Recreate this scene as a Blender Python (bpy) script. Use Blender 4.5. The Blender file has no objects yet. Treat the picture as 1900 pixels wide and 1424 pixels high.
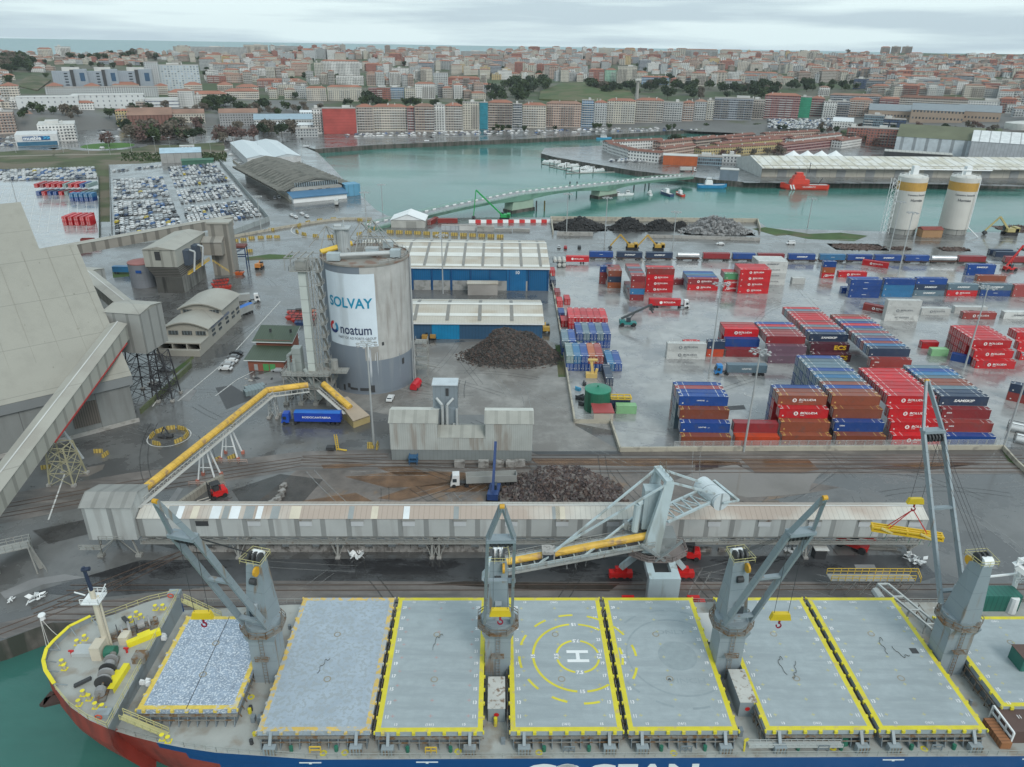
import bpy, math, random
from mathutils import Vector, Matrix
from mathutils.geometry import tessellate_polygon
R=math.radians
SC=bpy.context.scene
COL=SC.collection
rnd=random.Random(11)
# ------------------------------------------------------------ camera, sky, sun, exposure
CF=1373.0; CP=R(24.6); CR=R(0.9); CH=100.0
_F=(0,math.cos(CP),-math.sin(CP)); _U0=(0,math.sin(CP),math.cos(CP))
_R=(math.cos(CR),_U0[1]*math.sin(CR),_U0[2]*math.sin(CR)); _U=(-math.sin(CR),_U0[1]*math.cos(CR),_U0[2]*math.cos(CR))
cam=bpy.data.objects.new('camera',bpy.data.cameras.new('camera')); COL.objects.link(cam); SC.camera=cam
cam.data.sensor_width=36; cam.data.sensor_fit='HORIZONTAL'; cam.data.lens=36*CF/1900
cam.data.clip_start=1; cam.data.clip_end=120000
cam.matrix_world=Matrix(((_R[0],_U[0],-_F[0],0),(_R[1],_U[1],-_F[1],0),(_R[2],_U[2],-_F[2],CH),(0,0,0,1)))
W=bpy.data.worlds.new('World'); SC.world=W; W.use_nodes=True
SUN_EL,SUN_AZ=R(42),R(150)
def build_world():
    nt=W.node_tree; n=nt.nodes; n.clear(); L=nt.links.new
    out=n.new('ShaderNodeOutputWorld'); bg=n.new('ShaderNodeBackground'); sky=n.new('ShaderNodeTexSky')
    sky.sky_type='NISHITA'; sky.sun_disc=False; sky.sun_elevation=SUN_EL; sky.sun_rotation=SUN_AZ
    sky.air_density=1.2; sky.dust_density=2.0; sky.altitude=100
    tc=n.new('ShaderNodeTexCoord'); mp=n.new('ShaderNodeMapping'); mp.inputs['Scale'].default_value=(1.5,1.5,22)
    mp.inputs['Location'].default_value=(.3,.1,.55)
    no=n.new('ShaderNodeTexNoise'); no.inputs['Scale'].default_value=2.1; no.inputs['Detail'].default_value=5; no.inputs['Roughness'].default_value=.5
    rp=n.new('ShaderNodeValToRGB'); e=rp.color_ramp.elements
    e[0].position=.42; e[0].color=(4.7,5.9,6.6,1); e[1].position=.6; e[1].color=(7.0,8.4,8.7,1)
    m=n.new('ShaderNodeMix'); m.data_type='RGBA'; m.inputs[0].default_value=.9
    L(tc.outputs['Generated'],mp.inputs[0]); L(mp.outputs[0],no.inputs[0]); L(no.outputs[0],rp.inputs[0])
    L(sky.outputs[0],m.inputs[6]); L(rp.outputs[0],m.inputs[7])
    L(m.outputs[2],bg.inputs[0]); bg.inputs[1].default_value=.1; L(bg.outputs[0],out.inputs[0])
build_world()
sl=bpy.data.lights.new('sun','SUN'); sl.energy=1.5; sl.angle=R(25); sl.color=(1,.97,.92)
so=bpy.data.objects.new('sun',sl); COL.objects.link(so)
_d=Vector((math.sin(SUN_AZ)*math.cos(SUN_EL),math.cos(SUN_AZ)*math.cos(SUN_EL),math.sin(SUN_EL)))
so.rotation_euler=_d.to_track_quat('Z','Y').to_euler(); so.location=(0,0,300)
vs=SC.view_settings; vs.view_transform='Standard'; vs.look='None'; vs.exposure=0.3; vs.gamma=1; vs.use_curve_mapping=False
# ------------------------------------------------------------ pixel -> world helpers (points on planes of known height)
def ray(px,py):
    a=(px-950)/CF; b=-(py-712)/CF
    return Vector([_F[i]+a*_R[i]+b*_U[i] for i in range(3)])
def g(px,py,z=0.0):
    d=ray(px,py); t=(z-CH)/d[2]; return (d[0]*t,d[1]*t)
def gD(px,py,D):
    d=ray(px,py); t=D/math.hypot(d[0],d[1]); return (d[0]*t,d[1]*t,CH+d[2]*t)
def pix(x,y,z):
    d=(x,y,z-CH); c=sum(_F[i]*d[i] for i in range(3))
    return (950+CF*sum(_R[i]*d[i] for i in range(3))/c,712-CF*sum(_U[i]*d[i] for i in range(3))/c)
# ------------------------------------------------------------ materials
MATS={}
def lin(c):
    return tuple((v/12.92 if v<=.04045 else ((v+.055)/1.055)**2.4) for v in c)
def mat(name,c=None,r=.6,m=0.0,var=.15,vs=.25,c2=None,t=.55,s2=.3,soft=.06,ribs=None,bump=None,r2=None,streak=False,fac=None,emit=None,alpha=None,sc2=None,wet=0,rgh=.5,ov=0):
    """procedural principled material; noise in world metres, ribs in object metres"""
    if name in MATS: return MATS[name]
    M=bpy.data.materials.new(name); M.use_nodes=True; nt=M.node_tree; n=nt.nodes; L=nt.links.new
    b=n['Principled BSDF']; b.inputs['Roughness'].default_value=r; b.inputs['Metallic'].default_value=m
    geo=n.new('ShaderNodeNewGeometry'); tc=n.new('ShaderNodeTexCoord')
    def noise(scale,det=4,mapsc=None,src=None):
        s=src or geo.outputs['Position']
        if mapsc:
            mp=n.new('ShaderNodeMapping'); mp.inputs['Scale'].default_value=mapsc; L(s,mp.inputs[0]); s=mp.outputs[0]
        o=n.new('ShaderNodeTexNoise'); o.inputs['Scale'].default_value=scale; o.inputs['Detail'].default_value=det; o.inputs['Roughness'].default_value=rgh; L(s,o.inputs[0]); return o.outputs[0]
    def ma(op,a,bb=None,cl=False):
        o=n.new('ShaderNodeMath'); o.operation=op; o.use_clamp=cl
        for i,v in enumerate((a,bb)):
            if v is None: continue
            if isinstance(v,(int,float)): o.inputs[i].default_value=v
            else: L(v,o.inputs[i])
        return o.outputs[0]
    def mix(f,a,bb,blend='MIX'):
        o=n.new('ShaderNodeMix'); o.data_type='RGBA'; o.blend_type=blend
        for i,v in ((0,f),(6,a),(7,bb)):
            if isinstance(v,(int,float)): o.inputs[i].default_value=v
            elif isinstance(v,tuple): o.inputs[i].default_value=v+(1,) if len(v)==3 else v
            else: L(v,o.inputs[i])
        return o.outputs[2]
    nz=noise(vs,5)
    v=ma('ADD',ma('MULTIPLY',ma('SUBTRACT',nz,.5),var*4),1.0)
    if ov: oi=n.new('ShaderNodeObjectInfo'); v=ma('MULTIPLY',v,ma('ADD',ma('MULTIPLY',oi.outputs['Random'],ov*2),1-ov))
    cx=n.new('ShaderNodeCombineXYZ'); 
    for i in range(3): L(v,cx.inputs[i])
    col=mix(1.0,tuple(c),cx.outputs[0],'MULTIPLY')
    if c2 is not None:
        q=noise(s2,6,(1,1,.12) if streak else sc2)
        k=ma('MULTIPLY',ma('ADD',ma('SUBTRACT',q,t),soft),1/(2*soft),True)
        col=mix(k,col,tuple(c2))
        if r2 is not None:
            L(ma('ADD',ma('MULTIPLY',k,r2-r),r),b.inputs['Roughness'])
    if ribs:
        ax,pitch,wid,dk=ribs
        sx=n.new('ShaderNodeSeparateXYZ'); L(tc.outputs['Object'],sx.inputs[0])
        src=ma('ADD',sx.outputs[0],sx.outputs[1]) if ax=='xy' else sx.outputs['xyz'.index(ax)]
        fr=ma('FRACT',ma('DIVIDE',src,pitch)); k=ma('LESS_THAN',fr,wid)
        col=mix(ma('MULTIPLY',k,1.0),col,mix(1.0,col,(dk,dk,dk),'MULTIPLY'))
    if fac:   # window grid on walls: (bay, storey, glass colour, wfrac, hfrac, balcony colour or None)
        bay,sto,gc,wf,hf,bc=fac
        sx=n.new('ShaderNodeSeparateXYZ'); L(tc.outputs['Object'],sx.inputs[0])
        u=ma('ADD',sx.outputs[0],sx.outputs[1])
        fu=ma('FRACT',ma('DIVIDE',u,bay)); fz=ma('FRACT',ma('DIVIDE',sx.outputs[2],sto))
        sn=n.new('ShaderNodeSeparateXYZ'); L(geo.outputs['Normal'],sn.inputs[0])
        side=ma('LESS_THAN',ma('ABSOLUTE',sn.outputs[2]),.5)
        if bc: col=mix(ma('MULTIPLY',ma('LESS_THAN',fz,.3),side),col,bc)
        wn=n.new('ShaderNodeTexWhiteNoise'); wn.noise_dimensions='3D'
        cv=n.new('ShaderNodeCombineXYZ'); L(ma('FLOOR',ma('DIVIDE',u,bay)),cv.inputs[0]); L(ma('FLOOR',ma('DIVIDE',sx.outputs[2],sto)),cv.inputs[1]); L(cv.outputs[0],wn.inputs[0])
        k=ma('MULTIPLY',ma('MULTIPLY',ma('LESS_THAN',fu,wf),ma('LESS_THAN',ma('ABSOLUTE',ma('SUBTRACT',fz,.62)),hf/2)),side)
        gl=mix(wn.outputs[0],tuple(gc),tuple(min(1,x*3.2+.06) for x in gc))
        col=mix(k,col,gl)
        L(ma('SUBTRACT',r,ma('MULTIPLY',k,r-.2)),b.inputs['Roughness'])
    L(col,b.inputs['Base Color'])
    if bump:
        sc,st,ds=bump; bp=n.new('ShaderNodeBump'); bp.inputs['Strength'].default_value=st; bp.inputs['Distance'].default_value=ds
        L(noise(sc,6),bp.inputs['Height']); L(bp.outputs[0],b.inputs['Normal'])
    if wet: b.inputs['Coat Weight'].default_value=wet; b.inputs['Coat Roughness'].default_value=.13; b.inputs['Coat IOR'].default_value=1.5
    if alpha is not None: b.inputs['Alpha'].default_value=alpha
    MATS[name]=M; return M
# ------------------------------------------------------------ mesh builder
class MB:
    def __init__(s): s.v=[]; s.f=[]; s.mi=[]
    def poly(s,pts,mi=0):
        k=len(s.v); s.v+= [tuple(p) for p in pts]; s.f.append(tuple(range(k,k+len(pts)))); s.mi.append(mi)
    def hexa(s,b,t,mi=0,top=None):
        k=len(s.v); nb=len(b); s.v+=[tuple(p) for p in b]+[tuple(p) for p in t]
        s.f.append(tuple(range(k+nb-1,k-1,-1))); s.mi.append(mi)
        s.f.append(tuple(range(k+nb,k+2*nb))); s.mi.append(mi if top is None else top)
        for i in range(nb):
            j=(i+1)%nb; s.f.append((k+i,k+j,k+nb+j,k+nb+i)); s.mi.append(mi)
    def box(s,x0,x1,y0,y1,z0,z1,mi=0,top=None):
        s.hexa([(x0,y0,z0),(x1,y0,z0),(x1,y1,z0),(x0,y1,z0)],[(x0,y0,z1),(x1,y0,z1),(x1,y1,z1),(x0,y1,z1)],mi,top)
    def prism(s,pts,z0,z1,mi=0,top=None):
        a=sum(pts[i][0]*pts[(i+1)%len(pts)][1]-pts[(i+1)%len(pts)][0]*pts[i][1] for i in range(len(pts)))
        if a<0: pts=pts[::-1]
        s.hexa([(p[0],p[1],z0) for p in pts],[(p[0],p[1],z1) for p in pts],mi,top)
    def bar(s,a,b,w,h=None,mi=0):
        h=h or w; a=Vector(a); b=Vector(b); d=(b-a)
        if d.length<1e-6: return
        d.normalize(); u=Vector((0,0,1)) if abs(d.z)<.95 else Vector((0,1,0))
        x=d.cross(u).normalized()*w/2; y=x.cross(d).normalized()*h/2
        s.hexa([a-x-y,a+x-y,a+x+y,a-x+y],[b-x-y,b+x-y,b+x+y,b-x+y],mi)
    def tube(s,a,b,r0,r1=None,n=8,mi=0,cap=True):
        r1=r0 if r1 is None else r1; a=Vector(a); b=Vector(b); d=(b-a).normalized()
        u=Vector((0,0,1)) if abs(d.z)<.95 else Vector((0,1,0)); x=d.cross(u).normalized(); y=d.cross(x).normalized(); k=len(s.v)
        for c,r in ((a,r0),(b,r1)):
            for i in range(n):
                t=2*math.pi*i/n; s.v.append(tuple(c+(x*math.cos(t)+y*math.sin(t))*r))
        for i in range(n):
            j=(i+1)%n; s.f.append((k+i,k+n+i,k+n+j,k+j)); s.mi.append(mi)
        if cap: s.f+= [tuple(range(k,k+n)),tuple(range(k+2*n-1,k+n-1,-1))]; s.mi+=[mi,mi]
    def lathe(s,prof,n=24,c=(0,0),mi=0,mis=None):
        k=len(s.v)
        for r,z in prof:
            for i in range(n):
                t=2*math.pi*i/n; s.v.append((c[0]+r*math.cos(t),c[1]+r*math.sin(t),z))
        for q in range(len(prof)-1):
            for i in range(n):
                j=(i+1)%n; s.f.append((k+q*n+i,k+q*n+j,k+(q+1)*n+j,k+(q+1)*n+i)); s.mi.append(mis[q] if mis else mi)
    def disc(s,c,r,n=24,mi=0,nrm=None,r0=0,a0=0,a1=360,cz=None):
        # flat ring/disc in XY at c
        k=max(3,int(n*abs(a1-a0)/360))
        for i in range(k):
            t0=R(a0+(a1-a0)*i/k); t1=R(a0+(a1-a0)*(i+1)/k)
            p=lambda rr,t:(c[0]+rr*math.cos(t),c[1]+rr*math.sin(t),c[2])
            if r0>0: s.poly([p(r0,t0),p(r,t0),p(r,t1),p(r0,t1)],mi)
            else: s.poly([c,p(r,t0),p(r,t1)],mi)
    def rail(s,pts,h=1.1,w=.06,step=2.0,mi=0,mid=True):
        for a,b in zip(pts,pts[1:]):
            a=Vector(a); b=Vector(b); up=Vector((0,0,h)); n=max(1,int((b-a).length/step))
            s.bar(a+up,b+up,w,w,mi)
            if mid: s.bar(a+up*.5,b+up*.5,w,w,mi)
            for i in range(n+1):
                p=a+(b-a)*i/n; s.bar(p,p+up,w,w,mi)
    def mesh(s,name,mats,smooth=False):
        me=bpy.data.meshes.new(name); me.from_pydata(s.v,[],s.f)
        for m_ in (mats if isinstance(mats,(list,tuple)) else [mats]): me.materials.append(m_)
        me.polygons.foreach_set('material_index',s.mi)
        if smooth: me.polygons.foreach_set('use_smooth',[True]*len(s.f))
        me.update(); return me
    def build(s,name,mats,parent=None,smooth=False,loc=(0,0,0),rz=0):
        return obj(name,s.mesh(name,mats,smooth),parent,loc,rz)
def bx1(*q):
    m=MB(); m.box(*q); return m
def obj(name,me,parent=None,loc=(0,0,0),rz=0,scale=None):
    o=bpy.data.objects.new(name,me); COL.objects.link(o); o.location=loc; o.rotation_euler=(0,0,rz)
    if scale is not None: o.scale=scale if hasattr(scale,'__len__') else (scale,)*3
    if parent: o.parent=parent
    return o
def T(name,label,cat,loc=(0,0,0),rz=0,group=None):
    o=bpy.data.objects.new(name,None); COL.objects.link(o); o.location=loc; o.rotation_euler=(0,0,rz)
    o.empty_display_size=.5; return tag(o,label,cat,group)
def tag(o,label,cat,group=None,kind=None):
    w=label.split()
    if len(w)>16: label=' '.join(label.replace(' without lettering','').replace(' the ',' ').split()[:16])
    o['label']=label; o['category']=cat
    if group: o['group']=group
    if kind: o['kind']=kind
    return o
def struct(o,kind='structure',label=None):
    o['kind']=kind
    if label: o['label']=label
    return o
def sheet(name,pts,z,m,kind='structure',label=None,skirt=None):
    """flat polygon (concave allowed), optional vertical skirt down to z=skirt"""
    v=[Vector((p[0],p[1],z)) for p in pts]; tri=tessellate_polygon([v]); mb=MB(); mb.v=[tuple(p) for p in v]
    for a,b,c in tri:
        n=(v[b]-v[a]).cross(v[c]-v[a]).z; mb.f.append((a,b,c) if n>0 else (a,c,b)); mb.mi.append(0)
    if skirt is not None:
        nn=len(v); mb.v+=[(p[0],p[1],skirt) for p in pts]
        for i in range(nn):
            j=(i+1)%nn; mb.f.append((i,j,nn+j,nn+i)); mb.mi.append(1)
    o=mb.build(name,m); struct(o,kind,label); return o
_tx={}
def text(txt,size,m,name='lettering',parent=None,loc=(0,0,0),rot=(math.pi/2,0,0),bold=.012,sx=1.0,thick=.0,align='CENTER',shear=0):
    key=(txt,size,m.name,bold,sx,align,shear,thick)
    if key not in _tx:
        cu=bpy.data.curves.new('txt','FONT'); cu.body=txt; cu.size=size; cu.align_x=align; cu.align_y='CENTER'; cu.offset=bold*size; cu.extrude=thick; cu.shear=shear; cu.resolution_u=3
        o=bpy.data.objects.new('txt',cu); COL.objects.link(o)
        me=bpy.data.meshes.new_from_object(o); bpy.data.objects.remove(o)
        for v in me.vertices: v.co.x*=sx
        me.materials.clear(); me.materials.append(m); _tx[key]=me
    o=bpy.data.objects.new(name,_tx[key]); COL.objects.link(o); o.location=loc; o.rotation_euler=rot
    if parent: o.parent=parent
    return o
def copy_tree(o,parent=None):
    c=o.copy(); COL.objects.link(c); c.parent=parent
    for ch in list(o.children): copy_tree(ch,c)
    return c
WHITE=mat('white_paint',(.72,.74,.74),.45,var=.05); BLACKM=mat('black_rubber',(.02,.02,.022),.7); STEEL=mat('galvanised_steel',(.42,.44,.44),.45,.3,var=.12)
GLASS=mat('dark_glass',(.03,.04,.05),.12); YELLOW=mat('yellow_paint',(.62,.42,.05),.5,var=.1); CONC=mat('concrete',(.33,.32,.3),.75,c2=(.22,.21,.19),t=.6,s2=.6)
DARK=mat('dark_steel',(.05,.052,.055),.6,.2); RED=mat('red_paint',(.5,.02,.02),.4,var=.08); BLUE=mat('blue_paint',(.015,.08,.3),.4,var=.08)
# ============================================================ WATER, LAND, TERRAIN
def water_mat(name,c,bs,st,r=.06):
    M=mat(name,c,r,var=.3,vs=.012,c2=tuple(q*1.25 for q in c),t=.52,s2=.02,soft=.08,r2=r+.14,sc2=(.35,1,1),rgh=.6); nt=M.node_tree; n=nt.nodes; L=nt.links.new; b=n['Principled BSDF']
    ge=n.new('ShaderNodeNewGeometry'); bp=n.new('ShaderNodeBump'); bp.inputs['Strength'].default_value=st; bp.inputs['Distance'].default_value=.35
    a=n.new('ShaderNodeTexNoise'); a.inputs['Scale'].default_value=bs; a.inputs['Detail'].default_value=4
    mp=n.new('ShaderNodeMapping'); mp.inputs['Scale'].default_value=(.55,1,1); mp.inputs['Rotation'].default_value=(0,0,.25)
    L(ge.outputs['Position'],mp.inputs[0]); L(mp.outputs[0],a.inputs[0]); L(a.outputs[0],bp.inputs['Height']); L(bp.outputs[0],b.inputs['Normal'])
    b.inputs['IOR'].default_value=1.33
    return M
WZ=-4.5
wm=water_mat('harbour_water',(.042,.14,.118),.55,.22)
mb=MB(); mb.poly([(-2600,-300,WZ),(2600,-300,WZ),(2600,1500,WZ),(-2600,1500,WZ)]); struct(mb.build('harbour_water',wm))
sm=water_mat('sea_water',(.12,.22,.23),.02,.3,.3)
mb=MB(); mb.poly([(-60000,1500,WZ-1),(60000,1500,WZ-1),(60000,60000,WZ-1),(-60000,60000,WZ-1)]); struct(mb.build('sea_water',sm))

asph=mat('wet_asphalt',(.125,.125,.122),.45,var=.4,vs=.12,c2=(.078,.078,.077),t=.5,s2=.06,soft=.04,r2=.2,wet=.55,rgh=.66,bump=(3,.15,.03))
quayw=mat('quay_wall',(.1,.09,.08),.8,var=.3,vs=.5,c2=(.04,.045,.035),t=.5,s2=.4,streak=True)
north=[(800,405),(905,404),(1030,404),(1280,404),(1405,410),(1425,424),(1640,430),(1900,432)]
quay=[(-3000,-260),(-330,0),(-180,60),(-92.4,102.3),(-86,107.2),(-60,108.1),(200,115),(1600,150)]
QN=[g(*q) for q in north]
bankpx=[(720,401),(697,389),(668,362),(648,345),(618,312),(590,284),(562,272),(584,277),(640,273),(700,269),(800,265),(1000,257),(1150,249),(1250,243),(1340,238),(1400,247),(1330,258),(1230,262),(1160,268),(1090,272),(1010,275),(1004,285),(1030,292),(1100,304),(1170,316),(1230,323),(1290,329),(1330,334),(1380,338),(1900,341)]
BK=[g(*q) for q in bankpx]
land=quay+[(2600,500),(1200,490)]+QN[::-1]+BK+[(2600,650),(2600,1450),(-3000,1450)]
sheet('ground',land,0,[asph,quayw],label='wet grey port ground and flat town land with quay walls',skirt=-7)

# container yard concrete and other paving
def joints(name,c,px,py,**k):
    M=mat(name,c,**k); nt=M.node_tree; n=nt.nodes; L=nt.links.new; b=n['Principled BSDF']; lk=b.inputs['Base Color'].links[0].from_socket
    br=n.new('ShaderNodeTexBrick'); br.inputs['Scale'].default_value=1; br.inputs['Mortar Size'].default_value=.05; br.inputs['Mortar Smooth'].default_value=.2
    br.offset=0; br.inputs['Brick Width'].default_value=px; br.inputs['Row Height'].default_value=py
    br.inputs['Color1'].default_value=(1,1,1,1); br.inputs['Color2'].default_value=(.88,.88,.89,1); br.inputs['Mortar'].default_value=(.55,.55,.55,1)
    ge=n.new('ShaderNodeNewGeometry'); L(ge.outputs['Position'],br.inputs[0])
    mx=n.new('ShaderNodeMix'); mx.data_type='RGBA'; mx.blend_type='MULTIPLY'; mx.inputs[0].default_value=.8; L(lk,mx.inputs[6]); L(br.outputs[0],mx.inputs[7]); L(mx.outputs[2],b.inputs['Base Color']); return M
yardm=joints('wet_yard_concrete',(.3,.3,.29),28,17,r=.45,var=.35,vs=.15,c2=(.19,.19,.19),t=.52,s2=.07,soft=.06,r2=.15,wet=.9,rgh=.66,bump=(1.5,.12,.03))
sheet('yard_pavement',[g(1140,800),g(1150,834),(210,184),(620,200),(620,330),g(1700,478),g(1062,478),g(1022,500),g(1065,785)],.012,yardm)
rust=mat('rusty_ore_ground',(.13,.11,.097),.6,wet=.3,rgh=.7,var=.6,vs=.15,c2=(.19,.12,.07),t=.62,s2=.09,soft=.05,bump=(2,.2,.03))
sheet('ore_ground',[g(560,865),g(700,850),g(990,868),g(1300,862),g(1560,905),g(1330,945),g(900,950),g(560,950),g(480,930)],.012,rust)
dusty=mat('dusty_concrete',(.21,.2,.185),.6,wet=.35,rgh=.68,var=.4,vs=.12,c2=(.15,.138,.125),t=.5,s2=.08,soft=.07,bump=(2,.12,.02))
sheet('stockyard_pavement',[g(765,640),g(1000,628),g(1040,640),g(1068,790),g(1150,836),g(990,838),g(980,770),g(720,770),g(590,745),g(610,690)],.012,dusty)
brown=mat('brown_stained_concrete',(.15,.132,.12),.55,wet=.4,rgh=.68,var=.45,vs=.12,c2=(.09,.08,.074),t=.5,s2=.1,soft=.06,sc2=(.25,2,1))
sheet('railway_strip',[g(-60,930),g(240,878),g(560,838),g(725,834),g(990,840),g(1150,838),g(1860,832),g(2000,842),g(1900,880),g(1000,880),g(725,872),g(560,872),g(300,912),g(-60,985)],.02,brown)
sheet('quay_apron',[g(-60,1172),(-92,103),(-85.5,107.4),(-60,108.2),(180,114.6),g(1960,1090),g(1500,1080),g(900,1080),g(480,1078),g(150,1120)],.02,brown)
apr=mat('dark_wet_apron',(.055,.057,.06),.4,wet=.3,rgh=.68,var=.5,vs=.12,c2=(.03,.03,.032),t=.55,s2=.09,soft=.04,r2=.08,sc2=(.5,1.2,1),bump=(2,.15,.02))
sheet('dark_apron',[g(260,1040),g(1700,1030),g(1740,1070),g(1700,1082),g(450,1082),g(180,1110),g(60,1100)],.016,apr)
pud=mat('puddle_water',(.21,.19,.175),.05,var=.2,vs=.06,c2=(.15,.135,.12),t=.5,s2=.06,soft=.12)
sheet('puddle',[g(1375,852),g(1500,853),g(1520,872),g(1485,878),g(1400,876)],.03,mat('brown_puddle',(.12,.065,.035),.1,var=.2,vs=.1))
for q in ([(1290,858),(1372,856),(1378,868),(1290,874)],[(1600,868),(1760,858),(1830,860),(1700,876)]): sheet('puddle',[g(*a) for a in q],.03,mat('dark_brown_puddle',(.045,.028,.02),.08))
pa=[g(1365,862),g(1400,879),g(1490,880),g(1523,878),g(1505,900),g(1500,916),g(1440,921),g(1385,924),g(1345,912),g(1300,905),g(1250,893),g(1290,876)]
sheet('puddle',pa,.034,pud,label='large brown puddle beside the rails')
sheet('puddle',[g(140,886),g(160,868),g(195,862),g(190,872),g(165,884)],.034,pud)
sheet('puddle',[g(1610,1065),g(1640,1058),g(1655,1064),g(1640,1069)],.034,pud)
sheet('puddle',[g(1130,1098),g(1150,1083),g(960,1081),g(860,1079),g(800,1084),g(950,1093)],.034,mat('mud_puddle',(.035,.026,.02),.12))
patch=mat('pale_repair_patch',(.2,.2,.2),.6); patchd=mat('dark_repair_patch',(.05,.05,.052),.5)
for q in ([(331,742),(346,722),(366,724),(351,746)],[(1585,1048),(1622,1048),(1626,1056),(1588,1056)],[(1820,1046),(1840,1046),(1852,1056),(1830,1056)],[(290,962),(330,905),(340,907),(302,964)],[(0,1100),(60,1075),(120,1066),(160,1072),(80,1085),(10,1112)],[(470,700),(500,690),(560,688),(555,700),(480,716)]): sheet('pavement_patch',[g(*a) for a in q],.028,patch)
for q in ([(1340,755),(1380,752),(1384,760),(1345,762)],[(400,720),(430,715),(470,740),(420,760)],[(1150,838),(1155,846),(1000,846),(985,838)]): sheet('pavement_patch',[g(*a) for a in q],.03,patchd)
rs_=mat('rust_stain',(.2,.105,.05),.6,var=.5,vs=.3,alpha=.55); 
for q in ([(700,925),(760,905),(830,895),(905,893),(950,902),(905,912),(820,914),(740,930)],[(596,863),(640,861),(700,862),(640,869),(600,870)],[(1280,858),(1330,856),(1390,861),(1320,864)],[(1640,862),(1720,858),(1800,862),(1700,868)],[(640,885),(760,874),(880,878),(930,890),(860,900),(720,906)],[(980,852),(1240,852),(1380,858),(1200,866),(1000,862)],[(560,930),(660,915),(700,935),(600,945)],[(700,868),(760,866),(800,880),(740,884)]): sheet('rust_stain',[g(*a) for a in q],.036,rs_)
for q in ([(430,910),(520,880),(600,890),(560,935),(450,940)],[(300,960),(420,1000),(380,1030),(280,1010)],[(60,985),(180,960),(230,975),(90,1010)]): sheet('oily_stain',[g(*a) for a in q],.034,mat('oily_stain',(.045,.042,.04),.35,var=.6,vs=.3,alpha=.5))
# grass
grass=mat('short_grass',(.045,.085,.02),.9,var=.35,vs=.08,c2=(.09,.085,.04),t=.55,s2=.05,bump=(2,.5,.15))
scrub=mat('scrub_grass',(.06,.075,.03),.95,var=.4,vs=.04,c2=(.13,.11,.075),t=.52,s2=.03,bump=(1,.5,.2))
for nm,q in (('grass_verge',[(-80,288),(-80,330),(150,312),(182,330),(184,412),(204,412),(204,312),(300,300),(420,296),(415,262),(330,268),(100,275)]),
  ):
    sheet(nm,[g(*a) for a in q],.02,scrub)
for q in ([(208,500),(245,497),(252,512),(210,516)],[(455,478),(500,472),(545,474),(545,480),(458,484)],[(318,690),(358,660),(360,665),(322,698)],[(1395,425),(1420,422),(1500,434),(1440,438)],[(1585,448),(1500,444),(1460,436),(1560,432),(1610,438)],[(1860,838),(1880,850),(1900,862),(1900,870),(1870,856)],[(1030,640),(1036,700),(1050,700),(1044,640)]): sheet('grass_verge',[g(*a) for a in q],.024,grass)
# far grass hill park + roads
road=mat('road_asphalt',(.18,.183,.185),.4,wet=.5,var=.2,vs=.05,c2=(.1,.1,.105),t=.5,s2=.05,r2=.2)
line=mat('road_marking',(.5,.5,.48),.6,var=.3,vs=1)
def ring(name,c,r0,r1,z,m,n=48,sx=1.0,kind='structure'):
    mb=MB()
    for i in range(n):
        a=2*math.pi*i/n; b=2*math.pi*(i+1)/n
        p=lambda r,t:(c[0]+r*math.cos(t)*sx,c[1]+r*math.sin(t),z)
        mb.poly([p(r0,a),p(r1,a),p(r1,b),p(r0,b)] if r0 else [p(0,a),p(r1,a),p(r1,b)],0)
    return struct(mb.build(name,m),kind)
RB=g(200,271); ring('roundabout_road',RB,20,38,.03,road); ring('roundabout_lawn',RB,0,25,.06,mat('bright_lawn',(.05,.13,.015),.9,var=.2,vs=.05))
def strip(name,pts,w,z,m):
    mb=MB(); P=[Vector((p[0],p[1],z)) for p in pts]
    for i,(a,b) in enumerate(zip(P,P[1:])):
        d=(b-a).normalized(); nrm=Vector((-d.y,d.x,0))*w/2; e=d*w*.1
        mb.poly([a-nrm-e,b-nrm+e,b+nrm+e,a+nrm-e])
    return struct(mb.build(name,m))
for i,(q,w) in enumerate((([(-60,276),(100,277),(155,272)],18),([(245,268),(330,268),(420,262),(560,258),(800,255),(1000,250),(1300,236)],14),([(200,258),(205,235),(190,215),(150,205),(60,200),(-60,195)],26),([(-60,292),(100,288),(420,283)],7),([(1380,338),(1700,340),(1900,345)],9),([(200,436),(420,452),(560,440)],5))):
    strip('road',[g(*a) for a in q],w,.036+.004*i,road if i!=3 else mat('dirt_track',(.22,.2,.16),.9))
# road by the train and markings
for q in ([(1060,452),(1640,452)],[(1060,444),(1900,447)],[(283,755),(322,700)],[(400,735),(440,705),(470,690)],[(330,745),(420,670),(520,560)],[(560,540),(660,500)],[(90,965),(120,880)]):
    strip('road_marking',[g(*a) for a in q],.35,.05,line)
for c,r in ((g(314,811),5.6),): ring('road_marking',c,r-.12,r+.12,.04,line)
RB2=g(623,424); ring('road_marking',RB2,25.2,25.7,.04,line)
# slot paint in container yards
def dashgrid(x0,x1,y0,y1,dx,dy,l=2.5,name='yard_marking'):
    mb=MB(); x=x0
    while x<x1:
        y=y0
        while y<y1:
            if rnd.random()<.8:
                mb.poly([(x,y,.04),(x+l,y,.04),(x+l,y+.22,.04),(x,y+.22,.04)]); mb.poly([(x,y,.04),(x+.22,y,.04),(x+.22,y+l*.6,.04),(x,y+l*.6,.04)])
            y+=dy
        x+=dx
    struct(mb.build(name,line))
dashgrid(60,230,200,330,14,12); 
a=g(20,430); mb=MB()
for i in range(16):
    for s in (0,1):
        p0=g(60+ i*10,395-2*i+0); 
for i in range(13):
    p=g(0,345+i*7); q=g(175,352+i*7); mb.bar((p[0],p[1],.04),(q[0],q[1],.04),.25,.01)
for i in range(12):
    p=g(10+i*15,345); q=g(-20+i*18,430); mb.bar((p[0],p[1],.04),(q[0],q[1],.04),.25,.01)
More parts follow.
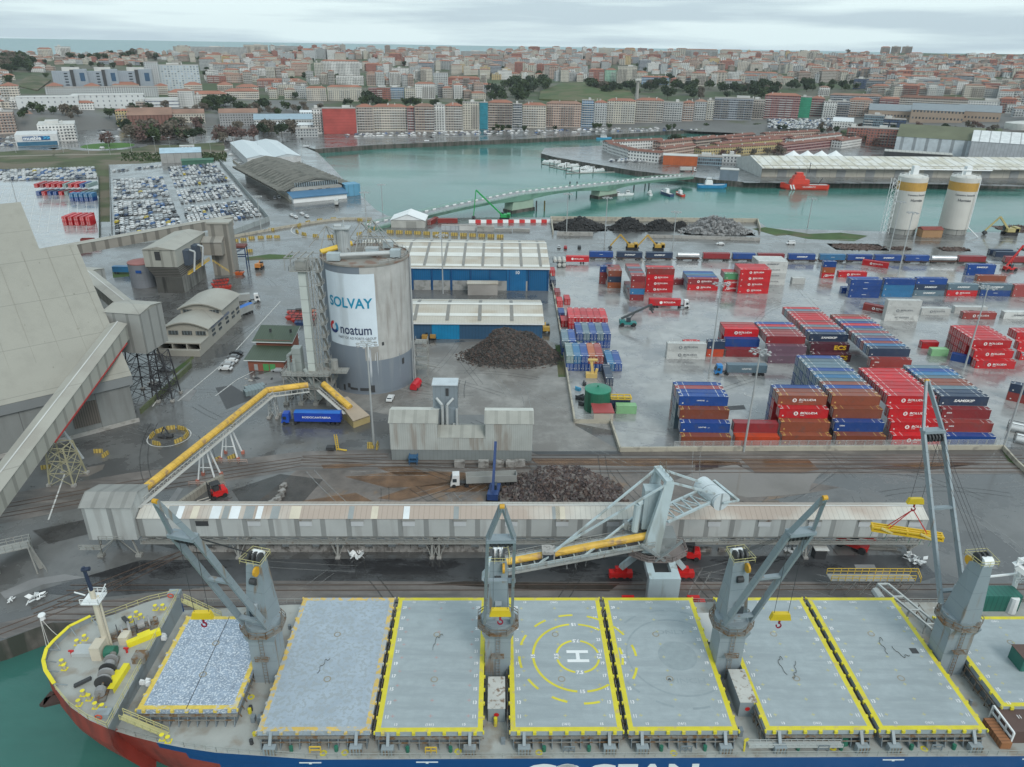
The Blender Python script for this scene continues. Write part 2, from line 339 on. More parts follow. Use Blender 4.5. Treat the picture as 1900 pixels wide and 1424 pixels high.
struct(mb.build('yard_marking',line))
struct(mb.build('yard_marking',line)) if 0 else None
sheet('yard_pavement',[g(-60,335),g(182,335),g(188,470),g(60,470),g(-60,400)],.022,yardm)
sheet('yard_pavement',[g(203,306),g(408,299),g(500,408),g(212,442)],.022,asph)
# rails
railm=mat('rusty_rail',(.14,.1,.08),.35,.5)
def track(name,pts,gauge=1.67,label=None):
    mb=MB()
    for s in (-1,1):
        P=[Vector((p[0],p[1],.06)) for p in pts]
        for i,(a,b) in enumerate(zip(P,P[1:])):
            d=(b-a).normalized(); nrm=Vector((-d.y,d.x,0))*gauge/2*s; mb.bar(a+nrm,b+nrm,.16,.1)
    return struct(mb.build(name,railm),label=label)
for q in ([(-60,952),(240,897),(560,852),(720,858),(1000,858),(1900,858)],[(560,850),(700,846),(720,846)],[(980,848),(1900,848)],[(-60,968),(300,905),(560,862),(1000,866),(1900,866)],[(1000,875),(1900,873)]): track('railway_track',[g(*a) for a in q])
for dy in (111.0,114.6,119.3): track('railway_track',[(-88,dy-8.6*1-(.0) if 0 else dy-2.4),(200,dy+4.9)],1.6)
track('railway_track',[g(-60,1195),g(180,1105),g(330,1030)]); track('railway_track',[g(60,1135),g(300,1040),g(360,1020)])
track('railway_track',[g(1040,479.5),g(2100,492)]); 
rt=random.Random(77)
for nm,colr in (('dark_tyre_marks',(.05,.05,.048)),('pale_tyre_marks',(.3,.3,.29))):
    mb=MB()
    for _ in range(75):
        zn=rt.choice([(600,1000,640,760,.021),(-20,430,690,870,.008),(1100,1900,500,820,.02),(560,1300,870,935,.03),(1300,1900,870,940,.008),(200,500,480,640,.008),(300,1700,1045,1075,.026)])
        x,y=g(rt.uniform(zn[0],zn[1]),rt.uniform(zn[2],zn[3])); a=rt.uniform(0,6.28); kk=rt.uniform(-.045,.045); w_=rt.uniform(.12,.3); px_,py_=x,y
        for s in range(rt.randint(6,16)):
            a+=kk; qx,qy=px_+2.2*math.cos(a),py_+2.2*math.sin(a)
            for o_ in (-.95,.95):
                n0=(-math.sin(a)*o_,math.cos(a)*o_); n1=(-math.sin(a)*w_/2,math.cos(a)*w_/2)
                mb.poly([(px_+n0[0]-n1[0],py_+n0[1]-n1[1],zn[4]+.018),(qx+n0[0]-n1[0],qy+n0[1]-n1[1],zn[4]+.018),(qx+n0[0]+n1[0],qy+n0[1]+n1[1],zn[4]+.018),(px_+n0[0]+n1[0],py_+n0[1]+n1[1],zn[4]+.018)])
            px_,py_=qx,qy
    struct(mb.build('tyre_marks',mat(nm,colr,.5,wet=.4,var=.4,vs=.6,alpha=.45)))
# ------------------------------------------------------------ hills behind the harbour
_D=[(0,3400),(12,3000),(18,2750),(26,2450),(46,2100),(76,1650),(106,1350),(131,1150),(150,1060),(170,965)]
def hz(px): return 84+.0157*(px-950)
def Dof(dy):
    dy=max(0,min(170,dy))
    for (a,da),(b,db) in zip(_D,_D[1:]):
        if dy<=b: return da+(db-da)*(dy-a)/(b-a)
    return _D[-1][1]
def crest(px):
    # y pixel of the ground crest line (where hills fall away)
    pts=[(-500,112),(0,103),(150,104),(250,101),(300,101),(350,94),(420,92),(600,99),(760,102),(950,102),(1100,101),(1300,101),(1450,103),(1600,103),(1680,98),(1900,101),(2400,105)]
    for (a,ya),(b,yb) in zip(pts,pts[1:]):
        if px<=b: return ya+(yb-ya)*(px-a)/(b-a)
    return 105
def town(px,py):
    """terrain point seen at this place in the town (distance from the hill profile)"""
    return gD(px,py,Dof(py-hz(px)))
def terrain():
    mb=MB(); cols=list(range(-700,2700,25)); rows=26; idx={}
    for i,px in enumerate(cols):
        c=crest(px)+1; b=hz(px)+150
        for j in range(rows+4):
            if j<rows:
                py=b+(c-b)*(j/(rows-1)); x,y,z=town(px,py)
                z=max(z,.1) if j else -1.0
                z+=1.5*math.sin(px*.031+j)*(j/rows)
            else:
                k=j-rows+1; x,y,z=town(px,c); s=1+.1*k; D0=math.hypot(x,y); x*=s; y*=s; z=z*(1-.33*k)-2*k
                if k==4: z=-30
            idx[i,j]=len(mb.v); mb.v.append((x,y,z))
    for i in range(len(cols)-1):
        for j in range(rows+3):
            mb.f.append((idx[i,j],idx[i+1,j],idx[i+1,j+1],idx[i,j+1])); mb.mi.append(0)
    G2=mat('town_paving',(.13,.13,.125),.7,var=.2,vs=.02,c2=(.09,.1,.06),t=.6,s2=.02)
    for fi in range(len(mb.f)):
        i_,j_=divmod(fi,rows+3); dy_=150+(crest(cols[i_])+1-hz(cols[i_])-150)*j_/(rows-1)
        if dy_>128 or (cols[i_]>1430 and dy_>100) or (cols[i_]<600 and dy_>112): mb.mi[fi]=1
    M=mat('hill_ground',(.1,.1,.075),.95,var=.3,vs=.01,c2=(.05,.075,.03),t=.5,s2=.012,soft=.05)
    return struct(mb.build('hills',[M,G2],smooth=True),label='hills the town stands on')
terrain()
def tz(px,py): return town(px,py)
# green park slope
def slope(name,pxs,m,off=1.2,label=None):
    v=[]; 
    for q in pxs: x,y,z=town(*q); v.append((x,y,z+off))
    c=(sum(p[0] for p in v)/len(v),sum(p[1] for p in v)/len(v),sum(p[2] for p in v)/len(v)+3)
    mb=MB(); 
    for a,b in zip(v,v[1:]+v[:1]): mb.poly([a,b,c])
    for a,b in zip(v,v[1:]+v[:1]): mb.poly([a,b,(b[0],b[1],b[2]-8),(a[0],a[1],a[2]-8)])
    return struct(mb.build(name,m,smooth=True),label=label)
slope('grass_slope',[(1000,187),(1003,172),(1040,158),(1090,155),(1140,162),(1170,172),(1178,188),(1090,192)],mat('park_grass',(.055,.09,.025),.95,var=.3,vs=.02,c2=(.1,.1,.045),t=.5,s2=.03),3,'grassy park slope above the waterfront')
slope('grass_slope',[(25,160),(60,140),(95,150),(70,170)],scrub,2)
# ============================================================ TREES
crownm=[mat('dark_foliage',(.022,.04,.016),.9,var=.4,vs=.25),mat('green_foliage',(.04,.065,.022),.9,var=.4,vs=.25),mat('bare_twigs',(.13,.11,.085),.9,var=.3,vs=.3),mat('reddish_twigs',(.13,.08,.07),.9,var=.3,vs=.3)]
barkm=mat('bark',(.07,.055,.04),.9)
def crown_mesh(k,seed,n=520,tall=1.0):
    r=random.Random(seed); mb=MB(); lob=[(r.uniform(-.55,.55),r.uniform(-.55,.55),r.uniform(-.45,.6)*tall,r.uniform(.35,.6)) for _ in range(9)]
    for i in range(n):
        lx,ly,lz,lr=r.choice(lob); a=r.uniform(0,6.28); c=r.uniform(-1,1); s=math.sqrt(1-c*c); q=lr*r.uniform(.55,1.05)
        p=Vector((lx+q*s*math.cos(a),ly+q*s*math.sin(a),lz+q*c*tall))
        u=Vector((r.uniform(-1,1),r.uniform(-1,1),r.uniform(-1,1))).normalized(); w=u.cross(Vector((r.uniform(-1,1),r.uniform(-1,1),.3))).normalized(); z=r.uniform(.07,.14)
        mb.poly([p-u*z-w*z,p+u*z-w*z*.6,p+u*z*.8+w*z,p-u*z+w*z])
    return mb.mesh('crown',crownm[k])
CRN=[[crown_mesh(k,10*k+s,420 if k<2 else 300) for s in range(3)] for k in range(4)]
mb=MB(); mb.tube((0,0,0),(0,0,1),.06,.03,6)
for a in range(4): mb.tube((0,0,.6+.08*a),(.3*math.cos(a*1.7),.3*math.sin(a*1.7),1.05+.1*a),.03,.01,5)
TRK=mb.mesh('trunk',barkm)
TLAB=['dark evergreen tree','green leafy tree','bare grey brown winter tree','bare reddish winter tree']; TN=['evergreen_tree','leafy_tree','bare_tree','bare_tree']
def tree(x,y,z,h,k,where,wf=1.0):
    r=h*.42*wf; t=T(TN[k],TLAB[k]+' '+where,'tree',(x,y,z),rnd.uniform(0,6),TLAB[k]+'s '+where)
    obj('crown',rnd.choice(CRN[k]),t,(0,0,h*.58),0,(r,r,h*.45)); obj('trunk',TRK,t,(0,0,0),0,(h*.4,h*.4,h*.5)); return t
def treepatch(poly,n,hs,ks,where,flat=False,wf=1.2):
    # random points inside a pixel box list
    for i in range(n):
        x0,x1,y0,y1=rnd.choice(poly); px=rnd.uniform(x0,x1); py=rnd.uniform(y0,y1)
        if flat: x,y=g(px,py); z=0
        else: x,y,z=town(px,py)
        tree(x,y,z,rnd.uniform(*hs),rnd.choice(ks),where,wf)
treepatch([(240,470,255,266),(225,330,243,256),(330,560,238,262)],62,(11,17),(2,2,1,0,2,3),'in the park beside the roundabout',True,1.3)
treepatch([(380,560,205,216),(370,430,195,205),(640,700,190,200)],26,(13,18),(0,0,1),'in the dark row behind the sheds',False,1.4)
treepatch([(905,1000,170,192),(930,1030,160,170)],26,(16,24),(0,0,1),'on the edge of the grassy slope',False,1.3)
treepatch([(1095,1180,165,172),(1230,1440,168,186),(1180,1300,150,172)],46,(14,20),(0,0,1,2),'on the wooded bank above the waterfront',False,1.3)
treepatch([(1450,1600,160,172)],18,(13,18),(0,1),'in the park left of the dark tower',False,1.3)
treepatch([(0,60,112,138)],20,(16,24),(0,2,1),'on the far left hill',False,1.4)
treepatch([(700,900,196,200)],12,(10,14),(0,1,1),'behind the waterfront blocks',False,1.3)
treepatch([(300,700,180,186),(560,580,130,150)],10,(9,13),(0,1),'between the hillside blocks',False,1.3)
treepatch([(130,560,104,116),(890,970,106,116),(1360,1900,100,120)],34,(12,20),(0,1,2),'on the skyline hill',False,1.5)
treepatch([(860,1440,238,246)],20,(6,9),(1,0),'along the waterfront road',True,1.2)
treepatch([(1560,1700,232,250),(1700,1860,236,252),(1440,1560,242,250)],26,(6,10),(0,1,2,3),'on the railway land behind the big warehouse',False,1.3)
mb=MB()
for k in range(7):
    P_=[Vector(town(q_,250-k*2.4+ (q_-1450)*.012))+Vector((0,0,.6)) for q_ in range(1560,1960,40)]
    for a_,b_ in zip(P_,P_[1:]): mb.bar(a_,b_,1.6,.2)
struct(mb.build('railway_track',mat('far_rail_ballast',(.2,.17,.14),.9)))
slope('grass_verge',[(1560,243),(1700,237),(1860,240),(1860,248),(1700,246),(1570,250)],grass,.5)
treepatch([(1600,1650,262,272),(1230,1300,268,274),(1620,1700,240,246)],12,(8,12),(0,1,3),'near the red brick houses',True,1.2)
treepatch([(1095,1440,163,186)],34,(15,22),(0,0,1),'in the dark wood above the dark balconied block',False,1.4)
treepatch([(0,70,110,142),(120,300,106,118)],22,(14,22),(0,0,2),'in the woods on the far left skyline',False,1.4)
treepatch([(340,1900,108,150),(0,600,112,160)],110,(9,15),(0,0,1,2),'between the houses on the hills',False,1.3)
treepatch([(40,240,207,224),(430,600,203,222),(240,420,203,212)],44,(8,13),(0,1,1,2,2),'along the streets behind the park',False,1.3)
x,y=g(203,272); tree(x,y,0,14,3,'standing alone on the roundabout lawn',1.3)
mb=MB()
for i in range(900):
    px=rnd.choice([rnd.uniform(225,330),rnd.uniform(320,420)]); py=rnd.uniform(284,300)
    x,y=g(px,py); h=rnd.uniform(.4,1.6); a=rnd.uniform(0,3); mb.poly([(x-h*math.cos(a),y-h*math.sin(a),0),(x+h*math.cos(a),y+h*math.sin(a),0),(x+h*.6,y,h),(x-h*.6,y+.3,h)])
tag(mb.build('low_bushes',crownm[1]),'low green bushes on the waste ground behind the car park','bushes',kind='stuff')
# ============================================================ TOWN
def F(nm,c,gl=(.02,.024,.03),bay=3.2,sto=3.0,wf=.5,hf=.5,bc=None): return mat(nm,c,.7,var=.08,vs=.05,fac=(bay,sto,gl,wf,hf,bc))
FAC=[('cream',F('facade_cream',(.5,.47,.4))),('white',F('facade_white',(.62,.62,.6))),('grey',F('facade_grey',(.36,.37,.37))),('brown brick',F('facade_brown',(.2,.14,.11),wf=.6,bc=(.45,.4,.35))),('red brick',F('facade_brick',(.3,.12,.09))),('beige',F('facade_beige',(.42,.37,.31),bc=(.6,.57,.5))),('pale grey',F('facade_palegrey',(.5,.52,.52),bc=(.36,.38,.39))),('ochre',F('facade_ochre',(.5,.38,.2))),('taupe',F('facade_taupe',(.32,.28,.24),wf=.6,bc=(.45,.42,.38))),('slate',F('facade_slate',(.14,.16,.19),wf=.6,bc=(.4,.42,.44)))]
FD=dict(FAC); FD['blue']=F('facade_blue',(.1,.22,.36),bc=(.5,.55,.6)); FD['teal net']=mat('teal_netting',(.02,.2,.27),.8,var=.2,ribs=('z',3,.1,.7)); FD['green net']=mat('green_netting',(.03,.25,.15),.8,var=.2,ribs=('z',3,.1,.7)); FD['dark red']=F('facade_darkred',(.2,.05,.05),bc=(.4,.3,.28)); FD['glass']=F('facade_glass',(.2,.28,.33),bay=2,wf=.8,hf=.7); FD['dark blue']=F('facade_darkblue',(.04,.07,.14),wf=.7)
FD['red net']=mat('red_netting',(.36,.07,.06),.85,var=.25,vs=.08,ribs=('z',3.2,.12,.72)); FD['salmon']=F('facade_salmon',(.36,.24,.19),bc=(.5,.42,.36)); FD['yellow']=F('facade_yellow',(.42,.34,.17)); FD['mint']=F('facade_mint',(.3,.5,.38))
tile=mat('terracotta_tiles',(.3,.13,.085),.75,var=.2,vs=.05,ribs=('x',.6,.3,.85)); tile2=mat('weathered_tiles',(.25,.15,.11),.8,var=.25,vs=.05); flatr=mat('flat_roof_gravel',(.3,.28,.26),.85,var=.2,vs=.1); flatw=mat('pale_flat_roof',(.5,.5,.48),.7,var=.15,vs=.1); darkr=mat('brown_tiles',(.16,.075,.05),.75,var=.2,vs=.06)
ROOF={'tiles':tile,'weathered tiles':tile2,'flat':flatr,'pale flat':flatw,'brown tiles':darkr}
def roofgeo(mb,w,d,h,kind,rh,mi,ov=.4):
    x0,x1,y0,y1=-w/2-ov,w/2+ov,-ov,d+ov
    if kind=='hip':
        k=min(w,d)/2*.95
        if w>=d: r=[(x0+k,d/2,h+rh),(x1-k,d/2,h+rh)]
        else: r=[(0,y0+k,h+rh),(0,y1-k,h+rh)]
        a,b,c,e=(x0,y0,h),(x1,y0,h),(x1,y1,h),(x0,y1,h)
        if w>=d: F_=[[a,b,r[1],r[0]],[b,c,r[1]],[c,e,r[0],r[1]],[e,a,r[0]]]
        else: F_=[[a,b,r[0]],[b,c,r[1],r[0]],[c,e,r[1]],[e,a,r[0],r[1]]]
        for f in F_: mb.poly(f,mi)
    else:
        a,b,c,e=(x0,y0,h),(x1,y0,h),(x1,y1,h),(x0,y1,h); r0,r1=(x0,d/2,h+rh),(x1,d/2,h+rh)
        mb.poly([a,b,r1,r0],mi); mb.poly([c,e,r0,r1],mi); mb.poly([b,c,r1],mi); mb.poly([e,a,r0],mi)
    mb.poly([a,e,c,b],mi)
def building(name,label,cat,x,y,z,w,d,h,rz,wall,roof='flat',group=None,rk=None,pent=True,sink=6,det=True,wallname='wall'):
    t=T(name,label,cat,(x,y,z),rz,group)
    mb=MB(); mb.box(-w/2,w/2,0,d,-sink,h)
    if isinstance(wall,str) and 'net' not in wall and h>9:
        nb=max(1,int(w/9)); k=rnd.random()
        for q in range(1,int((h-1)/3)):
            for j in range(nb):
                if (j+int(k*7))%3==2 and nb>1: continue
                x0_=-w/2+w*j/nb+.8; mb.box(x0_,x0_+w/nb-1.6,-.95,-.01,3*q-.05,3*q+.85,1)
    mb.build(wallname,[FD[wall] if isinstance(wall,str) else wall,flatw if rnd.random()<.6 else flatr],t)
    r=MB(); rm=ROOF[roof] if isinstance(roof,str) else roof
    if (rk or ('hip' if 'tiles' in str(roof) else 'flat'))=='flat':
        r.box(-w/2-.2,w/2+.2,-.2,d+.2,h+.01,h+.5)
        rr=r.build('roof',rm,t)
        if pent:
            q=MB(); pw=w*rnd.uniform(.15,.4); px=rnd.uniform(-w*.25,w*.25); q.box(px-pw/2,px+pw/2,d*.3,d*.7,h+.52,h+rnd.uniform(2.6,4)); 
            q.box(px+pw*.7,px+pw*.8,d*.4,d*.45,h+.52,h+3); q.build('roof_hut',flatw,rr)
    else:
        roofgeo(r,w,d,h+.01,rk or 'hip',min(w,d)*.17+.5,0); rr=r.build('roof',rm,t)
        if pent:
            q=MB(); 
            for _ in range(rnd.randint(1,3)): cx=rnd.uniform(-w*.35,w*.35); cy=rnd.uniform(d*.2,d*.8); q.box(cx-.5,cx+.5,cy-.5,cy+.5,h+.3,h+min(w,d)*.17+1.6)
            q.build('chimney',flatw,rr)
    return t
def bpx(pl,pr,pb,pt,flat=False):
    cx=(pl+pr)/2
    if flat: x,y=g(cx,pb); z=0.0
    else: x,y,z=town(cx,pb)
    c=_F[0]*x+_F[1]*y+_F[2]*(z-CH); s=CF/c; w=(pr-pl)/s
    lo,hi=0,200
    for _ in range(30):
        m=(lo+hi)/2
        if pix(x,y,z+m)[1]>pt: lo=m
        else: hi=m
    return x,y,z,w,lo,-math.atan2(x,y)*.9
CLAIM=[]   # pixel boxes already taken by placed buildings
def bp(pl,pr,pb,pt,wall,roof,label,cat='apartment block',name='apartment_block',d=14,flat=False,drz=0,group=None,**k):
    x,y,z,w,h,rz=bpx(pl,pr,pb,pt,flat); CLAIM.append((pl,pr,pt,pb))
    return building(name,label,cat,x,y,z,w,d,h,rz+drz,wall,roof,group,**k)
# waterfront row, left to right
WF=[(583,602,248,203,'white','flat','narrow white end block beside the red netted building'),(602,662,249,202,'red net','flat','building wrapped in red scaffold netting by the quay'),
(664,694,243,199,'taupe','tiles','taupe balconied block right of the red netted building'),(694,756,242,199,'beige','tiles','beige waterfront block with bright window grid'),(757,770,243,200,'dark red','tiles','narrow dark red balconied waterfront block'),
(771,806,244,198,'brown brick','weathered tiles','brown brick waterfront block with a cream stripe'),(807,826,243,196,'white','flat','white framed waterfront block with small windows'),(827,858,243,197,'taupe','tiles','taupe block left of the teal netted one'),
(859,889,241,191,'cream','flat','cream waterfront block with white balconies'),(890,905,240,191,'teal net','flat','narrow block wrapped in teal netting'),(906,950,240,191,'brown brick','tiles','brown brick block right of the teal netting'),
(951,968,239,194,'slate','flat','slim dark waterfront block with white frame'),(969,1012,237,196,'beige','tiles','beige block with dark glazed corner bay'),(1013,1077,236,193,'salmon','weathered tiles','wide pinkish tan waterfront block with balconies'),
(1078,1100,234,187,'blue','flat','tall blue waterfront block'),(1101,1124,233,191,'pale grey','tiles','pale grey block with dark windows beside the blue one'),(1125,1177,230,188,'cream','tiles','long cream waterfront block with full balconies'),
(1178,1228,228,187,'taupe','tiles','taupe waterfront block with many white balconies'),(1229,1264,226,191,'grey','flat','grey block striped with white vertical piers'),(1265,1285,225,191,'salmon','tiles','salmon waterfront block right of the white striped grey one'),
(1286,1308,224,189,'grey','weathered tiles','plain grey waterfront block between salmon and slim cream ones'),(1309,1322,223,187,'cream','flat','slim cream block at the row\'s right part'),(1323,1392,223,183,'slate','flat','long dark balconied block under a white cornice'),
(1393,1415,221,186,'taupe','flat','low taupe block before the pink towers'),(1416,1478,220,178,'dark red','tiles','pink and white striped waterfront block'),(1479,1500,219,181,'green net','flat','block wrapped in green netting'),
(1501,1524,217,183,'dark red','tiles','dark red block right of the green netting'),(1525,1548,219,190,'white','flat','white block with slanted balcony bands'),(1549,1572,218,190,'slate','flat','dark glass block with white side piers'),(1573,1612,217,186,'salmon','tiles','plain salmon pink block at the row\'s right end')]
for a in WF: bp(*a[:6],a[6],group=None,flat=a[2]>236,d=16)
# hillside landmarks
LM=[(595,680,128,116,'white','flat','long white balconied block high on the hill'),(585,600,147,117,'cream','flat','tan block at left end of the long white one'),(600,668,147,114,'white','tiles','wide white block with dark ribbon windows'),
(728,760,153,127,'white','flat','white hillside block with rounded corner'),(805,832,176,136,'pale grey','flat','tall pale block with blue green glass'),(832,890,168,145,'red brick','tiles','long red brick hillside block'),
(610,672,188,162,'cream','tiles','long cream row of houses above the dark trees'),(570,606,188,164,'beige','tiles','beige house row left of the long cream row'),(685,716,183,163,'dark red','flat','small dark red and white block'),
(722,750,184,163,'blue','flat','light blue hillside block'),(752,770,185,164,'cream','flat','cream block right of the light blue one'),(771,808,184,156,'white','tiles','white block with red framed balconies'),
(480,560,163,149,'red brick','tiles','long red school building on the hillside'),(625,675,158,141,'white','flat','white arcaded bullring wall on the hill'),
(855,902,112,96,'grey','flat','grey skyline block by the trees'),(360,458,110,88,'grey','flat','stepped grey apartment complex on the skyline'),(455,498,105,84,'beige','flat','beige slab towers on the skyline'),(512,552,103,86,'grey','flat','two grey skyline towers right of the beige slabs'),
(74,98,108,91,'beige','tiles','tan tower house against the sea'),(107,132,106,87,'white','flat','white stepped tower against the sea'),(1178,1200,155,135,'cream','tiles','cream tower house above the slender pillar'),
(1190,1240,158,144,'blue','tiles','blue walled sports hall on the hill'),(1145,1180,155,124,'cream','flat','tall cream balconied hillside block'),(1122,1142,152,130,'mint','tiles','mint green hillside block'),(1092,1120,152,130,'red brick','tiles','pink brick block left of the mint one'),(1290,1306,152,130,'dark red','flat','dark red slim tower'),
(1350,1378,152,134,'white','flat','white glazed hillside block'),(1379,1440,150,136,'grey','tiles','grey row of hillside houses'),(1583,1608,166,147,'dark blue','flat','dark blue glass tower block by the park'),
(1634,1650,97,88,'brown brick','tiles','small brown skyline tower'),(1653,1669,100,87,'brown brick','flat','left of the two twin brown skyline towers'),(1673,1690,100,87,'brown brick','flat','right one of the two twin brown skyline towers'),
(1272,1330,108,93,'grey','weathered tiles','row of grey gabled skyline houses'),(1335,1375,108,94,'beige','weathered tiles','tan gabled skyline houses'),(1183,1200,98,90,'dark red','flat','small red skyline block'),(1110,1140,106,90,'cream','flat','cream twin skyline block'),
(1430,1470,158,145,'cream','tiles','cream church like building with tiled roof'),(1832,1855,170,150,'cream','flat','tall cream tower block on the right'),(1856,1872,168,146,'beige','flat','tan tower block on the far right'),
(1670,1782,212,183,'taupe','brown tiles','long brown complex with sawtooth dark roofs'),(1793,1850,210,188,'white','flat','white curved terrace block on the right'),(1540,1630,200,178,'slate','weathered tiles','dark long block behind the pink one'),(1631,1668,202,184,'dark red','tiles','dark red block before the sawtooth complex')]
for a in LM: bp(*a[:6],a[6])
# water tower pillar in front of the cream house
x,y,z=town(1181,189); t=T('lookout_pillar','slender grey concrete pillar rising from the park slope','pillar',(x,y,z)); mb=MB(); mb.tube((0,0,0),(0,0,34),3,2.6,12); mb.build('shaft',CONC,t); mb=MB(); mb.box(-5,5,-5,5,34.1,37); mb.build('cap',flatw,t)
# hospital
hg=mat('hospital_cladding',(.27,.31,.35),.5,var=.06,ribs=('x',3,.1,.8)); hw=F('hospital_windows',(.45,.49,.5),(.12,.15,.18),bay=5,sto=3.6,wf=.5,hf=.55)
for i,(pl,pr) in enumerate(((108,165),(168,222),(226,285))):
    x,y,z,w,h,rz=bpx(pl,pr,173,129); t=T('hospital_wing','%s grey slab wing of the hospital with dark stair slot'%('left','middle','right')[i],'hospital wing',(x,y,z),rz,'grey hospital wings'); CLAIM.append((pl,pr,125,176))
    mb=MB(); mb.box(-w/2,w*.02,0,16,-6,h*.92); mb.box(w*.12,w/2,2,20,-6,h); mb.build('wall',hg,t)
    mb=MB(); mb.box(w*.02+.01,w*.12-.01,-1,12,-6,h*.98); mb.build('stair_slot',DARK,t)
    mb=MB(); mb.box(w*.28,w*.42,1.6,1.99,h*.5,h*.85); mb.build('window',mat('blue_glass',(.04,.09,.16),.2),t)
    mb=MB(); 
    for q in range(6): mb.box(-w*.16,-w*.06,-.4,-.02,h*(.2+.12*q),h*(.25+.12*q))
    mb.build('window',GLASS,t); mb=MB(); mb.box(-w*.2,w*.3,6,14,h*.92+.1,h*1.08); mb.build('roof_plant',flatw,t)
bp(277,300,172,116,FD['pale grey'],'flat','pale end tower joined to the hospital ward block','hospital tower','hospital_tower',d=30,pent=False)
bp(299,372,170,121,hw,'flat','big white hospital ward block with a grid of windows','hospital block','hospital_block',d=22)
bp(100,286,178,163,FD['pale grey'],'flat','low white banded base building under the hospital wings','hospital podium','hospital_podium',d=30,pent=False)
lw=F('long_white_facade',(.55,.57,.57),(.08,.09,.1),bay=7,sto=5.5,wf=.22,hf=.4)
bp(42,142,204,181,lw,'pale flat','long white building\'s left half with slit windows','office building','office_building',d=30,flat=False,pent=False)
bp(144,265,201,177,lw,'pale flat','long white building\'s right half with slit windows','office building','office_building',d=30,flat=False,pent=False)
bp(265,330,199,184,F('ribbon_white',(.6,.62,.62),(.07,.08,.1),bay=1,wf=.95,hf=.35,sto=4.5),'pale flat','white low office with ribbon windows beside the long white building','office building','office_building',d=25,pent=False)
for i,(a,b,c,d_) in enumerate(((8,38,190,160),(90,118,176,160),(160,186,176,160),(213,258,174,158),(290,312,176,160),(345,376,178,158),(316,356,190,172),(405,432,170,158),(350,420,186,175),(420,480,184,170),(440,480,176,162))):
    bp(a,b,c,d_,'beige','tiles','old tan pavilion with hipped terracotta roofs near the hospital','old pavilion','pavilion',d=22,group='old tan pavilions near the hospital',pent=False)
bp(218,240,225,206,'yellow','tiles','yellow house with orange tiled roof beside the road','house','house',d=10)
brk=mat('brick_wall',(.2,.1,.08),.8,ribs=('x',4,.3,.6))
bp(242,318,228,214,brk,'weathered tiles','old brick shed with round gable behind the park','brick shed','shed',d=40,pent=False,rk='gable')
bp(315,378,222,211,F('long_shed',(.45,.42,.36)),'weathered tiles','long low shed with brown roof behind the park','shed','shed',d=24,pent=False,rk='gable')
bp(-15,29,248,209,'salmon','flat','orange brick block at the left edge of the photo','apartment block',flat=True,d=30)
bp(410,478,226,210,F('low_dark',(.3,.3,.3)),'weathered tiles','low brown roofed shed behind the trees','shed','shed',d=24,pent=False,rk='gable')
whr=mat('white_sheet_roof',(.6,.63,.64),.4,var=.06,ribs=('x',1,.15,.85)); blr=mat('blue_grey_roof',(.25,.34,.4),.4,var=.1); grr=mat('grey_fibre_roof',(.26,.27,.26),.6,var=.15,ribs=('x',1,.2,.8))
bp(475,580,238,222,F('shed_wall_a',(.4,.41,.4)),blr,'long blue grey roofed shed by the waterfront','shed','shed',d=30,flat=True,pent=False,rk='gable')
bp(481,582,247,233,F('shed_wall_b',(.35,.36,.36)),whr,'low white roofed shed in front of the blue grey one','shed','shed',d=12,flat=True,pent=False,rk='gable')
bp(558,582,222,209,'white',whr,'small white building behind the waterfront sheds','building','building',d=12,pent=False,rk='gable')
bp(550,590,255,240,'grey','flat','low grey annex at the quay','annex','annex',d=12,flat=True)
# furniture store
x,y,z,w,h,rz=bpx(37,105,271,250,True); t=T('furniture_store','white shop with a blue lettered sign beside the road','shop',(x,y,0),rz)
mb=MB(); mb.box(-w/2,w/2,0,40,0,h); mb.build('wall',mat('shop_white',(.55,.56,.56),.5),t)
mb=MB(); mb.box(-w/2+1,w/2-1,-.3,-.02,.3,h*.38); mb.build('shop_window',mat('blue_shopfront',(.03,.12,.2),.3),t)
mb=MB(); mb.box(-w*.32,w*.32,-.6,-.31,h*.5,h*.85); sg=mb.build('sign',mat('sign_blue',(.01,.08,.22),.5),t)
text('mueble',5.2,WHITE,'lettering',sg,(-w*.1,-.65,h*.675),sx=1.0,bold=.03)
text('>>',5.2,mat('sign_cyan',(.05,.35,.6),.5),'chevron',sg,(w*.24,-.65,h*.675),bold=.05)
bp(80,140,262,232,'white','pale flat','low white building with a slanted side behind the shop','building','building',d=40,flat=True)
bp(30,70,240,215,'grey','weathered tiles','grey hipped roof warehouse behind the shop','warehouse','warehouse',d=40,flat=True,pent=False)
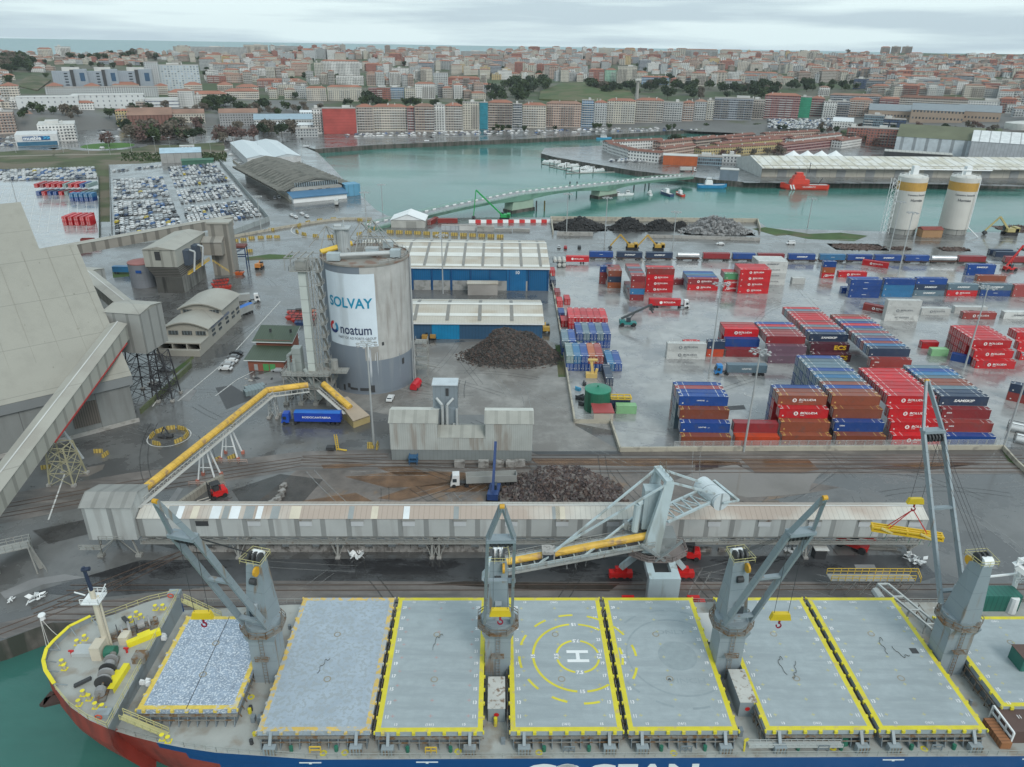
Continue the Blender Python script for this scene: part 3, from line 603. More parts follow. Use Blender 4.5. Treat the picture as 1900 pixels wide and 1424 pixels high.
# random town fabric
def claimed(px,py,w):
    for a,b,t_,bb in CLAIM:
        if px+w/2>a-1 and px-w/2<b+1 and py>t_-2 and py<bb+3: return True
    return False
NOB=[(0,60,108,140),(590,1100,187,260),(900,1030,150,200),(1000,1180,155,200),(1180,1440,160,192),(1448,1605,156,178),(0,600,205,300),(20,120,136,168),(380,600,196,240),(1440,1900,212,300),(370,700,187,200),(40,340,170,204),(560,1000,200,300)]
cand=[]
rows=[]
b=132.0
while b>16:
    rows.append(b); b-= 2.0+ b*.036
wallk=['cream']*5+['white']*6+['beige']*4+['pale grey']*4+['grey']*3+['brown brick']*3+['red brick']*2+['ochre']+['taupe']*3+['salmon']*2+['slate']
for dy in rows:
    px=-60+rnd.uniform(0,30)
    while px<1970:
        py=hz(px)+dy+rnd.uniform(-1,1); D=Dof(dy); s=CF/(D*1.05); wm_=rnd.choice((rnd.uniform(10,20),rnd.uniform(14,38))) if px>330 else rnd.uniform(9,22)
        w=wm_*s; hm=(rnd.uniform(8,26) if px>330 else rnd.uniform(6,12))
        if px>1550: hm=rnd.uniform(9,22)
        if dy>100: hm=min(hm,22)
        ok=py>crest(px)-1 and not claimed(px,py,w) and not any(a<px<b_ and c<py<d_ for a,b_,c,d_ in NOB)
        if ok and rnd.random()<(.93 if px>330 else .75): cand.append((D,px,py,wm_,hm))
        px+=w*rnd.uniform(.95,1.25)+1
cand.sort()
reg=lambda px:'on the left hillside' if px<420 else 'on the centre left hillside' if px<800 else 'on the centre hillside' if px<1150 else 'on the centre right hillside' if px<1500 else 'on the right hillside'
far=lambda D:'low' if D<1450 else 'halfway up' if D<1900 else 'high'
farm=MB(); FKEYS=list(FD); farmats=[FD[k] for k in FKEYS]+[tile,tile2,flatr,flatw]; NB=300-len(WF)-len(LM)-12
for i,(D,px,py,w,h) in enumerate(cand):
    x,y,z=town(px,py); rz=-math.atan2(x,y)*.8+rnd.uniform(-.35,.35); d=rnd.uniform(11,16) if w>14 else rnd.uniform(9,12)
    wk=rnd.choice(wallk); rf=rnd.choice(['tiles']*5+['weathered tiles']*4+['flat']*3+['pale flat']*1); st='tall' if h>20 else 'mid-height' if h>12 else 'small'
    if i<NB:
        building('town_building','%s %s building with %s roof %s %s'%(st,wk,rf,far(D),reg(px)),'building',x,y,z,w,d,h,rz,wk,rf,'%s town buildings %s'%(wk,reg(px)),pent=D<1500)
    else:
        ca,sa=math.cos(rz),math.sin(rz); k0=len(farm.v); m_=MB(); wi=FKEYS.index(wk); ri=len(FKEYS)+['tiles','weathered tiles','flat','pale flat'].index(rf)
        m_.box(-w/2,w/2,0,d,-6,h,wi)
        if 'tiles' in rf: roofgeo(m_,w,d,h+.01,'hip',min(w,d)*.18,ri)
        else: m_.box(-w/2,w/2,0,d,h+.01,h+.6,ri); m_.box(-w*.15,w*.2,d*.3,d*.7,h+.6,h+3,wi)
        farm.f+=[tuple(a_+k0 for a_ in f_) for f_ in m_.f]; farm.mi+=m_.mi
        farm.v+=[(x+vx*ca-vy*sa,y+vx*sa+vy*ca,z+vz) for vx,vy,vz in m_.v]
tag(farm.build('distant_town',farmats),'mass of small tiled and flat roofed houses farther up the hills','town houses',kind='stuff')
# peninsula quarter: white and red and yellow low houses with brown red roofs
pr=mat('quarter_roof_tiles',(.2,.085,.06),.75,var=.2,vs=.08,ribs=('y',.8,.3,.85))
def lowrow(pts,wd,h,wall,label,k=0):
    (ax,ay),(bx,by)=[g(*q) for q in pts]; L_=math.hypot(bx-ax,by-ay); rz=math.atan2(by-ay,bx-ax)
    t=T('row_house',label,'house row',((ax+bx)/2,(ay+by)/2,0),rz,'low tiled house rows on the pier'); mb=MB(); mb.box(-L_/2,L_/2,0,wd,0,h); mb.build('wall',FD[wall],t)
    r=MB(); roofgeo(r,L_,wd,h+.01,'gable',wd*.16,0,.5); rr=r.build('roof',pr,t); CLAIM.append((min(pts[0][0],pts[1][0]),max(pts[0][0],pts[1][0]),0,0))
    q=MB(); 
    for i in range(int(L_/16)): q.box(-L_/2+8+i*16,-L_/2+9.2+i*16,wd*.3,wd*.3+1,h,h+wd*.16+.6)
    q.build('chimney',flatw,rr)
for a in [(((1126,283),(1164,295)),10,9,'white','white end row of the pier houses'),(((1164,297),(1222,303)),11,9,'white','white house row in front near the car park'),(((1126,281),(1230,276)),10,9,'white','long white row facing the marina'),(((1228,293),(1290,284)),10,8,'salmon','salmon row right of the white court'),
  (((1225,282),(1330,270)),11,9,'salmon','middle salmon row behind the white court'),(((1300,292),(1440,283)),11,8,'yellow','yellow row behind the bare trees'),(((1330,283),(1450,272)),11,8,'yellow','second yellow row behind'),(((1350,273),(1470,266)),10,8,'dark red','dark red row behind the yellow rows'),
  (((1452,284),(1572,270)),12,8,'dark red','dark red row in front of the white end house'),(((1470,272),(1560,262)),10,8,'white','white row with red roof behind'),(((1560,276),(1597,270)),12,8,'white','white end house with many windows'),(((1290,276),(1400,264)),10,9,'brown brick','brown row in the back of the quarter'),(((1420,262),(1520,256)),10,8,'salmon','salmon row at the back')]: lowrow(*a)
treepatch([(1290,1460,284,291)],16,(5,8),(2,2,3),'in front of the yellow house rows',True,1.3)
bp(1230,1292,307,290,mat('orange_cladding',(.42,.1,.03),.5,ribs=('x',2,.1,.8)),'pale flat','bright orange flat roofed building near the bridge','office building','office_building',d=14,flat=True,pent=False)
bp(1292,1338,307,292,FD['glass'],'flat','grey green glass office near the bridge','office building','office_building',d=16,flat=True)
bp(1339,1372,303,291,FD['pale grey'],'pale flat','small grey office left of the long warehouse','office building','office_building',d=14,flat=True)
bp(1335,1368,335,316,mat('slate_blue_panels',(.15,.19,.23),.5),'pale flat','small slate blue harbour office','office building','office_building',d=9,flat=True,pent=False)
for a in ((1570,1606,262,238),(1608,1662,272,240)): bp(a[0],a[1],a[2],a[3],'red brick','flat','red brick flats %s the car park right of the tiled quarter'%('behind' if a[0]<1600 else 'in front of'),d=20,flat=True)
bp(1600,1634,245,215,'glass','flat','grey glass tower beside the blue curtain wall building',d=18); bp(1635,1676,240,222,'dark blue','flat','blue curtain wall building','office building','office_building',d=16)
bp(1545,1580,238,226,'white',whr,'white tent shaped hall beside the big car park','hall','hall',d=22,pent=False,rk='gable')
slr=mat('slate_roof',(.2,.23,.25),.5,var=.1)
for i,a in enumerate(((1613,1690,222,206),(1692,1778,228,206),(1779,1848,226,208))): bp(*a,F('tan_wall',(.34,.26,.2),bay=4,sto=8,hf=.3),slr,'%s part of the long slate roofed tan hall'%('left','middle','right')[i],'long hall','hall',d=40,pent=False,rk='gable')
# right-hand warehouses
hb=mat('white_blue_panels',(.5,.55,.58),.45,ribs=('x',12,.25,.55)); x,y,z,w,h,rz=bpx(1665,1806,287,258,True)
t=building('big_warehouse','big white panelled warehouse with green roof and blue gable end','warehouse',x,y,0,w,60,h,rz-.05,hb,mat('green_brown_roof',(.12,.13,.08),.8,var=.2,vs=.05),rk='gable',pent=False)
mb=MB(); mb.box(w/2+.05,w/2+.6,0,60,0,h+3); mb.build('gable_end',mat('sky_blue_panels',(.05,.3,.5),.5,ribs=('y',30,.4,1.8)),t)
bp(1806,1960,300,268,mat('lattice_wall',(.4,.42,.44),.5,ribs=('x',3,.2,.8)),mat('white_bay_roof',(.6,.62,.62),.5,ribs=('x',9,.12,.5)),'white roofed shed at the right edge','warehouse','warehouse',d=50,flat=True,pent=False,rk='gable')
x,y=g(1890,268); t=T('storage_tank','white round storage tank at the right edge','tank',(x,y,0)); mb=MB(); mb.lathe([(20,0),(20,24),(0,27)],28); mb.build('shell',mat('tank_cream',(.5,.5,.47),.5),t)
bp(1645,1758,294,285,DARK,mat('pale_canopy',(.4,.4,.37),.6,ribs=('x',4,.1,.6)),'open loading canopy in front of the big warehouse','canopy','canopy',d=18,flat=True,pent=False,rk='flat')
for q in range(4):
    x,y=g(1510+q*26-40,297); t=T('white_tent','white peaked tent roof behind the long warehouse','tent',(x,y,0),0,'white peaked tents behind the long warehouse'); mb=MB(); mb.lathe([(8,4),(3,7),(.3,9)],10); mb.build('canopy',WHITE,t); mb=MB(); [mb.tube((6*cx,6*cy,0),(6*cx,6*cy,4.3),.15,.15,6) for cx in (-1,1) for cy in (-1,1)]; mb.build('pole',STEEL,t)
# long warehouse on the tug's quay
x0,y0=g(1412,328); x1,y1=g(1960,331); L_=math.hypot(x1-x0,y1-y0); rz=math.atan2(y1-y0,x1-x0); t=T('long_warehouse','very long beige warehouse with a striped roof behind the red tug','warehouse',(x0,y0,0),rz)
mb=MB(); mb.box(0,L_,0,55,0,9.5); mb.build('wall',mat('beige_wall',(.4,.38,.33),.7,var=.1,ribs=('x',12,.03,.6)),t)
mb=MB(); mb.poly([(-2,-5,8.2),(L_,-5,8.2),(L_,27,14),(-2,27,14)]); mb.poly([(-2,60,8.2),(-2,27,14),(L_,27,14),(L_,60,8.2)]); mb.poly([(-2,-5,8.2),(-2,-5,7.4),(L_,-5,7.4),(L_,-5,8.2)]); mb.build('roof',mat('beige_striped_roof',(.5,.48,.4),.6,var=.06,vs=.1,c2=(.6,.6,.56),t=.5,s2=.1,ribs=('x',7.5,.12,.55)),t)
mb=MB(); mb.poly([(-2.01,-5,8),(-2.01,-5,0),(-2.01,60,0),(-2.01,60,8),(-2.01,27,14)]); mb.build('gable_end',mat('corrugated_white',(.5,.52,.5),.5,ribs=('y',1.5,.25,.7)),t)
for q in range(9):
    mb=MB(); mb.box(14+q*26,22+q*26,-.3,-.02,0,6); mb.build('door',mat('grey_door',(.25,.26,.26),.6),t)
# ============================================================ PORT BUILDINGS
def frame(A,B,z=0):
    a=g(*A,z); b=g(*B,z); return (a[0],a[1],0),math.atan2(b[1]-a[1],b[0]-a[0]),math.hypot(b[0]-a[0],b[1]-a[1])
def dpt(B,D): b=g(*B); d=g(*D); return math.hypot(b[0]-d[0],b[1]-d[1])
def loc(o,x,y):   # world xy -> local of a thing
    dx=x-o.location.x; dy=y-o.location.y; a=-o.rotation_euler.z; return (dx*math.cos(a)-dy*math.sin(a),dx*math.sin(a)+dy*math.cos(a))
ladm=mat('weathered_steel',(.3,.3,.28),.6,.2,var=.15,c2=(.16,.1,.07),t=.68,s2=.8)
clad=mat('grey_cladding',(.26,.265,.255),.5,var=.08,vs=.15,ribs=('xy',6.5,.14,.62),c2=(.2,.2,.19),t=.6,s2=.3,streak=True)
beige=mat('beige_cladding',(.33,.32,.28),.5,var=.06,vs=.1,ribs=('xy',30,.015,.8),c2=(.29,.275,.24),t=.55,s2=.08)
galc=mat('pale_cladding',(.42,.44,.43),.5,var=.1,vs=.15,ribs=('x',5.4,.2,.6),c2=(.35,.36,.35),t=.58,s2=.5,streak=True)
galr=mat('patchy_roof_sheets',(.52,.5,.45),.55,var=.12,vs=.2,c2=(.38,.31,.26),t=.52,s2=.05,ribs=('x',1.1,.12,.78))
# ---- the great silo
SX,SY,SR,SH=-45.6,222.0,13.3,41.0
S=T('concrete_silo','huge round concrete silo with a white banner and grey blue painted foot','silo',(SX,SY,0))
paint=mat('blue_grey_paint',(.17,.2,.235),.5,var=.08,vs=.1,c2=(.2,.225,.25),t=.6,s2=.4,streak=True)
wcon=mat('weathered_concrete',(.4,.4,.385),.75,var=.12,vs=.3,c2=(.27,.255,.235),t=.6,s2=.7,soft=.12,streak=True)
def arc(mb,a0,a1,z0,z1,r,mi=0,n=None):
    n=n or max(1,int(abs(a1-a0)/3))
    for i in range(n):
        t0=R(a0+(a1-a0)*i/n); t1=R(a0+(a1-a0)*(i+1)/n)
        mb.poly([(r*math.cos(t0),r*math.sin(t0),z0),(r*math.cos(t1),r*math.sin(t1),z0),(r*math.cos(t1),r*math.sin(t1),z1),(r*math.cos(t0),r*math.sin(t0),z1)],mi)
mb=MB(); arc(mb,-360,0,0,11.2,SR,0); arc(mb,-360,-141,11.2,SH,SR,0); arc(mb,-141,-87,11.2,SH,SR,0); arc(mb,-87,0,11.2,SH-.0,SR,1); arc(mb,-360,0,0,.6,SR+.3,0)
mb.build('wall',[paint,wcon],S)
mb=MB(); arc(mb,-87,-69,11.2,16.2,SR+.02,0); mb.build('stained_panel',mat('stained_concrete',(.3,.29,.27),.8,var=.2,c2=(.6,.62,.63),t=.58,s2=.8,soft=.03,streak=True),S)
for q in ((-82,-79.5,2,15),(-72,-71,3,14),(-40,-39,4,12)): mb=MB(); arc(mb,*q,SR+.04,0); mb.build('stain',mat('white_stain',(.5,.53,.56),.7,c2=(.2,.23,.26),t=.5,s2=1.2,streak=True),S)
mb=MB(); mb.disc((0,0,SH),SR,72); mb.lathe([(SR,SH-.3),(SR+.25,SH-.3),(SR+.25,SH+.25),(SR-.1,SH+.25),(SR-.1,SH)],72); rf=mb.build('roof',mat('silo_roof',(.24,.225,.2),.8,var=.2,vs=.2,c2=(.2,.13,.1),t=.56,s2=.25),S)
mb=MB(); pts=[((SR-.4)*math.cos(R(a)),(SR-.4)*math.sin(R(a)),SH+.25) for a in range(-60,200,12)]; mb.rail(pts,1.1,.08,3); mb.build('railing',STEEL,rf)
ban=mat('banner_cloth',(.62,.7,.76),.5,var=.05,c2=(.5,.56,.6),t=.64,s2=.25,streak=True)
mb=MB(); arc(mb,-141,-69,15.9,38.6,SR+.06,0,24); bn=mb.build('banner',ban,S)
def bent(txt,size,m,az,z,name,sx=1.0,bold=.0,r=SR+.16):
    o=text(txt,size,m,name,bn,bold=bold,sx=sx); me=o.data.copy(); o.data=me; o.rotation_euler=(0,0,0)
    for v in me.vertices:
        t=R(az)+v.co.x/r; v.co=(r*math.cos(t),r*math.sin(t),z+v.co.y)
    return o
bent('SOLVAY',4.3,mat('banner_blue',(.0,.24,.4),.5),-104.5,29.5,'lettering',.92,.02)
bent('noatum',4.3,mat('navy_ink',(.02,.035,.09),.5),-98,21.1,'lettering',.78,.012)
bent('PART OF AD PORTS GROUP',1.15,mat('grey_ink',(.12,.13,.15),.5),-97.5,18.5,'lettering',.85,.0)
for i,(a0,a1,c) in enumerate(((90,215,(.55,.02,.03)),(215,330,(.015,.03,.14)),(330,420,(.02,.25,.45)))):
    mb=MB(); mb.disc((0,0,0),1.9,30,0,r0=.95,a0=a0,a1=a1); o=mb.build('emblem',mat('emblem_%d'%i,c,.5),bn); me=o.data
    for v in me.vertices:
        t=R(-131)+v.co.x/(SR+.16); v.co=((SR+.16)*math.cos(t),(SR+.16)*math.sin(t),21.2+v.co.y)
mb=MB()
for a,z,w,h in ((-113,2.5,1,1.5),(-106,1.6,2.6,.8),(-91,1.6,3,1.0),(-85,1.6,2,1.0),(-80,1.8,1.2,2.4),(-63,16.5,.7,1.1),(-33,9,1,2),(-121,1.5,.8,2)): arc(mb,a-w*2.1,a+w*2.1,z-h/2,z+h/2,SR+.08,0,2)
mb.build('opening',DARK,S)
mb=MB(); mb.tube((SR+.5,-1,0),(SR+.5,-1,SH),.25); mb.tube((SR+.3,-3,0),(SR+.3,-3,14),.15); mb.build('downpipe',STEEL,S)
# roof machinery (things of their own standing on the silo)
mb=MB(); t=T('filter_tower','grey ribbed filter tower standing on the silo roof','filter tower',(SX-6,SY-1,SH))
mb.tube((0,0,0),(0,0,8.2),2.0,2.0,10); mb.build('body',mat('filter_grey',(.36,.38,.38),.5,ribs=('xy',.8,.2,.7)),t); mb=MB(); mb.box(-2.3,2.3,-2.3,2.3,8.22,8.6); mb.tube((-2.4,0,8.9),(-.2,0,8.9),.6); mb.tube((-2.4,0,9.1),(-2.4,0,1),.35); mb.tube((.4,0,8.6),(.4,0,10.6),.2); mb.build('duct',STEEL,t)
t=T('roof_duct','long grey round duct lying across the silo roof','duct',(SX-8,SY-7.5,SH)); mb=MB(); mb.tube((1.5,0,1.6),(17,4,1.6),.75,n=12); mb.build('pipe',STEEL,t)
mb=MB(); mb.box(-1.6,2.2,-1.4,1.2,.3,2.4); mb.build('motor_box',mat('pale_blue_box',(.36,.42,.44),.5),t); mb=MB(); mb.box(16.4,19.4,3,5.4,.5,2.6); mb.build('motor_box',MATS['pale_blue_box'],t)
for i,(x,y,w,l) in enumerate(((2.5,-1.2,3.6,2.6),(6,7,3,2.2),(10.5,1.2,.1,.1))[:2]):
    t=T('ventilation_box','pale grey ventilation box %s on the silo roof'%('in front of the truss' if i==0 else 'near the far edge'),'ventilation box',(SX+x,SY+y,SH)); mb=MB(); mb.box(-w/2,w/2,-l/2,l/2,.6,2.4); mb.build('casing',MATS['pale_blue_box'],t)
    mb=MB(); [mb.box(a-.1,a+.1,b-.1,b+.1,0,.6) for a in (-w/2+.2,w/2-.2) for b in (-l/2+.2,l/2-.2)]; mb.box(-w/2-.1,w/2+.1,-l/2-.1,l/2+.1,2.42,2.55); mb.build('stand',STEEL,t)
t=T('roof_truss','steel A frame with long stay rods over the silo roof','truss',(SX,SY,SH)); mb=MB()
for s in (-1,1):
    ap=(1+s*-.0-3*(s<0),8+s*1.5,8.5)
    for q in ((-7,3,0),(7.5,2,0),(10.5,-1.5,2),(-1,-4,1)): mb.bar(ap,(q[0]+s*1.2,q[1],q[2]),.22)
ap=(-12,3,8); 
for q in ((-13,-3,1),(-10,5,0),(-4,-3,2),(-17,0,2),(-2,2,3)): mb.bar(ap,q,.2)
for i in range(9):
    mb.bar((-3+i*.9,3,1.2),(-2.4+i*.9,6,4.2),.16); mb.bar((-3+i*.9,6,1.2),(-2.4+i*.9,3,4.4),.16)
mb.bar((-3,3,1.2),(5.5,3,1.2),.3); mb.bar((-3,6,4.2),(5.5,6,4.2),.3); mb.bar((-3,3,4.2),(5.5,3,4.4),.2); mb.build('rods',ladm,t)
mb=MB(); mb.tube((-12.5,-4,1.6),(-4,1,3.2),.8,n=10); mb.build('yellow_tube',YELLOW,t)
# ---- bucket elevator and stair tower left of the silo
ex,ey=g(592,742); E_=T('elevator_tower','tall pale bucket elevator leg with zigzag stair tower beside the silo','elevator tower',(ex,ey,0))
pw=mat('pale_green_casing',(.46,.5,.47),.5,var=.08,ribs=('z',4,.04,.5))
mb=MB(); mb.box(-2.3,-.1,0,2.2,7,41); mb.build('casing',pw,E_)
mb=MB(); mb.box(-2.8,.3,-.4,2.8,41,43.5); mb.box(-4.5,1.5,-1,4.5,40.6,40.9); mb.build('head',ladm,E_)
mb=MB(); mb.rail([(-4.5,-1,40.9),(1.5,-1,40.9),(1.5,4.5,40.9),(-4.5,4.5,40.9),(-4.5,-1,40.9)],1.2,.1,1.6)
for i in range(4): mb.bar((-5.5+i*2,-1,44.5),(-4.5+i*2,4.5,45.2),.3)
mb.rail([(-5.5,-1,43.5),(4,-1,43.5)],1.2,.1,1.6); mb.bar((-5.5,-1,44.7),(4,-1,44.7),.2); mb.bar((-5.5,4.5,44.7),(4,4.5,44.7),.2)
for x in (-5.5,1,4):
    for y in (-1,4.5): mb.bar((x,y,40.9),(x,y,44.7),.16)
mb.build('head_platform',ladm,E_)
mb=MB()
for x in (.4,2.2):
    for y in (-.5,3.2): mb.bar((x,y,0),(x,y,44),.22)
for k in range(11):
    z=4*k; s=k%2
    for y in (-.5,3.2): mb.bar((.4,y,z),(2.2,y,z+4),.09)
    mb.bar((.4,-.5,z),(.4,3.2,z+4),.1); mb.bar((2.2,-.5,z+4),(2.2,3.2,z),.1)
    for y in (-.5,3.2): mb.bar((.4,y,z),(2.2,y,z),.12)
mb.build('lattice',ladm,E_)
mb=MB()
for k in range(10):
    z=4+4*k; mb.box(2.3,3.9,1,4.6,z-.1,z); mb.rail([(2.3,1,z),(3.9,1,z),(3.9,4.6,z)],1.1,.08,1.5); mb.bar((3.1,4.4,z),(3.1,1.2,z+4),.8,.15); mb.bar((3.6,4.4,z+1),(3.6,1.2,z+5),.07)
mb.build('stair',ladm,E_)
mb=MB()
for x in (-9,-4.5,0,4): 
    for y in (-3.5,1.5,6): mb.bar((x,y,0),(x,y,9.5),.35); mb.box(x-.7,x+.7,y-.7,y+.7,0,.9)
for z in (5.2,9.5):
    mb.box(-9.4,5,-4,6.4,z,z+.15); mb.rail([(-9.4,6.4,z+.15),(-9.4,-4,z+.15),(5,-4,z+.15),(5,6,z+.15)],1.2,.12,1.5)
for x in (-9,-4.5,0): mb.bar((x,-3.5,0),(x+4.5,-3.5,5.2),.16); mb.bar((x+4.5,-3.5,5.2),(x,-3.5,9.5),.16)
for i in range(3): mb.bar((-8+i,-4.6,9.6),(-1+i,-4.6,2),.14)
mb.build('base_frame',ladm,E_)
mb=MB(); mb.box(-6.6,-4,-.5,2.4,6,17); mb.box(-2,1.4,-2.5,1.4,1.2,6.5); mb.tube((-6,-1.4,14),(-6,-1.4,2),.5); mb.tube((-8,0,14.5),(-8,0,9.6),.5); mb.tube((-8,0,14.5),(-6,0,16),.5); mb.tube((-3,-1.5,11),(0,-2.6,5),.6); mb.build('filter_box',mat('green_grey_box',(.26,.29,.28),.55,ribs=('z',2.5,.05,.6)),E_)
mb=MB(); mb.tube((5.5,1,13),(5.5,1,9),1.1); mb.box(4,9.5,-1,3,9.3,9.6); mb.rail([(5,-1,9.6),(9.5,-1,9.6)],1.1,.1,1.4); mb.build('bridge_platform',ladm,E_)
t=T('stair_cage','grey steel stair cage on the right side of the silo foot','stairs',(SX+SR+2.2,SY+2,0)); mb=MB()
for z in (0,3,6,9): mb.box(-1.6,2.4,-2,2,z+2.9,z+3); mb.rail([(-1.6,-2,z+3),(2.4,-2,z+3),(2.4,2,z+3)],1.1,.1,1.3)
for x in (-1.6,2.4):
    for y in (-2,2): mb.bar((x,y,0),(x,y,13),.18)
mb.bar((0,-4,6),(7,-5,5),.25); mb.build('frame',ladm,t)
# ---- striped roof sheds A and B
def shed(name,label,x0,x1,y0,y1,he,hr,ry,wallm,dx,dw,strips,rz,extra=None):
    t=T(name,label,'warehouse',(x0,y0,0),rz); L_=x1-x0; D_=y1-y0
    mb=MB(); mb.box(0,L_,0,D_,0,he); mb.build('wall',wallm,t)
    zf=lambda y:(he+(hr-he)*(y/ry) if y<ry else hr-(hr-he)*(y-ry)/(D_-ry))
    mb=MB(); mb.poly([(-.6,-.8,zf(0)-.05),(L_+.6,-.8,zf(0)-.05),(L_+.6,ry,hr+.15),(-.6,ry,hr+.15)]); mb.poly([(-.6,ry,hr+.15),(L_+.6,ry,hr+.15),(L_+.6,D_+.8,he+.1),(-.6,D_+.8,he+.1)])
    mb.poly([(0,0,he),(0,ry,hr+.1),(0,D_,he)]); mb.poly([(L_,0,he),(L_,ry,hr+.1),(L_,D_,he)]); mb.poly([(-.6,-.8,zf(0)-.05),(-.6,-.8,he-.6),(L_+.6,-.8,he-.6),(L_+.6,-.8,zf(0)-.05)],1)
    rf=mb.build('roof',[mat('beige_fibre_roof',(.46,.43,.37),.5,var=.08,vs=.2,ribs=('x',1.0,.12,.86),c2=(.4,.35,.28),t=.55,s2=.1),WHITE],t)
    def band(ya,yb,xa,xb,mi,off,mb):
        zz=lambda y:zf(y)+.15+off-(.0 if y>0 else .2); mb.poly([(xa,ya,zz(ya)),(xb,ya,zz(ya)),(xb,yb,zz(yb)),(xa,yb,zz(yb))],mi)
    mb=MB()
    for a,b in strips: band(a*ry,b*ry,-.5,L_+.5,0,.05,mb)
    for a,b in ((.25,.45),(.6,.8)): band(ry+a*(D_-ry),ry+b*(D_-ry),-.5,L_+.5,0,.05,mb)
    band(ry-1.2,ry,-.6,L_+.6,0,.12,mb); band(ry,ry+1.2,-.6,L_+.6,0,.12,mb); mb.build('white_sheets',mat('white_sheets',(.62,.62,.58),.45,var=.08),rf)
    mb=MB(); x=dx
    while x<L_-2: band(1,ry-1.3,x,x+dw,0,.09,mb); band(ry+1.3,D_-1,x,x+dw,0,.09,mb); x+=extra or 9
    mb.build('rooflight',mat('grey_rooflight',(.2,.19,.17),.4,var=.1),rf); return t
ba=mat('blue_sheet_wall',(.005,.1,.24),.45,var=.15,vs=.06,ribs=('x',.9,.25,.8))
tA=shed('striped_shed','long shed with striped white and beige roof, blue front and concrete plinth',-71,15.5,317,366,10.5,13.5,33,ba,5,1.2,((.02,.1),(.4,.55),(.72,.8)),.02,8.6)
for i in range(11): mb=MB(); mb.box(i*8.6+.2,i*8.6+.6,-.5,-.02,0,10.2); mb.build('pillar',mat('blue_steel',(.01,.07,.2),.4),tA)
mb=MB(); [mb.box(.8+i*8.6,8.6+i*8.6-.2,-.25,-.02,0,4.4) for i in range(9)]; mb.build('plinth',mat('stained_plinth',(.3,.3,.29),.8,var=.2,c2=(.2,.2,.19),t=.55,s2=.4),tA)
mb=MB(); mb.box(68,76.5,-.3,-.02,0,9.8); dr=mb.build('door',mat('blue_door',(.01,.12,.28),.4,ribs=('x',1,.1,.7)),tA); text('10',2,WHITE,'number',dr,(72.6,-.36,8.3),bold=.02)
t=T('scaffold_hopper','grey steel hopper frame beside the striped shed\'s corner','hopper',(*g(1003,535),0)); mb=MB()
for x in (-3,0,3):
    for y in (-2,2): mb.bar((x,y,0),(x,y,8.5),.3)
for z in (2.5,5.5): mb.bar((-3,-2,z),(3,-2,z+2.5),.2); mb.bar((3,-2,z),(-3,-2,z+2.5),.2)
mb.build('legs',ladm,t); mb=MB(); mb.box(-3.6,3.6,-2.6,2.6,7.2,9.5); mb.build('bin',CONC,t)
tB=shed('low_blue_shed','lower shed with striped beige roof, blue walls and a bright blue door',-44,11,257,283,6.6,8.8,15,mat('slate_blue_wall',(.03,.09,.17),.5,var=.15,vs=.06,ribs=('x',1.2,.2,.8)),7,1.3,((.3,.45),),.025,12)
mb=MB(); mb.box(14,24.2,-.3,-.02,0,6); mb.build('door',mat('bright_blue_door',(.005,.2,.4),.4,ribs=('x',1.1,.15,.8)),tB)
t=T('low_store','small flat pale roofed store between the two striped sheds','store',(*g(868,548),0),.03); mb=MB(); mb.box(0,13,0,4,0,5); mb.build('wall',flatr,t); mb=MB(); mb.box(-.3,13.3,-.3,4.3,5.02,5.4); mb.build('roof',MATS['beige_fibre_roof'],t)
# ---- A frame store at the left
cx_,cy_=g(255,782); e=Vector((-.768,-.6405,0)); up=Vector((-.6405,.768,0)); rz=math.atan2(-e.y,-e.x)
A=T('bulk_store','huge beige A frame bulk store filling the left edge','bulk store',(cx_,cy_,0),rz)   # +x toward its right end, y up the slope
mb=MB(); L_=150; w2=37.7; mb.hexa([(-L_,.3,0),(0,.3,0),(0,2*w2,0),(-L_,2*w2,0)],[(-L_,.3,13.6),(0,.3,13.6),(0,2*w2,13.6),(-L_,2*w2,13.6)],0); mb.poly([(0,.3,13.6),(0,2*w2,13.6),(0,w2,43.5)])
mb.build('wall',mat('store_wall',(.2,.21,.205),.6,var=.06,ribs=('x',9,.02,.5),c2=(.16,.165,.16),t=.55,s2=.3,streak=True),A)
mb=MB(); th=.6; mb.poly([(-L_,-1.2,14.6),(.9,-1.2,14.6),(.9,w2,44),(-L_,w2,44)]); mb.poly([(-L_,w2,44),(.9,w2,44),(.9,2*w2+1,14.6),(-L_,2*w2+1,14.6)]); mb.poly([(.9,-1.2,14.6),(.9,-1.2,14),(.9,w2,43.3),(.9,w2,44)],1); mb.poly([(.9,2*w2+1,14.6),(.9,2*w2+1,14),(.9,w2,43.3),(.9,w2,44)],1)
bro=mat('beige_store_roof',(.285,.278,.24),.5,var=.05,vs=.05,ribs=('y',11.5,.012,.72),c2=(.262,.255,.22),t=.57,s2=.22,soft=.1,rgh=.65,streak=False)
rfA=mb.build('roof',[bro,WHITE],A)
mb=MB(); rq=random.Random(6); nz_=Vector((0,-.62,.785))
for _ in range(46): yy=rq.uniform(2,34); xx=rq.uniform(-70,-3); zz=14.6+(44-14.6)*(yy+1.2)/(w2+1.2)+.05; s_=rq.uniform(.1,.35); mb.poly([(xx,yy,zz),(xx+s_,yy,zz),(xx+s_,yy+.3,zz+.24),(xx,yy+.3,zz+.24)])
for k in range(12): xx=-1-k*6.2; mb.bar((xx,-1,14.68),(xx,w2-.3,43.95),.07,.03)
mb.build('fixings',mat('roof_fixing',(.2,.19,.16),.6),rfA)
mb=MB(); mb.poly([(-L_,-1.25,14.55),(.9,-1.25,14.55),(.9,-.5,11.6),(-L_,-.5,11.6)]); mb.build('eaves_panel',mat('eaves_grey',(.25,.265,.27),.5,var=.05),A)
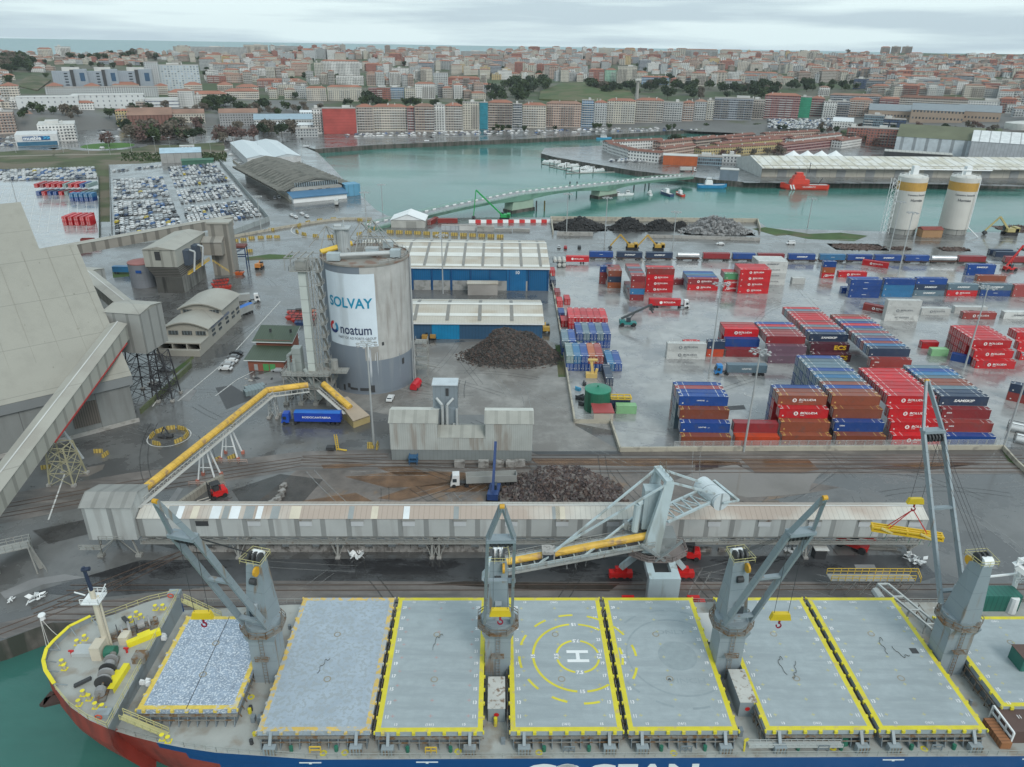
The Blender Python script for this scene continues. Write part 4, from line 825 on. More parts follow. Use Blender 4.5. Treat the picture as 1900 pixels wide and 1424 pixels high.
for q in ((-40,-33.5,.05,.28,1.5,10.3),(-15.5,-9,.05,.28,2.5,9.5)): mb=MB(); mb.box(*q); mb.build('louvre',mat('brown_louvre',(.12,.105,.09),.7,ribs=('x',.6,.4,.55)),A)
mb=MB(); mb.box(-150,.5,-.6,.05,0,1.0); mb.build('kerb',CONC,A)
x,y=g(38,375,43); A2=T('bulk_store','second beige A frame store standing behind the first','bulk store',(x+(-.0),y,0),rz)
mb=MB(); mb.poly([(-120,-36,16),(0,-36,16),(0,0,43),(-120,0,43)]); mb.poly([(-120,0,43),(0,0,43),(0,36,16),(-120,36,16)]); mb.build('roof',bro,A2)
mb=MB(); mb.poly([(-.6,-36,16),(-.6,36,16),(-.6,0,42.6)]); mb.box(-120,-.6,-35,35,0,15.9); mb.build('wall',MATS['store_wall'],A2)
# ---- galleries: sloped enclosed conveyors
def gallery(name,label,a,b,w,h,m,mr,ridge=.8,cat='conveyor gallery',foot=None):
    a=Vector(a); b=Vector(b); d=b-a; L_=math.hypot(d.x,d.y); rz=math.atan2(d.y,d.x); s=d.z/L_
    t=T(name,label,cat,(a.x,a.y,0),rz); f=lambda x,y,z:(x,y,a.z+s*x+z); mb=MB()
    mb.hexa([f(0,-w/2,0),f(L_,-w/2,0),f(L_,w/2,0),f(0,w/2,0)],[f(0,-w/2,h),f(L_,-w/2,h),f(L_,w/2,h),f(0,w/2,h)]); mb.build('side',m,t)
    mb=MB(); mb.poly([f(0,-w/2-.25,h-.02),f(L_,-w/2-.25,h-.02),f(L_,0,h+ridge),f(0,0,h+ridge)]); mb.poly([f(0,0,h+ridge),f(L_,0,h+ridge),f(L_,w/2+.25,h-.02),f(0,w/2+.25,h-.02)]); rr=mb.build('roof',mr,t)
    mb=MB(); mb.bar(f(0,0,h+ridge+.05),f(L_,0,h+ridge+.05),.35,.08); mb.build('ridge_cap',flatw,rr)
    return t,f,L_
def trestle(x,y,h,w=3.0,label='',name='trestle',m=None,rz=0,col=None,group=None,nb=3):
    t=T(name,label,'trestle',(x,y,0),rz,group); mb=MB(); tp=w*.35
    P0=[(-w/2,-w/2,0),(w/2,-w/2,0),(w/2,w/2,0),(-w/2,w/2,0)]; P1=[(-tp,-tp,h),(tp,-tp,h),(tp,tp,h),(-tp,tp,h)]
    for p,q in zip(P0,P1): mb.bar(p,q,.3)
    for k in range(nb):
        u0,u1=k/nb,(k+1)/nb; Lp=lambda p,q,u:tuple(p[i]+(q[i]-p[i])*u for i in range(3))
        for i in range(4):
            j=(i+1)%4; mb.bar(Lp(P0[i],P1[i],u0),Lp(P0[j],P1[j],u1),.13); mb.bar(Lp(P0[j],P1[j],u0),Lp(P0[i],P1[i],u1),.13); mb.bar(Lp(P0[i],P1[i],u1),Lp(P0[j],P1[j],u1),.16)
    mb.build('lattice',m or ladm,t)
    for p in P0: mb=MB(); mb.box(p[0]-.5,p[0]+.5,p[1]-.5,p[1]+.5,0,.6); mb.build('footing',CONC,t)
    return t
G1,f1,L1=gallery('conveyor_gallery','wide beige conveyor gallery descending to the lower left corner',(-113,199,21.2),(-111,90,-2.5+0) if 0 else (-110.8,100,-0.3),4.6,4.6,mat('gallery_panels',(.36,.36,.32),.5,var=.06,ribs=('x',4.6,.25,.72)),beige,.7)
mb=MB(); mb.bar(f1(2,2.45,-.1),f1(44,2.45,-.1),.2,.3); mb.build('red_beam',mat('red_beam',(.35,.03,.03),.5),G1)
trestle(-110,156.8,10,6,'yellow railed trestle tower under the beige gallery',m=mat('trestle_steel',(.33,.31,.2),.6)); 
mb=MB(); x,y=g(155,855); mb.bar((x,y,.5),(x-5,y+1,11),.5); tag(mb.build('prop',STEEL),'slanted pale steel prop beside the gallery trestle','prop')
# transfer towers
def boxtower(name,label,x,y,rz,w,d,z0,z1,m,mr,ridge=.8):
    t=T(name,label,'transfer tower',(x,y,0),rz); mb=MB(); mb.box(-w/2,w/2,-d/2,d/2,z0,z1); mb.build('wall',m,t); mb=MB()
    mb.poly([(-w/2-.3,-d/2-.3,z1),(w/2+.3,-d/2-.3,z1),(w/2+.3,0,z1+ridge),(-w/2-.3,0,z1+ridge)]); mb.poly([(-w/2-.3,0,z1+ridge),(w/2+.3,0,z1+ridge),(w/2+.3,d/2+.3,z1),(-w/2-.3,d/2+.3,z1)]); mb.poly([(-w/2,-d/2,z1),(-w/2,d/2,z1),(-w/2,0,z1+ridge)]); mb.poly([(w/2,-d/2,z1),(w/2,d/2,z1),(w/2,0,z1+ridge)]); mb.build('roof',mr,t); return t
# tower with a black lattice base beside the store
x,y=-112.0,206.5; clad2=mat('tower_panels',(.3,.305,.29),.5,var=.06,ribs=('xy',4.2,.2,.7))
boxtower('transfer_tower','beige transfer tower where the two gallery conveyors meet',x,y,R(-8),11.5,11,16,28.3,clad2,beige,1)
dk=mat('black_lattice',(.04,.04,.045),.6)
trestle(x+.5,y-1,16,9,'dark lattice support under the beige transfer tower',m=dk,nb=4); trestle(x+6,y-2,15,6,'second dark lattice support beside the parked cars',m=dk,nb=4)
gallery('conveyor_gallery','beige gallery sloping down from the transfer tower beside the store',(-113.5,211,21.5),(-141,245,26.5) if 0 else (-150,252,21.5),4.4,3.6,MATS['gallery_panels'],beige,.7)
boxtower('transfer_tower','beige gabled box at the far end of the sloping gallery',-158,262,R(-10),11,10,8,22.5,clad2,beige,1)
gallery('conveyor_gallery','long low ribbed gallery running to the hopper building',(-200,301,15),(-140,365,17),4.5,4.2,mat('dark_ribbed_panels',(.27,.255,.225),.5,var=.08,ribs=('x',5.5,.3,.6)),beige,.5)
x,y=g(100,465); boxtower('transfer_tower','small beige roofed box behind the store roofs',x-6,y-30,R(20),16,9,14,19,clad2,beige,.6)
# hopper building
o,rz,L_=frame((298,545),(347,541)); D_=dpt((347,541),(388,512)); t=T('hopper_building','beige ribbed hopper building with twin blue filters and pipes','hopper building',(-154,307,0),0)
D_=25; L_=11.5
mb=MB(); mb.box(0,L_,0,D_,0,7.2); mb.build('base_wall',mat('grime_panels',(.2,.2,.185),.6,var=.15,ribs=('y',2.6,.12,.4),c2=(.08,.08,.075),t=.58,s2=.5,streak=True),t)
mb=MB(); mb.hexa([(0,0,7.2),(L_,0,7.2),(L_,D_,7.2),(0,D_,7.2)],[(-2.2,-1.6,12),(L_-.4,-1.6,12),(L_-.4,D_,12),(-2.2,D_,12)]); mb.build('hopper',mat('louvred_dark',(.07,.068,.062),.7,ribs=('z',.8,.35,2.6)),t)
mb=MB(); mb.box(-2.4,L_-.2,-1.8,D_+6,12.02,19.5); mb.build('upper_wall',MATS['gallery_panels'],t)
mb=MB(); z=19.5; a,b,c,d_=(-2.8,-2.2,z),(L_+.2,-2.2,z),(L_+.2,D_+6.4,z),(-2.8,D_+6.4,z); r0,r1=(4.2,-2.2,z+1.3),(4.2,D_+6.4,z+1.3); mb.poly([a,r0,r1,d_]); mb.poly([r0,b,c,r1]); mb.poly([a,b,r0]); mb.poly([d_,c,r1]); mb.build('roof',beige,t)
mb=MB(); mb.box(2.5,4.8,-1.95,-1.82,15,18.7); mb.build('opening',DARK,t)
for q in range(2):
    mb=MB(); y0=5+9*q; mb.box(L_-.2+.02,L_+2.2,y0,y0+4,11,17.5); mb.build('filter',mat('dark_blue_box',(.06,.08,.11),.5),t)
    mb=MB(); mb.tube((L_+2.6,y0+1,17.6),(L_+4.8,y0+1,16.8),.45); mb.tube((L_+4.8,y0+1,16.8),(L_+4,y0-1,8.6),.45); mb.build('pipe',STEEL,t)
mb=MB(); mb.rail([(L_+3,0,8.5),(L_+3,24,8.5)],1.1,.12,1.5); mb.rail([(L_+6,20,8.5),(L_+12,22,3)],1.1,.12,1.5); mb.bar((L_+3,0,8.4),(L_+3,24,8.4),.9,.12); mb.build('walkway',YELLOW,t)
x,y=g(432,532); tt=T('elevator_house','tall beige elevator house behind the hopper building','elevator house',(-133,339,0),.05); mb=MB(); mb.box(-7,2.5,-4,3,0,24); mb.build('wall',MATS['dark_ribbed_panels'],tt); mb=MB(); mb.box(-7.4,3,-4.4,3.4,24.02,24.8); mb.build('roof',beige,tt); mb=MB(); mb.box(-9,-.5,-8,-4.02,10.5,16.5); mb.poly([(-9.4,-8.4,16.5),(-.1,-8.4,16.5),(-.1,-4,18.4),(-9.4,-4,18.4)]); mb.build('bay',MATS['dark_ribbed_panels'],tt)
# round tank
x,y=g(270,529); t=T('round_tank','grey round tank with a pink red roof and small blue sign','tank',(x,y,0)); mb=MB(); mb.lathe([(5.6,0),(5.6,10.5)],28); mb.build('shell',mat('tank_grey',(.2,.215,.24),.5,var=.06,ribs=('z',3.5,.02,.7)),t); mb=MB(); mb.lathe([(5.7,10.4),(5.7,10.8),(0,11.6)],28); mb.build('roof',mat('faded_red',(.3,.13,.12),.7),t); mb=MB(); mb.box(-.3,2.2,-5.75,-5.62,7,8.2); mb.build('sign',BLUE,t)
# curved roof building
o,rz,L_=frame((298,653),(370,664)); rz=R(-1); o=(-123.5,237,0); L_=15.2; D_=40; t=T('vaulted_building','beige building with two stepped curved roofs and ribbon windows','building',o,rz)
def vault(mb,x0,x1,y0,y1,z,rise,mi=0,n=10,th=.4):
    pr=[(x0+(x1-x0)*i/n,z+rise*math.sin(math.pi*i/n)) for i in range(n+1)]
    for (xa,za),(xb,zb) in zip(pr,pr[1:]): mb.poly([(xa,y0,za),(xb,y0,zb),(xb,y1,zb),(xa,y1,za)],mi); mb.poly([(xa,y0,za-th),(xb,y0,zb-th),(xb,y0,zb),(xa,y0,za)],mi)
    return pr
bw=mat('beige_building_wall',(.34,.33,.29),.6,var=.06); h1=7.2
mb=MB(); mb.box(0,L_,9,D_,0,h1); mb.box(0,L_,D_*.56,D_,h1,h1+2.4)
for y_,zz in ((9,h1),(D_*.56,h1+2.4)):
    pr=[(L_*i/10,zz+2.2*math.sin(math.pi*i/10)) for i in range(11)]; mb.poly([(0,y_,zz)]+[(a,y_,b) for a,b in pr[1:-1]]+[(L_,y_,zz)])
mb.build('wall',bw,t)
mb=MB(); vault(mb,-.8,L_+.8,8,D_*.56,h1+.05,2.3); vault(mb,-.8,L_+.8,D_*.56-1,D_+.6,h1+2.5,2.3); mb.build('roof',beige,t)
mb=MB(); [mb.box(1+i*L_/3.1,L_/3.1*(i+1)-.4,8.7,8.98,4.6,6) for i in range(3)]; mb.build('ribbon_window',mat('ribbon_glass',(.05,.06,.065),.2,ribs=('x',1.1,.15,4)),t); mb=MB(); [mb.box(1+i*L_/3.1,L_/3.1*(i+1)-.4,D_*.56-.3,D_*.56-.02,h1+1,h1+2.1) for i in range(3)]; mb.build('ribbon_window',mat('ribbon_glass'),t)
mb=MB(); [mb.box(L_+.02,L_+.2,a,a+2.6,z_,z_+.8) for a in (12,18,25,31,36) for z_ in (3,4.6)]; mb.build('window',GLASS,t)
mb=MB(); mb.box(-.5,L_+.2,1.5,8.98,4.0,4.4); mb.box(0,L_,0,1.5,0,2.2); [mb.box(a,a+.4,1.5,9,0,4) for a in (0,L_/3,L_*2/3,L_-.4)]; mb.build('loading_bays',bw,t)
text('PUERTO DE SANTANDER',1.4,mat('sign_ink_blue',(.03,.08,.22),.5),'lettering',t,(L_+.25,D_*.5,h1-.8),(math.pi/2,0,math.pi/2),sx=1.1)
# green roofed hut
o,rz,L_=frame((462,688),(533,690)); t=T('green_roof_hut','red brick hut with two stepped green roofs and green doors','hut',o,rz); gr=mat('green_sheet_roof',(.06,.085,.055),.5,var=.1,ribs=('x',.8,.15,.7)); bk=mat('hut_brick',(.24,.08,.05),.8,ribs=('z',.4,.15,1.4))
mb=MB(); mb.box(0,L_*.93,0,9,0,4.2); mb.box(0,L_*.93,9,17,0,7.5); mb.build('wall',bk,t); mb=MB(); mb.poly([(-1,-.8,4.1),(L_,-.8,4.1),(L_,9,5.6),(-1,9,5.6)]); mb.poly([(-1,8,7.2),(L_,8,7.2),(L_,18,9.6),(-1,18,9.6)]); mb.poly([(-1,-.8,4.1),(-1,-.8,3.8),(L_,-.8,3.8),(L_,-.8,4.1)],1); mb.poly([(-1,8,7.2),(-1,8,6.9),(L_,8,6.9),(L_,8,7.2)],1); mb.poly([(L_,-.8,4.1),(L_,-.8,3.8),(L_,9,5.3),(L_,9,5.6)],1); mb.poly([(L_,8,7.2),(L_,8,6.9),(L_,18,9.3),(L_,18,9.6)],1); mb.build('roof',[gr,WHITE],t)
for a in (5,7.2): mb=MB(); mb.box(a,a+1.9,-.12,-.02,.2,2.6); mb.build('door',mat('green_door',(.08,.3,.1),.5),t)
mb=MB(); mb.box(2,3.2,-.12,-.02,.2,2.4); mb.build('door',STEEL,t); mb=MB(); [mb.tube((a,13,9),(a,13,10.2),.4) for a in (4,11)]; mb.build('vent',DARK,t)
# ---- quay gallery (long, elevated, pale)
q0=Vector((-77.5,127.5,0)); q1=Vector((89,131.6,0)); GA=math.atan2(q1.y-q0.y,q1.x-q0.x)
def quay(o_x,o_y): return (q0.x+o_x*math.cos(GA)-o_y*math.sin(GA),q0.y+o_x*math.sin(GA)+o_y*math.cos(GA))
QG,fq,QL=gallery('quay_gallery','very long pale clad conveyor gallery on legs along the quay',(*quay(0,3),5.0),(*quay((q1-q0).length,3),5.0),6,4.6,galc,galr,1.3)
mb=MB(); rr=random.Random(4)
for x in [6,8,11,15,17.5,19,22,24.5,27.5,31.5]+[rr.uniform(35,165) for _ in range(6)]:
    k=rr.randint(0,2); w_=rr.uniform(1,2.2); mb.poly([(x,-3.26,9.62),(x+w_,-3.26,9.62),(x+w_,-.35,10.83),(x,-.35,10.83)],k)
mb.build('replaced_sheets',[mat('white_sheet',(.62,.65,.66),.4),mat('grey_sheet',(.25,.27,.27),.5),mat('cream_sheet',(.55,.5,.4),.5)],QG)
for i in range(15):
    x=12+10.75*i
    mb=MB(); mb.box(x,x+2.6,-3.14,-3.02,7.7,9.0); wn=mb.build('window',mat('window_panel',(.5,.52,.53),.4,var=.08) if i else DARK,QG); mb=MB(); mb.box(x-.1,x+2.7,-3.3,-3.02,9.02,9.3); mb.build('shutter_rail',ladm,wn)
mb=MB(); mb.box(0,QL,-2.6,2.6,4.4,4.7); 
for i in range(int(QL/3)): mb.bar((i*3,-2.9,4.5),(i*3+3,-2.9,3.9),.1); mb.bar((i*3,-2.9,3.8),(i*3+3,-2.9,3.8),.12)
mb.build('floor_truss',ladm,QG)
mb=MB(); mb.rail([(0,-3.6,3.7),(QL,-3.6,3.7)],1.0,.08,2.5); mb.box(0,QL,-3.9,-3,3.6,3.7); mb.build('walkway',ladm,QG)
for x in (20,41,61,79 if 0 else 62.5,92,112,128,141.5): 
    X,Y=quay(x,0); t=T('gallery_leg','forked steel leg carrying the quay gallery','gallery leg',(X,Y,0),GA,'forked legs under the quay gallery'); mb=MB()
    for y in (.4,5.4):
        mb.bar((0,y-1.2 if y<1 else y+1,0),(0,y,4.4),.4); mb.bar((0,y-1.2 if y<1 else y+1,0),(-2,y,4.4),.2); mb.bar((0,y-1.2 if y<1 else y+1,0),(2,y,4.4),.2)
    mb.bar((0,.2,2.4),(0,5.6,2.4),.2); mb.build('leg',ladm,t); [bx1(-.5,.5,y,y+1,0,.4).build('footing',CONC,t) for y in (-1.3,5.9)]
# left end tower of quay gallery
X,Y=quay(-5.2,3.6); TL=T('end_tower','tall pale clad tower on legs at the left end of the quay gallery','tower',(X,Y,0),GA)
mb=MB(); mb.hexa([(-5,-4.6,4.8),(5,-4.6,4.8),(5,3.6,4.8),(-5,3.6,4.8)],[(-5,-4.6,13),(5,-4.6,13),(5,3.6,13),(-5,3.6,13)]); mb.build('wall',galc,TL)
mb=MB(); mb.poly([(-5.4,-5,12.9),(5.4,-5,12.9),(5.4,-1.4,14.6),(-5.4,-1.4,14.6)]); mb.poly([(-5.4,-1.4,14.6),(5.4,-1.4,14.6),(5.4,4,13),(-5.4,4,13)]); mb.poly([(5,-4.6,13),(5,3.6,13),(5,-1.4,14.5)],1); mb.build('roof',[mat('grey_roof_sheets',(.25,.25,.235),.5,var=.15,ribs=('x',3,.3,.8)),galc],TL)
mb=MB()
for x in (-4,4):
    for y in (-3.6,2.6): mb.bar((x,y,0),(x*.8,y,4.8),.3); mb.bar((x,y,0),(0,y,4.8),.16); mb.box(x-.6,x+.6,y-.6,y+.6,0,.5)
mb.rail([(-6.5,-6.3,3.6),(-2,-6.3,3.6),(-2,-6.3,5.8),(3,-6.3,5.8)],1.1,.1,1.3); mb.box(-6.5,-2,-6.3,-4.7,3.5,3.6); mb.bar((-2,-5.5,3.6),(1,-5.5,6),.8,.1); mb.build('legs',ladm,TL)
# right end chute stand
X,Y=quay(165,1); t=T('chute_stand','rusty Y shaped lattice stand under the right end of the quay gallery','stand',(X,Y,0)); mb=MB()
for a in (-4,-2,2,4): mb.bar((0,0,1),(a,0,4.4),.3); mb.bar((0,0,.5),(a*.6,4,4.4),.2); mb.bar((-5+a*.3,3,.3),(a,3,4.4),.18)
mb.bar((-8,2,.6),(-1,1,.6),.3); mb.tube((0,0,0),(0,0,2),.4); mb.build('legs',ladm,t); mb=MB(); mb.box(-9,-2,1,3,0,.3); mb.build('base',ladm,t)
# ---- yellow tube conveyor with bend
def tubeconv(name,label,pts,r=.88,tm=None):
    t=T(name,label,'conveyor',(*pts[0][:2],0)); o=Vector((pts[0][0],pts[0][1],0)); P=[Vector(p)-o for p in pts]
    mb=MB()
    for a,b in zip(P,P[1:]): mb.tube(a+Vector((0,0,.6)),b+Vector((0,0,.6)),r,n=10)
    mb.build('cover',tm or mat('yellow_fibre_cover',(.62,.38,.06),.55,var=.25,vs=.4,ribs=('y',1.6,.08,.7),c2=(.35,.22,.1),t=.62,s2=.5),t)
    mb=MB()
    for a,b in zip(P,P[1:]):
        d=(b-a); n=Vector((-d.y,d.x,0)).normalized(); L_=d.length; dn=d.normalized()
        if n.y>0: n=-n
        for s in (1.7,-1.5): mb.bar(a+n*s-Vector((0,0,.9)),b+n*s-Vector((0,0,.9)),.25,.35); mb.bar(a+n*s+Vector((0,0,.3)),b+n*s+Vector((0,0,.3)),.12)
        k=int(L_/1.6)
        for i in range(k+1): p=a+dn*(L_*i/k); mb.bar(p+n*1.7-Vector((0,0,.9)),p+n*1.7+Vector((0,0,.3)),.1); mb.bar(p+n*1.7-Vector((0,0,.9)),p-n*1.5-Vector((0,0,.9)),.14)
        mb.bar(a+n*2.3-Vector((0,0,.6)),b+n*2.3-Vector((0,0,.6)),.8,.08)
    mb.build('frame',mat('pale_truss',(.42,.42,.4),.5),t); return t
za,zb=11.5,8.5; Apt=(*g(238,936,za),za); Bpt=(*g(496,728,zb),zb); Cpt=(*g(572,718,8.5),8.5)
tubeconv('tube_conveyor','long yellow covered conveyor rising from the end tower to the silo',[Apt,Bpt,Cpt])
for q,top in (((377,888),.33 if 0 else None),((428,848),None)):
    x,y=g(*q); d=Vector(Bpt)-Vector(Apt); u=max(0,min(1,(Vector((x,y,0))-Vector((Apt[0],Apt[1],0))).dot(Vector((d.x,d.y,0)))/(d.x**2+d.y**2))); p=Vector(Apt)+d*u
    t=T('conveyor_trestle','white pyramid trestle with red banded feet under the yellow conveyor','trestle',(p.x,p.y,0),0,'white trestles under the yellow conveyor'); mb=MB(); h=p.z-1.1
    for a in ((-1.6,-1.6),(1.6,-1.6),(1.6,1.6),(-1.6,1.6)): mb.bar((a[0]*1.4,a[1]*1.1,0),(a[0]*.4,a[1]*.4,h),.3)
    mb.bar((-1.4,-1.2,h*.45),(1.4,-1.2,h*.45),.15); mb.build('legs',WHITE,t)
    mb=MB(); [mb.box(a-.35,a+.35,b-.35,b+.35,0,.9) for a in (-2.3,2.3) for b in (-1.8,1.8)]; mb.build('foot_band',mat('faded_red_band',(.4,.14,.1),.6),t)
    mb=MB(); mb.rail([(-4,-3,0),(5,-3,0)],1.0,.15,2.2); mb.build('guard_rail',mat('pinkish_rail',(.4,.3,.26),.6),t)
x,y=g(507,776); trestle(x,y+1,6.5,2.4,'small trestle with red feet near the bend of the yellow conveyor','trestle',STEEL,nb=2)
p1=(*g(600,716,7.5),7.5); p2=(*g(650,760,3.2),3.2); tubeconv('tube_conveyor','short yellow conveyor going down into the tan hopper roof',[p1,p2],.95)
o,rz,L_=frame((655,784),(686,772)); t=T('hopper_roof','tan sloping roof over the truck loading pit','hopper roof',(*g(668,787),0)); mb=MB()
a,b,c,d_=[Vector((*g(*q,z),z)) for q,z in (((655,782),2.2),((686,771),2.2),((645,736),4.6),((625,741),4.6))]; o_=Vector((t.location.x,t.location.y,0)); a,b,c,d_=[p-o_ for p in (a,b,c,d_)]; dz=Vector((0,0,.35)); mb.hexa([a-dz,b-dz,c-dz,d_-dz],[a,b,c,d_]); mb.build('roof',mat('tan_sheet',(.36,.29,.22),.6,var=.08),t)
mb=MB(); mb.poly([a,d_,(d_.x,d_.y,0),(a.x,a.y,0)]); mb.poly([a,b,(b.x,b.y,0),(a.x,a.y,0)]); mb.build('side',mat('yellow_tan_side',(.38,.3,.14),.6),t)
# ---- plant building in the middle
o,rz,L_=frame((727,854),(986,856)); PB=T('plant_building','pale clad plant building with two gabled ends and a low middle','plant building',o,rz); W_=7.5
lowm=mat('grey_plinth_panels',(.2,.22,.22),.5,ribs=('x',1,.12,.85),var=.1); wl=mat('plant_cladding',(.4,.42,.4),.5,var=.12,vs=.2,ribs=('x',.55,.2,.85),c2=(.3,.28,.25),t=.58,s2=.5,streak=True)
mb=MB(); mb.box(0,L_,0,W_,0,3.2); mb.build('plinth',lowm,PB)
a,b=L_*.33,L_*.67
mb=MB(); mb.box(-.1,a,-.1,W_,3.22,11.2); mb.box(a+.01,b-.01,-.08,W_,3.22,6.8); mb.box(b,L_+.1,-.1,W_,3.22,11.2); mb.build('wall',wl,PB)
mb=MB()
for x0,x1 in ((-.4,a+.3),(b-.3,L_+.4)): mb.poly([(x0,-.3,11.1),(x1,-.3,11.1),(x1,W_*.45,13.2),(x0,W_*.45,13.2)]); mb.poly([(x0,W_*.45,13.2),(x1,W_*.45,13.2),(x1,W_+.3,11.8),(x0,W_+.3,11.8)],1); [mb.poly([(x_,-.3,11.1),(x_,W_*.45,13.2),(x_,W_+.3,11.8)],1) for x_ in (x0+.3,x1-.3)]
mb.poly([(a,-.2,6.9),(b,-.2,6.9),(b,W_*.5,8.6),(a,W_*.5,8.6)]); mb.poly([(a,W_*.5,8.6),(b,W_*.5,8.6),(b,W_,7),(a,W_,7)]); mb.build('roof',[mat('plant_roof',(.3,.3,.27),.55,var=.15,ribs=('x',3,.3,.85)),mat('plant_roof_white',(.6,.6,.55),.5)],PB)
x,y=g(834,836); t=T('dust_filter_tower','grey blue steel dust filter tower with twin bent ducts on the plant building','filter tower',(x-1,y+1.5,0),rz)
bm=mat('filter_blue_grey',(.2,.235,.26),.5,var=.08,ribs=('xy',1.2,.06,.7)); mb=MB(); mb.box(-3.2,3.2,0,4,10.5,18.6); mb.build('casing',bm,t); mb=MB(); mb.box(-2.7,2.7,-1.5,3,7.2,12.5); mb.build('lower_casing',bm,t); mb=MB(); mb.box(-3.4,3.4,-.3,4.3,18.62,18.9); mb.build('roof',mat('pale_sheet',(.45,.5,.53),.4),t)
mb=MB(); mb.box(.2,1,-.1,-.02,15.6,17.8); mb.build('opening',DARK,t); mb=MB()
for s in (-1,1): mb.tube((s*2.2,-.6,15.2),(s*.6,-1.9,13.8),.38); mb.tube((s*.6,-1.9,13.8),(s*.6,-2.6,6.5),.42); mb.tube((s*.6,-2.6,6.5),(s*2,-2.6,6.2),.45); mb.tube((s*2,-2.6,6.2),(s*2.4,-2,8.6),.42); mb.tube((s*3.2,-2.4,13),(s*3.2,-3,5),.3); mb.bar((s*3.2,-3,5),(s*3.8,-4,3.6),.5)
mb.build('duct',STEEL,t); mb=MB(); [mb.bar((s*3.2,y_,5),(s*3,y_,10.5),.25) for s in (-1,1) for y_ in (-1.5,3)]; [mb.box(-3.6,3.6,-3.4,-1.5,z_,z_+.15) for z_ in (5,5.8)]; mb.rail([(-3.8,-3.4,5),(3.8,-3.4,5)],1.2,.1,.8); mb.build('frame',ladm,t)
x,y=g(768,858); t=T('steel_stand','small blue steel frame against the plant building wall','frame',(x,y-.6,0)); mb=MB(); [mb.bar((a_,b_,0),(a_,b_,2.6),.18) for a_ in (-1,1) for b_ in (-.8,.8)]; mb.box(-1.2,1.2,-1,1,2,2.15); mb.box(-1.2,1.2,-1,1,.9,1.05); mb.build('steel_frame',mat('faded_blue',(.03,.1,.2),.6),t)
# ---- cement silos by the water
wt=mat('silo_cream',(.55,.54,.5),.5,var=.04); oc=mat('silo_ochre',(.48,.28,.06),.5)
for i,(pl,pr,cxp) in enumerate(((1671,1704,1690),(1752,1806,1780))):
    x,y=g((1683,1779)[i],437); t=T('cement_silo','white cement silo with ochre band, %s'%('the left one with a lattice tower' if i==0 else 'the right one with a thin downpipe'),'silo',(x,y+8,0),0,'white cement silos'); r=8.1
    H_=33; mb=MB(); mb.lathe([(r,3.2),(r,H_-7.5),(r,H_-2.6),(r,H_),(r*.5,H_+1.2),(0,H_+1.4)],36,mis=[0,1,0,0,0]); mb.build('shell',[wt,oc],t); mb=MB(); mb.lathe([(r-.5,0),(r-.5,3.2)],36); mb.build('base',mat('silo_base',(.3,.3,.28),.7,ribs=('xy',3,.1,.4)),t)
    mb=MB(); mb.box(-1.6,1.6,-1.6,1.6,H_+1,H_+6); mb.tube((-4,-2,H_+.8),(-4,-2,H_+3.4),.4); mb.rail([((r-.4)*math.cos(a_*.7),(r-.4)*math.sin(a_*.7),H_) for a_ in range(10)],1.1,.12,2); mb.build('top_house',WHITE,t)
    bk_=R(-103); 
    for tx,sz,zz in (('Cementos Santander',1.35,H_-9.6),('Hormisa',2.1,H_-12.6)):
        o_=text(tx,sz,mat('dark_letters',(.08,.08,.09),.5),'lettering',t,bold=.02); me=o_.data.copy(); o_.data=me; o_.rotation_euler=(0,0,0)
        for v in me.vertices: a_=bk_+(.35 if i==0 else 0)+v.co.x/(r+.1); v.co=((r+.12)*math.cos(a_),(r+.12)*math.sin(a_),zz+v.co.y)
    if i==0:
        mb=MB()
        for xx in (-r-4.5,-r-.6):
            for yy in (-3,0): mb.bar((xx,yy,0),(xx,yy,H_-1),.22)
        for k in range(9): z=k*3.6; mb.bar((-r-4.5,-3,z),(-r-.6,-3,z+3.6),.14); mb.bar((-r-.6,-3,z),(-r-4.5,-3,z+3.6),.14); mb.bar((-r-4.5,0,z),(-r-4.5,-3,z+3.6),.14); mb.bar((-r-4.5,-3,z),(-r-.6,-3,z),.14)
        mb.build('stair_lattice',WHITE,t)
        mb=MB(); mb.tube((0,0,H_+4),(45,0,H_+4),.35); mb.build('bridge_pipe',WHITE,t)
    else: mb=MB(); mb.tube((4,-r-.2,5),(4.2,-r-.2,H_),.25); mb.tube((4,-r-.2,5),(8,-r-6,.3),.3); mb.build('downpipe',WHITE,t)
o,rz,L_=frame((1710,441),(1747,441)); t=T('cement_hut','small orange brick hut with red roof between the cement silos','hut',o,rz); mb=MB(); mb.box(0,L_,0,6,0,4.5); mb.build('wall',mat('hut_orange',(.35,.2,.1),.7),t); mb=MB(); roofgeo(mb,L_,6,4.5,'gable',1.4,0); mb.build('roof',mat('hut_red_roof',(.2,.05,.04),.7),t).location=(L_/2,0,0)
